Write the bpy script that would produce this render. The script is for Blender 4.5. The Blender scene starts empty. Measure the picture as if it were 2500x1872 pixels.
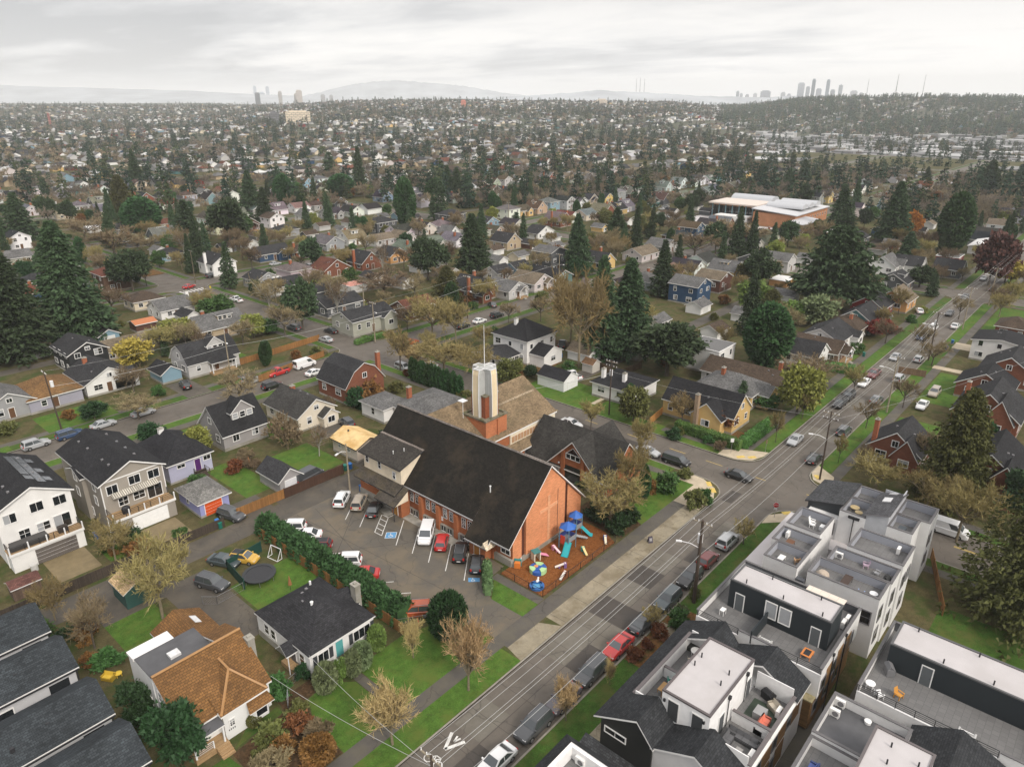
import bpy,math,random
import numpy as np
from mathutils import Vector,Matrix
SC=bpy.context.scene
COL=SC.collection
R_=math.radians
# ------------------------------------------------------------------ camera
FPX,CX,CY,HOR,H=1750.0,1250.0,936.0,243.0,60.0
TH=math.atan((CY-HOR)/FPX)
A1=R_(41.35)
FH=Vector((math.cos(A1),math.sin(A1),0));RT=Vector((math.sin(A1),-math.cos(A1),0))
FW=FH*math.cos(TH)-Vector((0,0,1))*math.sin(TH)
UPV=FH*math.sin(TH)+Vector((0,0,1))*math.cos(TH)
cam=bpy.data.cameras.new('camera');camo=bpy.data.objects.new('camera',cam);COL.objects.link(camo)
cam.sensor_fit='HORIZONTAL';cam.sensor_width=36.0;cam.lens=36.0*FPX/2500.0
cam.clip_start=0.5;cam.clip_end=60000
camo.matrix_world=Matrix(((RT.x,UPV.x,-FW.x,0),(RT.y,UPV.y,-FW.y,0),(RT.z,UPV.z,-FW.z,H),(0,0,0,1)))
SC.camera=camo
# ------------------------------------------------------------------ sky, sun, exposure
SUN_EL,SUN_AZ=R_(40),R_(-104)
w=bpy.data.worlds.new('World');SC.world=w;w.use_nodes=True
nt=w.node_tree;N=nt.nodes;LK=nt.links;N.clear()
out=N.new('ShaderNodeOutputWorld');bg=N.new('ShaderNodeBackground');LK.new(bg.outputs[0],out.inputs[0])
sky=N.new('ShaderNodeTexSky');sky.sky_type='NISHITA';sky.sun_disc=False
sky.sun_elevation=SUN_EL;sky.sun_rotation=math.pi/2-SUN_AZ
tc=N.new('ShaderNodeTexCoord');sep=N.new('ShaderNodeSeparateXYZ');LK.new(tc.outputs['Generated'],sep.inputs[0])
def wm(op,a,b=None,c=None):
 n=N.new('ShaderNodeMath');n.operation=op
 for i,x in enumerate((a,b,c)):
  if x is None:continue
  if isinstance(x,(int,float)):n.inputs[i].default_value=x
  else:LK.new(x,n.inputs[i])
 return n.outputs[0]
zc=wm('MAXIMUM',sep.outputs[2],0.0)
zz=wm('ADD',zc,0.075)
px=wm('DIVIDE',sep.outputs[0],zz);py=wm('DIVIDE',sep.outputs[1],zz)
cmb=N.new('ShaderNodeCombineXYZ');LK.new(px,cmb.inputs[0]);LK.new(py,cmb.inputs[1])
def wnoise(scale,det,rough,loc):
 mp=N.new('ShaderNodeMapping');LK.new(cmb.outputs[0],mp.inputs[0]);mp.inputs['Location'].default_value=loc
 mp.inputs['Rotation'].default_value=(0,0,R_(48));mp.inputs['Scale'].default_value=(1.0,0.62,1)
 n=N.new('ShaderNodeTexNoise');n.inputs['Scale'].default_value=scale;n.inputs['Detail'].default_value=det
 n.inputs['Roughness'].default_value=rough;n.inputs['Distortion'].default_value=0.35
 LK.new(mp.outputs[0],n.inputs['Vector']);return n.outputs[0]
n1=wnoise(0.42,5,0.5,(3.1,1.7,0));n2=wnoise(1.5,7,0.6,(0.3,5.2,0))
lr=wm('ADD',wm('MULTIPLY',sep.outputs[0],RT.x),wm('MULTIPLY',sep.outputs[1],RT.y))
mixn=wm('ADD',wm('ADD',wm('MULTIPLY',n1,0.62),wm('MULTIPLY',n2,0.38)),wm('MULTIPLY_ADD',lr,0.24,-0.005))
ramp=N.new('ShaderNodeValToRGB');LK.new(mixn,ramp.inputs[0])
CLOUDS=[(0.36,(0.52,0.515,0.525)),(0.44,(0.68,0.67,0.675)),(0.50,(0.83,0.81,0.80)),(0.58,(0.94,0.91,0.885))]
ramp.color_ramp.elements[0].position=CLOUDS[0][0];ramp.color_ramp.elements[0].color=(*CLOUDS[0][1],1)
ramp.color_ramp.elements[1].position=CLOUDS[-1][0];ramp.color_ramp.elements[1].color=(*CLOUDS[-1][1],1)
for p_,c_ in CLOUDS[1:-1]:
 e=ramp.color_ramp.elements.new(p_);e.color=(*c_,1)
mr=N.new('ShaderNodeMapRange');LK.new(zc,mr.inputs[0]);mr.inputs[1].default_value=0.0;mr.inputs[2].default_value=0.03
mxh=N.new('ShaderNodeMix');mxh.data_type='RGBA';LK.new(mr.outputs[0],mxh.inputs[0])
mxh.inputs[6].default_value=(0.95,0.92,0.90,1);LK.new(ramp.outputs[0],mxh.inputs[7])
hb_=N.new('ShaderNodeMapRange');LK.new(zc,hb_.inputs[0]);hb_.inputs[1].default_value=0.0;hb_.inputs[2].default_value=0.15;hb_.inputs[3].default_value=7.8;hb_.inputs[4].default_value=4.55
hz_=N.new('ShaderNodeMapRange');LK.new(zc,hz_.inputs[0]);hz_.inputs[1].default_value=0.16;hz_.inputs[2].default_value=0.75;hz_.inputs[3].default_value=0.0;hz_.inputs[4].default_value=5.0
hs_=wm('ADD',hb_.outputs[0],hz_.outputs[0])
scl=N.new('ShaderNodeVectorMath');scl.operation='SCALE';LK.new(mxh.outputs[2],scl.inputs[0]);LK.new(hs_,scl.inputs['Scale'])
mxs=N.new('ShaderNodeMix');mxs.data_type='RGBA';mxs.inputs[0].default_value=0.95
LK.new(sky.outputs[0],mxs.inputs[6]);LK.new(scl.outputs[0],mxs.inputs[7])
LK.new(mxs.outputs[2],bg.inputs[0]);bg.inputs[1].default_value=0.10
sun=bpy.data.lights.new('sun','SUN');sun.energy=1.5;sun.angle=R_(16);sun.color=(1.0,0.93,0.84)
suno=bpy.data.objects.new('sun',sun);COL.objects.link(suno)
sd=Vector((math.cos(SUN_EL)*math.cos(SUN_AZ),math.cos(SUN_EL)*math.sin(SUN_AZ),math.sin(SUN_EL)))
suno.rotation_euler=sd.to_track_quat('Z','Y').to_euler();suno.location=(0,0,300)
SC.view_settings.view_transform='Standard';SC.view_settings.look='None';SC.view_settings.exposure=0.92;SC.view_settings.gamma=1
SC.render.engine='CYCLES'
cy_=SC.cycles
cy_.max_bounces=5;cy_.diffuse_bounces=2;cy_.glossy_bounces=2;cy_.transmission_bounces=2;cy_.volume_bounces=2;cy_.transparent_max_bounces=8
try:cy_.use_denoising=True
except Exception:pass
# ------------------------------------------------------------------ pixel -> place
def S2(ox,oy):return ox*2500/2212,oy*2500/2212
def at(ox,oy,z=0.0):
 """ground point under a point of the photograph (2212 px wide reading) at height z"""
 x,y=S2(ox,oy);d=FW*FPX+RT*(x-CX)+UPV*(CY-y);t=(z-H)/d.z
 return(d.x*t,d.y*t)
def hgt(u,v,oy):
 y=oy*2500/2212;D=u*FH.x+v*FH.y
 return H+D*(-FPX*math.sin(TH)+(CY-y)*math.cos(TH))/(FPX*math.cos(TH)+(CY-y)*math.sin(TH))
def proj(u,v,z=0.0):
 p=Vector((u,v,z-H));k=p.dot(FW)
 if k<1:return(-9999,-9999)
 return((CX+FPX*p.dot(RT)/k)*2212/2500,(CY-FPX*p.dot(UPV)/k)*2212/2500)
def wpx(u,v,npx):
 D=u*FH.x+v*FH.y;k=D*math.cos(TH)+H*math.sin(TH)
 return npx*2500/2212*k/FPX
# ------------------------------------------------------------------ materials
MATS={}
def mat(name,col=(0.5,0.5,0.5),rough=0.8,kind='plain',var=0.15,scale=3.0,metal=0.0,spec=0.35,obj=False,rnd=0.0,col2=None,bump=0.0,coat=0.0,uvs=None,mort=None,noise_obj=False):
 if name in MATS:return MATS[name]
 m=bpy.data.materials.new(name);m.use_nodes=True;MATS[name]=m
 t=m.node_tree;n=t.nodes;l=t.links
 b=n['Principled BSDF'];b.inputs['Roughness'].default_value=rough;b.inputs['Metallic'].default_value=metal
 b.inputs['Specular IOR Level'].default_value=spec
 if coat:b.inputs['Coat Weight'].default_value=coat;b.inputs['Coat Roughness'].default_value=0.06
 tcn=n.new('ShaderNodeTexCoord');oi=n.new('ShaderNodeObjectInfo');geo=n.new('ShaderNodeNewGeometry')
 if obj:base=oi.outputs['Color']
 else:
  rgb=n.new('ShaderNodeRGB');rgb.outputs[0].default_value=(*col,1);base=rgb.outputs[0]
 def noise(s,det=4,src=None,rough_=0.55):
  x=n.new('ShaderNodeTexNoise');x.inputs['Scale'].default_value=s;x.inputs['Detail'].default_value=det;x.inputs['Roughness'].default_value=rough_
  l.new(src if src else(tcn.outputs['Object']if noise_obj else geo.outputs['Position']),x.inputs['Vector']);return x.outputs[0]
 def mathn(op,a,c):
  x=n.new('ShaderNodeMath');x.operation=op
  for i,q in enumerate((a,c)):
   if isinstance(q,(int,float)):x.inputs[i].default_value=q
   else:l.new(q,x.inputs[i])
  return x.outputs[0]
 def mul(c,f):
  x=n.new('ShaderNodeVectorMath');x.operation='SCALE';l.new(c,x.inputs[0]);l.new(f,x.inputs['Scale']);return x.outputs[0]
 def mixc(f,a,c2_):
  x=n.new('ShaderNodeMix');x.data_type='RGBA';l.new(f,x.inputs[0])if not isinstance(f,float)else setattr(x.inputs[0],'default_value',f)
  l.new(a,x.inputs[6])
  if isinstance(c2_,tuple):x.inputs[7].default_value=(*c2_,1)
  else:l.new(c2_,x.inputs[7])
  return x.outputs[2]
 def mrange(v,a,c,d,e):
  x=n.new('ShaderNodeMapRange');l.new(v,x.inputs[0]);x.inputs[1].default_value=a;x.inputs[2].default_value=c;x.inputs[3].default_value=d;x.inputs[4].default_value=e;return x.outputs[0]
 c=base;hgt_=None
 if kind in('brick','shingle','board','paver'):
  bw,bh,mo=uvs
  br=n.new('ShaderNodeTexBrick');l.new(tcn.outputs['UV'],br.inputs['Vector']);br.inputs['Scale'].default_value=1.0
  br.inputs['Brick Width'].default_value=bw;br.inputs['Row Height'].default_value=bh;br.inputs['Mortar Size'].default_value=mo;br.inputs['Mortar Smooth'].default_value=0.3
  br.inputs['Color1'].default_value=(1-var,1-var,1-var,1);br.inputs['Color2'].default_value=(1+var,1+var,1+var,1);br.inputs['Mortar'].default_value=(1,1,1,1)
  br.inputs['Bias'].default_value=0.0
  x=n.new('ShaderNodeVectorMath');x.operation='MULTIPLY';l.new(base,x.inputs[0]);l.new(br.outputs['Color'],x.inputs[1]);c=x.outputs[0]
  if mort:
   if isinstance(mort,tuple):c=mixc(br.outputs['Fac'],c,mort)
   else:c=mul(c,mrange(br.outputs['Fac'],0,1,1.0,mort))
  big=noise(0.35,5);c=mul(c,mrange(big,0.3,0.7,1-var*.8,1+var*.8))
  sm=noise(9.0,2);c=mul(c,mrange(sm,0.3,0.7,1-var*.6,1+var*.6))
  hgt_=mathn('SUBTRACT',1.0,br.outputs['Fac'])
  if col2:c=mixc(mrange(noise(0.22,6,rough_=0.65),0.52,0.68,0.0,0.75),c,col2)
 elif kind=='asphalt':
  c=mul(c,mrange(noise(scale,6,rough_=.65),0.3,0.7,1-var,1+var));c=mul(c,mrange(noise(14,2),.3,.7,.9,1.1))
  if col2:c=mixc(mrange(noise(scale*.37,7,rough_=0.66),0.46,0.60,0.0,0.95),c,col2)
  nv=n.new('ShaderNodeTexNoise');nv.inputs['Scale'].default_value=.6;l.new(geo.outputs['Position'],nv.inputs['Vector']);av=n.new('ShaderNodeVectorMath');av.operation='MULTIPLY_ADD';l.new(nv.outputs[1],av.inputs[0]);av.inputs[1].default_value=(2.2,2.2,0);l.new(geo.outputs['Position'],av.inputs[2])
  vo=n.new('ShaderNodeTexVoronoi');vo.feature='DISTANCE_TO_EDGE';vo.inputs['Scale'].default_value=.17;l.new(av.outputs[0],vo.inputs['Vector']);c=mul(c,mrange(vo.outputs[0],0.003,0.010,0.74,1.0))
  l.new(mrange(noise(scale*.5,5),.35,.65,rough-.28,rough+.1),b.inputs['Roughness'])
 elif kind=='grass':
  c=mul(c,mrange(noise(.9,6,rough_=.7),0.3,0.7,1-var,1+var));c=mul(c,mrange(noise(7,3,rough_=.7),.3,.7,.72,1.28));c=mixc(mrange(noise(.28,7,rough_=.7),0.47,0.63,0.0,0.9),c,col2);c=mixc(mrange(noise(2.3,4,rough_=.7),.60,.70,0,.55),c,(.085,.062,.026));hgt_=noise(22,3)
 elif kind=='lap':
  sx=n.new('ShaderNodeSeparateXYZ');l.new(tcn.outputs['UV'],sx.inputs[0])
  fr=mathn('FRACT',mathn('DIVIDE',sx.outputs[1],uvs),0.0);hgt_=fr
  c=mul(c,mrange(noise(0.6,4),0.3,0.7,1-var,1+var))
 elif kind=='leaf':
  c=mul(c,mrange(noise(scale,3,tcn.outputs['Object']if noise_obj else None),0.3,0.7,1-var,1+var))
  if col2:c=mixc(mrange(noise(scale*0.55,3),0.4,0.65,0.0,0.9),c,col2)
  if rnd:
   c=mul(c,mrange(oi.outputs['Random'],0,1,1-rnd,1+rnd))
   hs=n.new('ShaderNodeHueSaturation');l.new(c,hs.inputs['Color']);l.new(mrange(oi.outputs['Random'],0,1,0.485,0.52),hs.inputs['Hue']);c=hs.outputs[0]
 else:
  c=mul(c,mrange(noise(scale,5),0.3,0.7,1-var,1+var))
  if col2:c=mixc(mrange(noise(scale*.37,6,rough_=0.62),0.46,0.62,0.0,0.9),c,col2)
  if bump:hgt_=noise(scale*6,3)
 if hgt_ is not None and bump:
  bp=n.new('ShaderNodeBump');bp.inputs['Strength'].default_value=bump;bp.inputs['Distance'].default_value=0.03
  l.new(hgt_,bp.inputs['Height']);l.new(bp.outputs[0],b.inputs['Normal'])
 l.new(c,b.inputs['Base Color'])
 return m
M=MATS
def defm(key,*a,**k):M[key]=mat(key,*a,**k)
defm('siding',obj=True,kind='lap',uvs=0.19,var=0.06,rough=0.65,bump=0.5)
defm('stucco',obj=True,var=0.08,scale=1.2,rough=0.8)
defm('shingle',obj=True,kind='shingle',uvs=(0.36,0.22,0.02),var=0.3,mort=0.5,rough=0.9,bump=0.3,spec=0.2)
defm('shingle_moss',obj=True,kind='shingle',uvs=(0.36,0.22,0.02),var=0.28,mort=0.55,rough=0.95,bump=0.3,spec=0.2,col2=(0.105,0.085,0.05))
defm('shingle_church',obj=True,kind='shingle',uvs=(0.36,0.22,0.02),var=0.27,mort=0.55,rough=0.92,bump=0.3,spec=0.2,col2=(0.042,0.032,0.022))
defm('brick',obj=True,kind='brick',uvs=(0.4,0.13,0.014),var=0.14,mort=1.12,rough=0.85,bump=0.2,spec=0.2)
defm('trim',(0.74,0.73,0.71),var=0.04,rough=0.55)
defm('trim_dark',(0.03,0.03,0.033),var=0.1,rough=0.5)
defm('trim_grey',(0.17,0.165,0.17),var=0.08,rough=0.5)
defm('paint',obj=True,var=0.06,scale=2.0,rough=0.55)
defm('metal',obj=True,var=0.06,rough=0.4,metal=0.6)
defm('glass_blind',(0.34,0.35,0.36),var=0.05,rough=0.1,spec=0.8)
defm('glass',(0.012,0.015,0.018),var=0.0,rough=0.06,spec=0.9)
defm('carglass',(0.055,0.063,0.068),var=0.0,rough=0.05,spec=1.0)
defm('carpaint',obj=True,var=0.0,rough=0.32,spec=0.5,coat=0.7)
defm('tyre',(0.012,0.012,0.012),rough=0.9)
defm('rim',(0.35,0.35,0.36),rough=0.35,metal=0.7)
defm('lamp_clear',(0.6,0.6,0.6),rough=0.15)
defm('lamp_red',(0.35,0.015,0.012),rough=0.2)
defm('concrete',(0.30,0.285,0.25),var=0.18,scale=0.8,rough=0.9,col2=(0.21,0.195,0.16))
defm('roof_membrane',(0.46,0.435,0.435),var=0.05,scale=0.5,rough=0.7,col2=(0.42,0.395,0.39))
defm('roof_grey_membrane',(0.085,0.085,0.09),var=0.2,scale=0.5,rough=0.75)
defm('deck_tile',(0.145,0.142,0.14),kind='paver',uvs=(0.6,0.6,0.02),var=0.08,mort=0.7,rough=0.8)
defm('cedar',(0.24,0.135,0.055),kind='board',uvs=(2.4,0.14,0.012),var=0.2,mort=0.45,rough=0.6)
defm('fence_wood',obj=True,kind='board',uvs=(0.14,3.0,0.014),var=0.2,mort=0.45,rough=0.85)
defm('deck_wood',(0.36,0.235,0.12),kind='board',uvs=(3.0,0.14,0.012),var=0.16,mort=0.5,rough=0.8)
defm('bark',(0.085,0.07,0.055),var=0.25,scale=6,rough=0.95)
defm('bark_pale',(0.2,0.165,0.11),var=0.25,scale=5,rough=0.95)
defm('needle',(0.046,0.074,0.034),kind='leaf',var=0.45,scale=0.9,rnd=0.3,rough=0.75,spec=0.15)
defm('needle_olive',(0.072,0.074,0.024),kind='leaf',var=0.4,scale=0.9,rnd=0.25,rough=0.75,spec=0.15)
defm('cedar_leaf',(0.040,0.085,0.030),kind='leaf',var=0.4,scale=1.0,rnd=0.25,rough=0.75,spec=0.15)
defm('hedge_leaf',(0.080,0.165,0.038),kind='leaf',var=0.4,scale=1.2,rnd=0.15,rough=0.6,spec=0.25)
defm('leaf',obj=True,kind='leaf',var=0.4,scale=1.3,rnd=0.15,rough=0.6,spec=0.2)
defm('twig',(0.20,0.152,0.092),kind='leaf',var=0.3,scale=0.5,rnd=0.3,rough=0.9,spec=0.1)
defm('twig_olive',(0.25,0.20,0.088),kind='leaf',var=0.3,scale=0.5,rnd=0.2,rough=0.9,spec=0.1)
defm('twig_pale',(0.45,0.335,0.165),kind='leaf',var=0.25,scale=0.7,rnd=0.1,rough=0.9,spec=0.1)
defm('pole_wood',(0.062,0.045,0.034),var=0.25,scale=4,rough=0.9)
defm('pole_grey',(0.26,0.22,0.16),var=0.2,scale=4,rough=0.9)
defm('wire',(0.42,0.42,0.41),var=0.0,rough=0.4)
defm('white_paint',(0.62,0.61,0.58),var=0.25,scale=2.5,rough=0.7)
defm('yellow_paint',(0.56,0.40,0.10),var=0.2,scale=2.5,rough=0.7)
defm('blue_paint',(0.10,0.26,0.46),var=0.15,scale=3,rough=0.7)
defm('black_metal',(0.02,0.02,0.022),var=0.1,rough=0.5)
defm('white_metal',(0.7,0.7,0.7),var=0.05,rough=0.45)
# ------------------------------------------------------------------ mesh kit
class MB:
 def __init__(s):s.v=[];s.f=[];s.m=[]
 def poly(s,pts,m=0):
  i=len(s.v);s.v.extend([tuple(p)for p in pts]);s.f.append(tuple(range(i,i+len(pts))));s.m.append(m);return s
 def box(s,x0,y0,z0,x1,y1,z1,m=0,skip=''):
  i=len(s.v);s.v+=[(x0,y0,z0),(x1,y0,z0),(x1,y1,z0),(x0,y1,z0),(x0,y0,z1),(x1,y0,z1),(x1,y1,z1),(x0,y1,z1)]
  for k,f in(('b',(0,3,2,1)),('t',(4,5,6,7)),('s',(0,1,5,4)),('e',(1,2,6,5)),('n',(2,3,7,6)),('w',(3,0,4,7))):
   if k not in skip:s.f.append(tuple(i+q for q in f));s.m.append(m)
  return s
 def prism(s,pts,z0,z1,m=0,mt=None,bottom=False):
  n=len(pts);i=len(s.v)
  s.v+=[(p[0],p[1],z0)for p in pts]+[(p[0],p[1],z1)for p in pts]
  for k in range(n):
   q=(k+1)%n;s.f.append((i+k,i+q,i+n+q,i+n+k));s.m.append(m)
  s.f.append(tuple(i+n+k for k in range(n)));s.m.append(m if mt is None else mt)
  if bottom:s.f.append(tuple(i+k for k in reversed(range(n))));s.m.append(m)
  return s
 def slab(s,pts,th,mt=0,ms=1):
  n=len(pts);i=len(s.v)
  s.v+=[tuple(p)for p in pts]+[(p[0],p[1],p[2]-th)for p in pts]
  s.f.append(tuple(range(i,i+n)));s.m.append(mt)
  s.f.append(tuple(i+n+k for k in reversed(range(n))));s.m.append(ms)
  for k in range(n):
   q=(k+1)%n;s.f.append((i+q,i+k,i+n+k,i+n+q));s.m.append(ms)
  return s
 def tube(s,p0,p1,r0,r1,n=6,m=0,cap=True):
  p0=Vector(p0);p1=Vector(p1);d=p1-p0
  if d.length<1e-6:return s
  d.normalize();a=d.orthogonal().normalized();b=d.cross(a);i=len(s.v)
  for p,r in((p0,r0),(p1,r1)):
   for k in range(n):
    t=2*math.pi*k/n;s.v.append(tuple(p+a*(r*math.cos(t))+b*(r*math.sin(t))))
  for k in range(n):
   q=(k+1)%n;s.f.append((i+k,i+q,i+n+q,i+n+k));s.m.append(m)
  if cap:s.f.append(tuple(i+n+k for k in range(n)));s.m.append(m);s.f.append(tuple(i+k for k in reversed(range(n))));s.m.append(m)
  return s
 def path(s,pts,r,n=5,m=0):
  for a,b in zip(pts,pts[1:]):s.tube(a,b,r,r,n,m)
  return s
 def cone(s,p,r,h,n=8,m=0):return s.tube(p,(p[0],p[1],p[2]+h),r,0.001,n,m)
 def ball(s,c,rx,ry,rz,nu=10,nv=6,m=0):
  i=len(s.v)
  for a in range(nv+1):
   ph=math.pi*a/nv-math.pi/2
   for b in range(nu):
    t=2*math.pi*b/nu;s.v.append((c[0]+rx*math.cos(ph)*math.cos(t),c[1]+ry*math.cos(ph)*math.sin(t),c[2]+rz*math.sin(ph)))
  for a in range(nv):
   for b in range(nu):
    q=(b+1)%nu;s.f.append((i+a*nu+b,i+a*nu+q,i+(a+1)*nu+q,i+(a+1)*nu+b));s.m.append(m)
  return s
 def add(s,o,off=(0,0,0),rz=0.0):
  i=len(s.v);c,q=math.cos(rz),math.sin(rz)
  s.v+=[(x*c-y*q+off[0],x*q+y*c+off[1],z+off[2])for x,y,z in o.v]
  s.f+=[tuple(i+k for k in f)for f in o.f];s.m+=o.m;return s
 def mesh(s,name,mats,smooth=False):
  me=bpy.data.meshes.new(name);me.from_pydata(s.v,[],s.f)
  finish(me,mats,s.m,smooth);return me
def finish(me,mats,mi=None,smooth=False):
 for x in mats:me.materials.append(M[x]if isinstance(x,str)else x)
 n=len(me.polygons)
 if mi is not None and len(mats)>1:me.polygons.foreach_set('material_index',np.array(mi,dtype=np.int32))
 if smooth:me.polygons.foreach_set('use_smooth',np.ones(n,dtype=bool))
 nl=len(me.loops);
 if nl==0:return
 co=np.empty(len(me.vertices)*3);me.vertices.foreach_get('co',co);co=co.reshape(-1,3)
 vi=np.empty(nl,dtype=np.int32);me.loops.foreach_get('vertex_index',vi)
 no=np.empty(n*3);me.polygons.foreach_get('normal',no);no=no.reshape(-1,3)
 lt=np.empty(n,dtype=np.int32);me.polygons.foreach_get('loop_total',lt);nn=np.repeat(no,lt,axis=0)
 flat=np.abs(nn[:,2])>0.98
 t=np.stack([-nn[:,1],nn[:,0],np.zeros(nl)],1);t[flat]=(1,0,0);t/=np.maximum(np.linalg.norm(t,axis=1,keepdims=True),1e-9)
 b=np.cross(nn,t);b[flat]=(0,1,0);p=co[vi]
 uv=np.stack([(p*t).sum(1),(p*b).sum(1)],1).astype(np.float32)
 lay=me.uv_layers.new(name='UVMap');lay.data.foreach_set('uv',uv.ravel())
# ------------------------------------------------------------------ objects
def tag(o,label=None,cat=None,group=None,kind=None):
 if label:o['label']=label
 if cat:o['category']=cat
 if group:o['group']=group
 if kind:o['kind']=kind
 return o
def thing(name,loc,label,cat,group=None,rz=0.0,scale=None):
 o=bpy.data.objects.new(name,None);COL.objects.link(o);o.location=(loc[0],loc[1],loc[2]if len(loc)>2 else 0.0);o.rotation_euler=(0,0,rz)
 if scale:o.scale=scale
 o.empty_display_size=0.3
 return tag(o,label,cat,group)
def put(name,me,parent=None,color=None,loc=None,rz=None,label=None):
 o=bpy.data.objects.new(name,me);COL.objects.link(o)
 if parent is not None:o.parent=parent
 if color:o.color=(*color,1)
 if loc:o.location=loc
 if rz is not None:o.rotation_euler=(0,0,rz)
 if label:o['label']=label
 return o
def mk(name,mb,mats,parent=None,color=None,smooth=False,loc=None,rz=None,label=None):
 if not isinstance(mats,(list,tuple)):mats=[mats]
 return put(name,mb.mesh(name,mats,smooth),parent,color,loc,rz,label)
def struct(name,mb,mats,color=None,smooth=False):return tag(mk(name,mb,mats,None,color,smooth),kind='structure')
def kids(o):return[c for c in KIDS.get(o.name,[])]if False else list(o.children)
def dup(root,loc,rz=0.0,scale=None,colors=None):
 r=root.copy();COL.objects.link(r);r.location=(loc[0],loc[1],loc[2]if len(loc)>2 else 0.0);r.rotation_euler=(0,0,rz)
 if scale:r.scale=scale
 base=lambda n:n.split('.')[0]
 if colors and base(root.name)in colors:r.color=(*colors[base(root.name)],1)
 for ch in root.children:
  c=ch.copy();COL.objects.link(c);c.parent=r
  if colors and base(ch.name)in colors:c.color=(*colors[base(ch.name)],1)
  for g in ch.children:
   d=g.copy();COL.objects.link(d);d.parent=c
   if colors and base(g.name)in colors:d.color=(*colors[base(g.name)],1)
 return r
REG=[]
def later(o,what,u,v,cat,group):REG.append((o,what,u,v));o['category']=cat;o['group']=group;return o
LAND=[]
# ================================================================== ground
defm('yard',kind='grass',col=(0.088,0.075,0.036),var=0.35,scale=0.35,rough=0.95,spec=0.1,col2=(0.042,0.066,0.016),bump=0.4)
defm('terrain_ground',(0.085,0.083,0.062),var=0.4,scale=0.09,rough=0.95,spec=0.1,col2=(0.055,0.07,0.035))
defm('lawn',kind='grass',col=(0.062,0.122,0.020),var=0.34,scale=0.9,rough=0.9,spec=0.12,col2=(0.095,0.125,0.026),bump=0.5)
defm('lawn_dark',kind='grass',col=(0.045,0.092,0.016),var=0.32,scale=0.8,rough=0.9,spec=0.12,col2=(0.085,0.092,0.026),bump=0.5)
defm('asphalt',kind='asphalt',col=(0.122,0.106,0.089),var=0.14,scale=0.6,rough=0.8,spec=0.3,col2=(0.104,0.090,0.075))
defm('asphalt_lot',kind='asphalt',col=(0.100,0.088,0.072),var=0.14,scale=0.5,rough=0.72,spec=0.35,col2=(0.140,0.114,0.080))
defm('asphalt_alley',kind='asphalt',col=(0.080,0.071,0.060),var=0.16,scale=0.6,rough=0.85,spec=0.25,col2=(0.105,0.09,0.071))
defm('asphalt_patch',kind='asphalt',col=(0.062,0.054,0.047),var=0.10,scale=0.8,rough=0.8,spec=0.3)
defm('road_concrete',kind='asphalt',col=(0.150,0.137,0.115),var=0.12,scale=0.7,rough=0.85,spec=0.25,col2=(0.125,0.112,0.092))
defm('walk',kind='asphalt',col=(0.090,0.082,0.072),var=0.15,scale=0.9,rough=0.85,spec=0.25,col2=(0.108,0.097,0.076))
defm('strip_concrete',kind='asphalt',col=(0.26,0.225,0.16),var=0.2,scale=0.8,rough=0.9,col2=(0.175,0.145,0.095))
defm('walk_pale',(0.44,0.37,0.27),var=0.14,scale=0.8,rough=0.9)
defm('kerb',(0.24,0.22,0.185),var=0.2,scale=1.2,rough=0.9)
defm('chips',(0.20,0.078,0.026),var=0.45,scale=6.0,rough=0.95,spec=0.1,col2=(0.14,0.048,0.012),bump=0.6)
defm('soil',(0.075,0.045,0.024),var=0.45,scale=3.0,rough=0.95,spec=0.1,col2=(0.045,0.032,0.018),bump=0.6)
defm('mulch',(0.15,0.075,0.03),var=0.4,scale=3.0,rough=0.95,spec=0.1,col2=(0.07,0.06,0.02),bump=0.6)
defm('wet_concrete',(0.20,0.155,0.085),var=0.15,scale=1.0,rough=0.7,col2=(0.155,0.12,0.065))
ZR=-0.12
def sstep(a,b,x):
 t=np.clip((x-a)/(b-a),0,1);return t*t*(3-2*t)
def terrain(u,v):
 """height of the land; level near by, rolling hills beyond a kilometre"""
 u=np.asarray(u,float);v=np.asarray(v,float)
 r=np.hypot(u,v);az=np.arctan2(v,u)-A1
 x=1106-np.tan(az)*1665
 bump=6*np.sin(u/310+1)*np.sin(v/270)+5*np.sin((u+v)/190+.5)*np.sin((u-v)/420)
 mid=sstep(380,780,x)*(1-sstep(1430,1660,x))
 left=1-sstep(380,700,x)
 right=sstep(1480,1780,x)
 h=mid*46*sstep(1250,2700,r)*(1-0.6*sstep(3000,4200,r))
 h=h+left*26*sstep(1700,3300,r)
 h=h+right*(-10*sstep(500,1000,r)*(1-sstep(1700,2300,r))+54*sstep(1700,2700,r))
 h=h+bump*sstep(700,1600,r)
 return h
rs=np.unique(np.concatenate([np.array([2.0]),np.arange(60,1200,60),np.geomspace(1200,13500,46)]));na=150
azs=np.linspace(R_(-30),R_(115),na)
MBg=MB()
uu=np.outer(rs,np.cos(azs));vv=np.outer(rs,np.sin(azs));zz_=terrain(uu,vv)+ZR-0.03
MBg.v=list(zip(uu.ravel(),vv.ravel(),zz_.ravel()))
for i in range(len(rs)-1):
 for j in range(na-1):
  MBg.f.append((i*na+j,(i+1)*na+j,(i+1)*na+j+1,i*na+j+1));MBg.m.append(0)
struct('terrain',MBg,['terrain_ground'],smooth=True)
b=MB();b.poly([(-160,-160,ZR-.05),(400,-160,ZR-.05),(400,2,ZR-.05),(-160,400,ZR-.05)]);struct('ground',b,['terrain_ground'])
VS=[(-500,-276),(-267,-172),(-162,-71.5),(-62,33.7),(41.9,137.5),(146.5,242),(250.8,346),(355,450),(459,555),(564,660),(669,765),(774,870),(879,975)]
US=[(-58,102.6),(112.2,267.5),(278,433),(443,598),(608,763),(773,928)]
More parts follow.
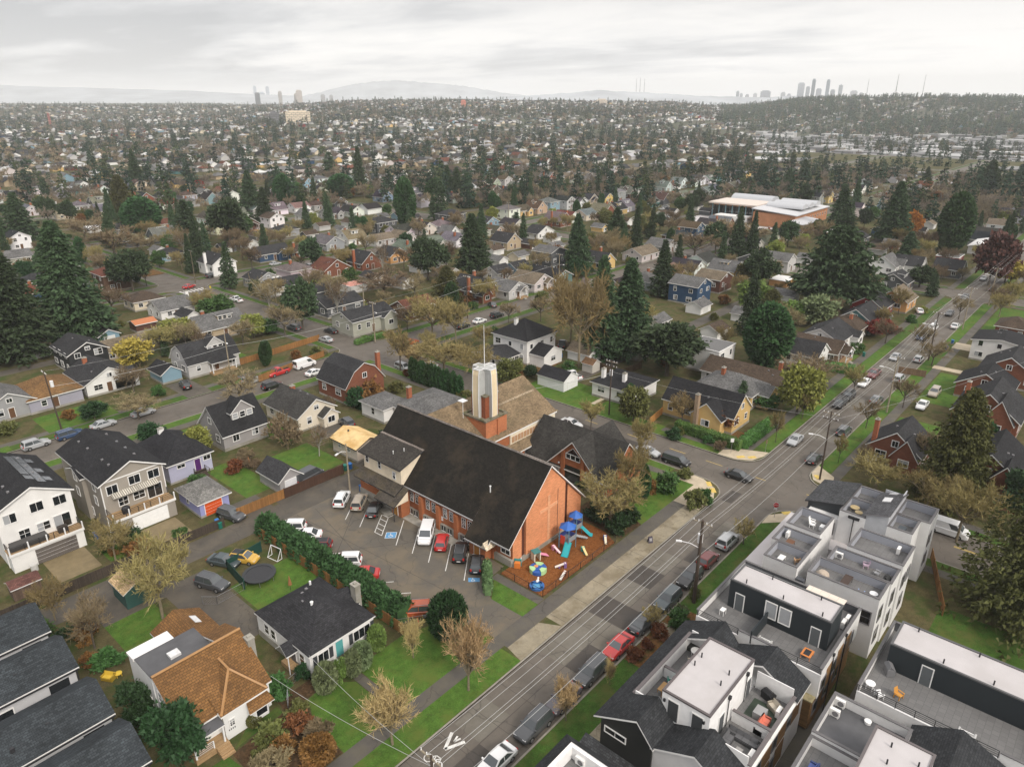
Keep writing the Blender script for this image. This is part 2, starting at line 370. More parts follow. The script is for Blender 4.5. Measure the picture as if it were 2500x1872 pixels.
def visible(u,v,z=0,mx=120,my=200):
 x,y=proj(u,v,z);return-mx<x<2212+mx and y<1656+my
road=MB();road.poly([(-58,-75,ZR),(935,-75,ZR),(935,980,ZR),(-58,980,ZR)])
struct('road',road,['asphalt'])
def rrect(x0,y0,x1,y1,r,n=5):
 pts=[]
 for cx_,cy2,a0 in((x1-r,y0+r,-90),(x1-r,y1-r,0),(x0+r,y1-r,90),(x0+r,y0+r,180)):
  for k in range(n+1):
   a=R_(a0+90*k/n);pts.append((cx_+r*math.cos(a),cy2+r*math.sin(a)))
 return pts
blk=MB();kb=MB();strip=MB();walks=MB();alley=MB()
for iu,(u0,u1)in enumerate(US):
 for iv,(v0,v1)in enumerate(VS):
  if iv<3:continue
  if not any(visible(a,b_)for a in np.linspace(u0,u1,6)for b_ in np.linspace(v0,v1,6)):continue
  pts=rrect(u0,v0,u1,v1,4.5)
  blk.prism(pts,ZR-.2,0.0,0)
  ins=rrect(u0+.22,v0+.22,u1-.22,v1-.22,4.3)
  for k in range(len(pts)):
   q=(k+1)%len(pts);kb.poly([(*pts[k],.006),(*pts[q],.006),(*ins[q],.006),(*ins[k],.006)])
   kb.poly([(pts[k][0],pts[k][1],ZR),(pts[q][0],pts[q][1],ZR),(pts[q][0],pts[q][1],.006),(pts[k][0],pts[k][1],.006)])
  far=u0>300 or v0>300
  for(a,b_,sg)in((v0,1,1),(v1,-1,-1)):
   if iv==4 and iu==0 and b_==1:continue
   s0,s1=sorted((a+b_*.25,a+b_*2.9));strip.poly([(u0+4,s0,.004),(u1-4,s0,.004),(u1-4,s1,.004),(u0+4,s1,.004)])
   s0,s1=sorted((a+b_*2.9,a+b_*4.8));walks.poly([(u0+.3,s0,.008),(u1-.3,s0,.008),(u1-.3,s1,.008),(u0+.3,s1,.008)])
  for(a,b_)in((u0,1),(u1,-1)):
   if iv==4 and iu==0 and b_==-1:continue
   s0,s1=sorted((a+b_*.25,a+b_*2.2));strip.poly([(s0,v0+5,.004),(s1,v0+5,.004),(s1,v1-5,.004),(s0,v1-5,.004)])
   s0,s1=sorted((a+b_*2.2,a+b_*3.9));walks.poly([(s0,v0+2.9,.012),(s1,v0+2.9,.012),(s1,v1-2.9,.012),(s0,v1-2.9,.012)])
  vm=(v0+v1)/2 if iv!=4 else 91.2
  if iu==0 and iv==4:alley.poly([(u0,88.9,.010),(79,88.9,.010),(79,93.6,.010),(u0,93.6,.010)])
  elif iv!=3:alley.poly([(u0,vm-2.0,.006),(u1,vm-2.0,.006),(u1,vm+2.0,.006),(u0,vm+2.0,.006)])
struct('land',blk,['yard']);struct('kerb',kb,['kerb']);struct('grass_verge',strip,['lawn_dark']);struct('pavement',walks,['walk']);struct('alley',alley,['asphalt_alley'])
def sheet(name,m,*polys,z=.014):
 b_=MB()
 for k,p in enumerate(polys):b_.poly([(x,y,z+k*0.0005)for x,y in p])
 return struct(name,b_,[m])
def rect(x0,y0,x1,y1):return[(x0,y0),(x1,y0),(x1,y1),(x0,y1)]
sheet('grass_verge','lawn',rect(-58,42.15,49.4,45.2),z=.010)
sheet('pavement','walk',rect(-58,45.2,50,47.1),rect(50,44.7,56,47.0),rect(56,44.7,92.5,46.9),z=.012)
sheet('pavement','strip_concrete',rect(57.2,42.15,92.4,44.7),z=.010)
sheet('pavement','strip_concrete',[(49.4,42.15),(57.2,42.15),(55.8,44.7),(50,44.7)],z=.0115)
sheet('lawn','lawn',[(36.2,47.1),(50,47.1),(49.2,51.2),(47,54.2),(43.2,55.6),(36.2,55.4)],[(28.4,47.1),(34.9,47.1),(34.9,53.8),(33.6,55.2),(31.8,55.9),(30.0,55.6),(28.8,53)],z=.014)
sheet('path','walk',rect(35.0,47.0,36.1,55.6),z=.017)
sheet('flower_bed','soil',[(21,47.2),(28.3,47.2),(28.7,53),(29.9,55.7),(31.8,56.0),(31.6,57.9),(27.6,57.9),(27.4,56),(21,55.2)],z=.015)
sheet('lawn','lawn_dark',[(-30,47.1),(20.6,47.1),(21.2,51),(20.6,55.4),(-30,55.4)],[(21.5,55.6),(27.2,56.1),(27.2,57.2),(23.5,57.0)],z=.018)
lot=[(43.9,57.2),(46.8,56.6),(49.0,53.6),(50.2,49.6),(50.2,46.9),(55.4,46.9),(55.2,52.2),(57.3,55.2),(61.5,55.6),(61.9,88.9),(43.6,88.9)]
sheet('car_park','asphalt_lot',lot,z=.012)
sheet('pavement','concrete',rect(60.3,63,62.4,77.6),[(58.9,77.6),(62.3,77.6),(62.3,85.5),(60.4,85.5)],z=.016)
sheet('path','walk',[(58.4,47.0),(59.7,47.0),(59.7,55.2),(58.4,55.2)],z=.015)
sheet('lawn','lawn',[(55.3,46.95),(58.4,46.95),(58.4,54.6),(55.2,52.1)],z=.0165)
sheet('playground_ground','chips',[(59.9,47.4),(76.4,47.3),(77.8,50),(78,54.9),(59.9,54.9)],z=.018)
sheet('lawn','lawn',[(83.0,46.9),(99.2,46.8),(99.2,49.5),(98.6,56),(99,66),(97,66),(96.5,54.5),(86,54.5),(84.5,50)],z=.016)
sheet('yard','soil',[(77.9,47.2),(83.2,46.95),(85.0,50),(86.3,54.3),(86.3,57),(78.3,57),(78.1,50)],z=.0155)
sheet('pavement','walk_pale',[(92.5,42.3),(97.5,42.3),(100.5,43.6),(102.2,46.5),(102.4,50),(99.3,49.6),(99.3,46.8),(92.5,46.8)],z=.019)
sheet('pavement','walk',rect(98.4,50,100.4,137),rect(56,132.9,102,134.8),rect(-58,132.9,56,134.8),z=.0125)
sheet('grass_verge','lawn',rect(100.4,52,102.35,137),rect(-58,134.8,100,137.25),z=.0105)
sheet('pavement','walk_pale',[(112.4,49),(112.6,45.5),(114,43.2),(117,42.2),(119,42.2),(117.0,46.5),(114.6,49)],z=.019)
sheet('pavement','walk_pale',[(113,29),(114.2,32.4),(116.6,33.5),(120,33.5),(117.4,30)],z=.019)
sheet('pavement','walk_pale',[(95.5,33.4),(98.5,33.5),(101.5,31.2),(102.3,27),(99.5,28),(98,31)],z=.019)
tp=MB()
for(x,y,a)in((101.2,45.0,40),(99.7,43.5,40),(114.0,45.3,-40),(115.2,43.7,-40),(115.6,32.2,40),(100.9,31.6,-40)):
 c,s=math.cos(R_(a)),math.sin(R_(a))
 tp.poly([(x+c*dx-s*dy,y+s*dx+c*dy,.026)for dx,dy in((-.75,-.4),(.75,-.4),(.75,.4),(-.75,.4))])
struct('pavement_tactile_pads',tp,['yellow_paint'])
sheet('lawn','lawn',rect(113.2,62,116.5,97),rect(116.2,71.5,126,78),rect(116.2,80,124,97),rect(127,42.2,158,44.6),rect(163,42.2,205,44.6),rect(170,47,186,56),rect(120,42.2,127,44.6),z=.0125)
sheet('grass_verge','lawn',rect(112.4,50,114.3,136),z=.011)
sheet('path','walk_pale',rect(116.1,79.0,124.5,80.0),rect(158.6,46.8,160.8,60),rect(208,24,214,31),rect(188,18,190.6,31),z=.0175)
sheet('lawn','lawn',rect(119,30.9,134.5,33.4),rect(136.5,30.9,152,33.4),rect(160,30.9,186,33.4),rect(214,30.9,262,33.4),rect(136,21,152,28.6),rect(164,20,186,28.6),rect(226,16,262,28.6),z=.0125)
sheet('flower_bed','mulch',rect(57.5,30.2,64.0,33.4),rect(66,30.2,70,33.4),z=.0125)
sheet('grass_verge','lawn_dark',rect(20,30.2,57.5,33.4),rect(74,28.8,92,33.4),z=.0125)
sheet('path','strip_concrete',rect(20,28.9,58,30.2),rect(64,27.5,66,33.4),rect(58,28.6,92,30.1),z=.0165)
sheet('lawn','lawn_dark',rect(72,-14,92,8.2),z=.0165)
sheet('pavement','walk',rect(28,-10,74,12),rect(38,12,66,30.0),z=.0105)
rp=MB()
for(x0,x1,y0,y1)in((38.2,42.8,38.0,41.55),(52.2,56.9,37.95,41.5),(57.0,61.6,37.95,41.4),(57.0,61.6,34.2,37.85),(65.9,70.5,37.9,41.4),(74.6,79.3,37.9,41.7),(88,92.6,34.2,37.8),(23,28,34.1,37.8),(178,206,34.3,41.2),(131,136,34.2,41),(150,157,34.2,41),(9,14,37.9,41.5)):
 rp.poly([(x0,y0,ZR+.004),(x1,y0,ZR+.004),(x1,y1,ZR+.004),(x0,y1,ZR+.004)])
struct('road_panels',rp,['road_concrete'])
rp=MB()
for(x0,x1,y0,y1)in((52.2,57,34.2,37.85),(61.7,65.8,34.2,41.4),(70.6,74.5,37.9,41.5),(79.4,84,34.2,37.8),(98,102,39.5,41.2),(29,38.1,34.1,37.85),(104,110.5,98,104),(103.2,107,60,76),(44,50,84.2,86)):
 z=ZR+.004 if y1<60 or x0>100 else.0165
 rp.poly([(x0,y0,z),(x1,y0,z),(x1,y1,z),(x0,y1,z)])
struct('road_patches',rp,['asphalt_patch'])
jl=MB()
for x in np.arange(-4.6,260,4.55):jl.poly([(x,33.9,ZR+.008),(x+.05,33.9,ZR+.008),(x+.05,41.8,ZR+.008),(x,41.8,ZR+.008)])
jl.poly([(-40,37.86,ZR+.0085),(265,37.86,ZR+.0085),(265,37.93,ZR+.0085),(-40,37.93,ZR+.0085)])
for y in np.arange(44,136,4.6):jl.poly([(102.8,y,ZR+.008),(112,y,ZR+.008),(112,y+.05,ZR+.008),(102.8,y+.05,ZR+.008)])
jl.poly([(106.1,42,ZR+.0085),(106.17,42,ZR+.0085),(106.17,136,ZR+.0085),(106.1,136,ZR+.0085)])
for x in np.arange(58,92,4.55):jl.poly([(x,42.2,.0145),(x+.05,42.2,.0145),(x+.05,44.7,.0145),(x,44.7,.0145)])
for(p,q_)in(((44,79),(61,66.5)),((50,88.5),(52.5,57)),((44,72),(58,84)),((53,88),(47,60))):
 d=Vector((q_[0]-p[0],q_[1]-p[1])).normalized();n_=Vector((-d.y,d.x))*.035
 jl.poly([(p[0]-n_.x,p[1]-n_.y,.0165),(q_[0]-n_.x,q_[1]-n_.y,.0165),(q_[0]+n_.x,q_[1]+n_.y,.0165),(p[0]+n_.x,p[1]+n_.y,.0165)])
struct('road_joints',jl,['asphalt_patch'])
pm=MB()
def stripe(a,b_,wd=.10,z=.019,mb=None):
 mb=mb or pm;a=Vector(a);b_=Vector(b_);d=(b_-a).normalized();n_=Vector((-d.y,d.x))*wd/2
 mb.poly([(a.x-n_.x,a.y-n_.y,z),(b_.x-n_.x,b_.y-n_.y,z),(b_.x+n_.x,b_.y+n_.y,z),(a.x+n_.x,a.y+n_.y,z)])
for a,b_ in(((54.2,81.8),(58.4,85.2)),((54.4,78.5),(58.8,82.1)),((54.9,70.7),(60.0,74.9)),((55.1,67.4),(60.1,71.5)),((55.2,64.1),(60.2,68.2)),((55.4,60.9),(60.3,64.8)),((55.6,57.5),(60.4,61.4)),((45.2,78.2),(49.1,74.4)),((44.9,74.9),(49.1,71.4)),((44.9,71.6),(49.2,67.9)),((44.9,68.2),(49.2,64.4)),((44.8,64.9),(49.2,60.9)),((45.0,61.4),(48.8,57.6)),((45.3,81.6),(48.9,78.2)),((45.3,85),(48.8,81.7)),((45.2,88.2),(48.9,84.9)),((58.8,78.7),(55.0,75.7)),((58.9,77.3),(55.1,74.2)),((58.85,78.65),(58.9,77.3)),((55.0,75.7),(55.1,74.2)),((57.9,78.0),(57.95,76.6)),((56.9,77.2),(56.95,75.8)),((55.95,76.45),(56.0,74.95)),((58.9,77.3),(60.6,77.2))):
 stripe(a,b_)
for x0 in(35.5,):
 zz0=ZR+.012
 for(p,q_)in(((37.25,40.95),(35.35,40.02)),((37.3,39.15),(35.35,40.02))):stripe(p,q_,.34,zz0)
 for(p,q_)in(((37.3,40.2),(36.6,39.98)),((37.3,39.75),(36.6,39.98))):stripe(p,q_,.2,zz0+.001)
for c0 in((33.6,40.5),(33.6,39.2)):
 for k in range(12):
  a0,a1=2*math.pi*k/12,2*math.pi*(k+1)/12
  stripe((c0[0]+.45*math.cos(a0),c0[1]+.45*math.sin(a0)),(c0[0]+.45*math.cos(a1),c0[1]+.45*math.sin(a1)),.1,ZR+.013)
for a,b_ in(((33.6,40.5),(34.3,40.1)),((34.3,40.1),(33.7,39.9)),((33.7,39.9),(33.6,40.5)),((34.3,40.1),(34.35,39.5)),((34.35,39.5),(33.6,39.2)),((33.7,39.9),(34.35,39.5))):stripe(a,b_,.1,ZR+.014)
for k in range(7):
 stripe((102.9+k*1.25,236),(102.9+k*1.25,239.4),.5,ZR+.012)
struct('road_marking_white',pm,['white_paint'])
ym=MB()
for(y0,y1)in((56.8,53.5),(49.5,46.3),(40.2,38.4),(31.5,28.5),(66,63),(76,73),(86,83),(96,93),(106,103),(116,113)):stripe((108.8,y0),(108.8,y1),.12,ZR+.012,ym)
for o_ in(-.13,.13):stripe((108.2+o_,10),(108.2+o_,-40),.12,ZR+.012,ym)
for x in np.arange(118,262,9.5):
 pass
struct('road_marking_yellow',ym,['yellow_paint'])
bp=MB()
for q_ in([(56.1,74.3),(57.2,73.2),(56.05,72.2),(54.95,73.3)],[(56.4,57.5),(57.4,56.3),(56.8,55.75),(55.75,56.85)]):
 bp.poly([(x,y,.021)for x,y in q_])
struct('parking_bay_marking',bp,['blue_paint'])
wb=MB()
def glyph(cx_,cy2,s,a):
 def P(x,y):return(cx_+s*(x*math.cos(a)-y*math.sin(a)),cy2+s*(x*math.sin(a)+y*math.cos(a)))
 for k in range(9):
  t0,t1=R_(120+k*27),R_(120+(k+1)*27);stripe(P(-.02+.26*math.cos(t0),-.16+.26*math.sin(t0)),P(-.02+.26*math.cos(t1),-.16+.26*math.sin(t1)),.07*s,.024,wb)
 for p,q_ in(((-.08,.36),(-.05,-.02)),((-.05,.1),(.17,.1)),((-.05,-.02),(.2,-.02)),((.2,-.02),(.32,-.3))):stripe(P(*p),P(*q_),.08*s,.0245,wb)
 for k in range(6):
  t0,t1=R_(60*k),R_(60*k+60);stripe(P(-.08+.05*math.cos(t0),.44+.05*math.sin(t0)),P(-.08+.05*math.cos(t1),.44+.05*math.sin(t1)),.06*s,.0243,wb)
glyph(56.05,73.25,1.05,R_(-47+0));glyph(56.5,56.7,.8,R_(-47))
for q_ in([(56.1,74.3),(57.2,73.2),(56.05,72.2),(54.95,73.3)],):
 for k in range(4):stripe(q_[k],q_[(k+1)%4],.07,.0235,wb)
struct('parking_bay_symbol',wb,['white_paint'])
sheet('driveway','wet_concrete',rect(19.6,97.6,24.9,104.3),rect(31.4,96.2,37.2,102.2),z=.0165)
sheet('driveway','asphalt_alley',rect(66,93.6,73.5,96.0),rect(50,93.6,62,97.2),rect(69.5,103,76,124),rect(44.8,93.6,49,99),rect(61,146.9,66.5,158),z=.0165)
sheet('lawn','lawn',rect(47.5,99,52.8,113),rect(57.2,97.4,65.5,109),rect(62.5,112,66.2,122),rect(26,97.5,30,101.5),rect(34.2,70.2,43.1,79.8),rect(20,77,26,84),z=.0155)
sheet('yard','asphalt_alley',rect(27.6,68.8,33.8,86),rect(20,84,30,89),z=.016)
sheet('lawn','lawn',rect(-58,147,28,149.8),rect(35,150,48,160),rect(62,163,70,171),rect(73,163,84,170),rect(48,128,60,132),z=.0135)
sheet('yard','mulch',rect(113,100,132,112),rect(117.5,47.5,124,57),rect(104,270,112,300),z=.0165)
# ================================================================== building kit
WHITE=(0.74,0.73,0.71);DARK=(0.022,0.022,0.0235);BLACKR=(0.036,0.036,0.039);BROWNR=(0.10,0.078,0.06);GREYR=(0.105,0.103,0.103)
WINM={}
WR=random.Random(4)
def winmesh(wd,ht,style='white',nx=2,ny=1):
 vr=WR.choice((0,0,0,1,2));key=(round(wd,2),round(ht,2),style,nx,ny,vr)
 if key in WINM:return WINM[key]
 b=MB();fr=0.09
 b.box(-wd/2,-.02,-ht/2,wd/2,.012,ht/2,1)
 if vr:b.box(-wd/2,-.024,-ht/2 if vr==2 else 0,0 if vr==2 and nx>1 else wd/2,-.0201,ht/2,2)
 for x0,x1,z0,z1 in((-wd/2-fr,-wd/2+.02,-ht/2-fr,ht/2+fr),(wd/2-.02,wd/2+fr,-ht/2-fr,ht/2+fr),(-wd/2+.02,wd/2-.02,ht/2-.02,ht/2+fr),(-wd/2+.02,wd/2-.02,-ht/2-fr,-ht/2+.02)):
  b.box(x0,-.06,z0,x1,.02,z1,0)
 for k in range(1,nx):x=-wd/2+wd*k/nx;b.box(x-.025,-.035,-ht/2+.02,x+.025,0,ht/2-.02,0)
 for k in range(1,ny):z=-ht/2+ht*k/ny;b.box(-wd/2+.02,-.033,z-.025,wd/2-.02,0,z+.025,0)
 WINM[key]=b.mesh('window',[{'white':'trim','dark':'trim_dark','grey':'trim_grey'}[style],'glass','glass_blind']);return WINM[key]
FACE={'s':0.0,'e':math.pi/2,'n':math.pi,'w':-math.pi/2}
def window(root,face,x,y,z,wd=1.2,ht=1.3,style='white',nx=2,ny=1,name='window',label=None):
 return put(name,winmesh(wd,ht,style,nx,ny),root,None,(x,y,z),FACE[face],label)
def door(root,face,x,y,z0,wd=1.0,ht=2.1,col=(0.2,0.1,0.05),panels=0,label=None,name='door',m='paint'):
 b=MB();b.box(-wd/2,-.05,0,wd/2,.02,ht,0)
 f=.1
 b.box(-wd/2-f,-.03,0,-wd/2,.02,ht+f,1).box(wd/2,-.03,0,wd/2+f,.02,ht+f,1).box(-wd/2,-.03,ht,wd/2,.02,ht+f,1)
 for k in range(1,panels):b.box(-wd/2,-.056,ht*k/panels-.012,wd/2,-.05,ht*k/panels+.012,1)
 o=mk(name,b,[m,'trim'],root,col,False,(x,y,z0),FACE[face],label)
 if ht>1.9 and wd<1.3:
  h_=MB();h_.ball((wd/2-.12,-.09,1.0),.035,.035,.035,6,4);mk('handle',h_,'black_metal',o)
 return o
def gable_roof(b,x0,x1,y0,y1,ze,rise,ax,ov=.45,th=.2,og=.35,mt=0,ms=1):
 """two roof planes over the plan x0..x1,y0..y1, the ridge along ax; ze = wall head height"""
 if ax=='x':
  ym=(y0+y1)/2;s=rise/((y1-y0)/2);zo=ze-s*ov
  b.slab([(x0-og,y0-ov,zo+th),(x1+og,y0-ov,zo+th),(x1+og,ym,ze+rise+th),(x0-og,ym,ze+rise+th)],th,mt,ms)
  b.slab([(x1+og,y1+ov,zo+th),(x0-og,y1+ov,zo+th),(x0-og,ym,ze+rise+th),(x1+og,ym,ze+rise+th)],th,mt,ms)
 else:
  xm=(x0+x1)/2;s=rise/((x1-x0)/2);zo=ze-s*ov
  b.slab([(x0-ov,y1+og,zo+th),(x0-ov,y0-og,zo+th),(xm,y0-og,ze+rise+th),(xm,y1+og,ze+rise+th)],th,mt,ms)
  b.slab([(x1+ov,y0-og,zo+th),(x1+ov,y1+og,zo+th),(xm,y1+og,ze+rise+th),(xm,y0-og,ze+rise+th)],th,mt,ms)
def gable_walls(b,x0,x1,y0,y1,z0,ze,rise,ax,m=0):
 b.box(x0,y0,z0,x1,y1,ze,m,'b' if rise>0 else '')
 if ax=='x':
  ym=(y0+y1)/2
  for x,sgn in((x0,-1),(x1,1)):p=[(x,y0,ze),(x,y1,ze),(x,ym,ze+rise)];b.poly(p if sgn>0 else p[::-1],m)
 elif ax=='y':
  xm=(x0+x1)/2
  for y,sgn in((y0,1),(y1,-1)):p=[(x0,y,ze),(x1,y,ze),(xm,y,ze+rise)];b.poly(p if sgn>0 else p[::-1],m)
def hip_roof(b,x0,x1,y0,y1,ze,rise,ov=.5,th=.18,mt=0,ms=1,k=1.0):
 x0-=ov;x1+=ov;y0-=ov;y1+=ov;w_,d_=x1-x0,y1-y0;z0=ze;z1=ze+rise
 if w_>=d_:
  ym=(y0+y1)/2;a=d_/2*k;r0=(x0+a,ym,z1);r1=(x1-a,ym,z1)
  P=[[(x0,y0,z0),(x1,y0,z0),r1,r0],[(x1,y1,z0),(x0,y1,z0),r0,r1],[(x0,y1,z0),(x0,y0,z0),r0],[(x1,y0,z0),(x1,y1,z0),r1]]
 else:
  xm=(x0+x1)/2;a=w_/2*k;r0=(xm,y0+a,z1);r1=(xm,y1-a,z1)
  P=[[(x0,y1,z0),(x0,y0,z0),r0,r1],[(x1,y0,z0),(x1,y1,z0),r1,r0],[(x0,y0,z0),(x1,y0,z0),r0],[(x1,y1,z0),(x0,y1,z0),r1]]
 for p in P:b.slab([(q[0],q[1],q[2]+th)for q in p],th,mt,ms)
def chimney_mb(x,y,z0,z1,s=.45,t=.35):
 b=MB();b.box(x-s,y-t,z0,x+s,y+t,z1,0).box(x-s-.06,y-t-.06,z1,x+s+.06,y+t+.06,z1+.12,1)
 b.box(x-.2,y-.15,z1+.12,x+.2,y+.15,z1+.35,1);return b
def vents(root,pts,m='trim_grey'):
 for x,y,z in pts:
  b=MB();b.box(x-.16,y-.16,z-.3,x+.16,y+.16,z+.16);mk('roof_vent',b,m,root)
BRICKC=(0.30,0.105,0.055)
def zroof(x,y,w_,d_,ze,rise,ax,roof):
 if roof=='hip':return ze+rise*min(1,max(0,1-max(abs(x)*2/w_,abs(y)*2/d_))*max(w_,d_)/min(w_,d_))
 return ze+rise*(1-abs(y if ax=='x' else x)*2/(d_ if ax=='x' else w_))
def house(u,v,w_,d_,eave,rise,ax,wall,roofc,label,roof='gable',name='house',cat='house',group=None,wm='siding',rm='shingle',trim='trim',chim=None,chimc=BRICKC,dormer=None,porch=None,wins=True,winstyle='white',rz=0.0,doorc=(0.12,0.06,0.03),front='s',found=.35,nstorey=None,skylights=0,wing=None,nv=2,z0=0.0,land=None,ov=.45):
 """a house: walls, roof, windows, door, chimney, dormer, porch. (u,v) = middle of its plan"""
 r=thing(name,(u,v,z0),label,cat,group,rz)
 if land:LAND.append((land,u,v))
 x0,x1,y0,y1=-w_/2,w_/2,-d_/2,d_/2
 rg=random.Random(int(u*13+v*7))
 b=MB()
 if roof=='flat':
  b.box(x0,y0,0,x1,y1,eave,0,'b');mk('wall',b,wm,r,wall)
  b=MB();b.box(x0-.12,y0-.12,eave,x1+.12,y1+.12,eave+.16,1).box(x0+.12,y0+.12,eave+.16,x1-.12,y1-.12,eave+.19,0);rf=mk('roof',b,['paint',trim],r,roofc)
 elif roof=='hip':
  b.box(x0,y0,0,x1,y1,eave,0,'b');mk('wall',b,wm,r,wall)
  b=MB();hip_roof(b,x0,x1,y0,y1,eave-.05,rise,ov=ov);rf=mk('roof',b,[rm,trim],r,roofc)
 elif roof=='gambrel':
  ym=0
  b.box(x0,y0,0,x1,y1,eave,0,'b')
  k=.55;hz_=rise*.68
  if ax=='x':
   hy=d_/2;prof=[(-hy,0),(-hy*k,hz_),(0,rise),(hy*k,hz_),(hy,0)]
   for x,sg in((x0,-1),(x1,1)):
    p=[(x,a,eave+c)for a,c in prof];b.poly(p[::-1]if sg>0 else p,0)
  else:
   hy=w_/2;prof=[(-hy,0),(-hy*k,hz_),(0,rise),(hy*k,hz_),(hy,0)]
   for y,sg in((y0,-1),(y1,1)):
    p=[(a,y,eave+c)for a,c in prof];b.poly(p if sg>0 else p[::-1],0)
  mk('wall',b,wm,r,wall)
  b=MB();pr=[(-hy-.35,-.25)]+prof[1:4]+[(hy+.35,-.25)]
  for(a,c),(a2,c2)in zip(pr,pr[1:]):
   if ax=='x':b.slab([(x0-.3,a,eave+c+.15),(x1+.3,a,eave+c+.15),(x1+.3,a2,eave+c2+.15),(x0-.3,a2,eave+c2+.15)],.15,0,1)
   else:b.slab([(a,y1+.3,eave+c+.15),(a,y0-.3,eave+c+.15),(a2,y0-.3,eave+c2+.15),(a2,y1+.3,eave+c2+.15)],.15,0,1)
  rf=mk('roof',b,[rm,trim],r,roofc)
 else:
  gable_walls(b,x0,x1,y0,y1,0,eave,rise,ax);mk('wall',b,wm,r,wall)
  b=MB();gable_roof(b,x0,x1,y0,y1,eave,rise,ax,ov=ov);rf=mk('roof',b,[rm,trim],r,roofc)
 if wing:
  for k,(wx,wy,ww,wd,we,wr,wa)in enumerate(wing):
   b=MB();gable_walls(b,wx-ww/2,wx+ww/2,wy-wd/2,wy+wd/2,0,we,wr,wa);mk('wing',b,wm,r,wall)
   b=MB();gable_roof(b,wx-ww/2,wx+ww/2,wy-wd/2,wy+wd/2,we,wr,wa,ov=.35,og=.25);mk('roof',b,[rm,trim],r,roofc)
   if wa=='y':window(r,'s',wx,wy-wd/2-.02,we*.55+.2,min(1.6,ww*.45),1.2,winstyle,2)
   else:window(r,'w',wx-ww/2-.02,wy,we*.55+.2,min(1.6,wd*.45),1.2,winstyle,2)
 if found:
  b=MB();b.box(x0-.05,y0-.05,-.1,x1+.05,y1+.05,found,0,'b');mk('foundation',b,'concrete',r)
 ns=nstorey or max(1,int((eave+.5)//2.7))
 if wins:
  for face,ln in(('s',w_),('w',d_))+((('e',d_),('n',w_))if wins=='all' else()):
   n=max(1,int(ln/3.6))
   for s_ in range(ns):
    zc_=found+1.25+s_*2.75 if ns>1 else found+(eave-found)*.56
    for k in range(n):
     t=-ln/2+ln*(k+.5)/n+rg.uniform(-.35,.35)
     if front==face and k==n//2 and s_==0:continue
     ww=rg.choice([.95,1.2,1.7]);hh=rg.choice([1.15,1.35])
     hh=min(hh,eave-found-.7)
     if face=='s':window(r,'s',t,y0-.02,zc_,ww,hh,winstyle,2 if ww>1 else 1,rg.choice([1,2]))
     elif face=='w':window(r,'w',x0-.02,t,zc_,ww,hh,winstyle,2 if ww>1 else 1,rg.choice([1,2]))
     elif face=='e':window(r,'e',x1+.02,t,zc_,ww,hh,winstyle)
     else:window(r,'n',t,y1+.02,zc_,ww,hh,winstyle)
  if roof in('gable','gambrel')and rise>1.9:
   if ax=='y':window(r,'s',0,y0-.02,eave+rise*.38,1.0,min(1.1,rise*.35),winstyle,2)
   else:window(r,'w',x0-.02,0,eave+rise*.38,1.0,min(1.1,rise*.35),winstyle,2)
  if front=='s':door(r,'s',rg.uniform(-.6,.6),y0-.02,found,1.0,min(2.05,eave-found-.2),doorc)
  elif front=='w':door(r,'w',x0-.02,rg.uniform(-.6,.6),found,1.0,min(2.05,eave-found-.2),doorc)
 if chim:
  for c_ in([chim]if not isinstance(chim,list)else chim):
   cx_,cy2=c_[0],c_[1];out_=abs(cx_)>w_/2 or abs(cy2)>d_/2
   zb=0 if out_ else zroof(cx_,cy2,w_,d_,eave,rise,ax,roof)-.6
   mk('chimney',chimney_mb(cx_,cy2,zb,eave+rise+(c_[2]if len(c_)>2 else.9)),['brick' if chimc!=WHITE else 'stucco','concrete'],rf,chimc)
 if dormer:
  for(dx,dy,dw,kind,face)in(dormer if isinstance(dormer,list)else[dormer]):
   half=(d_ if ax=='x' else w_)/2;sl=rise/half
   pos=abs(dy if ax=='x' else dx);zf=eave+rise*(1-pos/half);dep=pos if kind!='shed' else pos-.1
   hgt_d=1.55 if kind=='gable' else min(1.5,sl*pos-.35)
   wallb=MB();roofb=MB();hw=dw/2;g_=.28*dw if kind=='gable' else.25
   if kind=='gable':
    wallb.box(-hw,0,-.6,hw,dep,hgt_d,0,'b');wallb.poly([(-hw,0,hgt_d),(hw,0,hgt_d),(0,0,hgt_d+g_*1.6)],0)
    gable_roof(roofb,-hw,hw,0,dep+.3,hgt_d,g_*1.6,'y',ov=.3,og=.3)
   else:
    wallb.box(-hw,0,-.6,hw,dep,hgt_d,0,'b');roofb.slab([(-hw-.25,-.35,hgt_d+.1),(hw+.25,-.35,hgt_d+.1),(hw+.25,dep+.4,hgt_d+.45),(-hw-.25,dep+.4,hgt_d+.45)],.15,0,1)
   a=FACE[face]
   dm=mk('dormer',wallb,wm,r,wall,False,(dx,dy,zf),a);mk('roof',roofb,[rm,trim],dm,roofc)
   nw=max(1,int(dw/1.3))
   for k in range(nw):
    put('window',winmesh(min(1.0,dw/nw-.35),min(1.05,hgt_d-.35),winstyle,1,2),dm,None,(-hw+dw*(k+.5)/nw,-.03,hgt_d*.52))
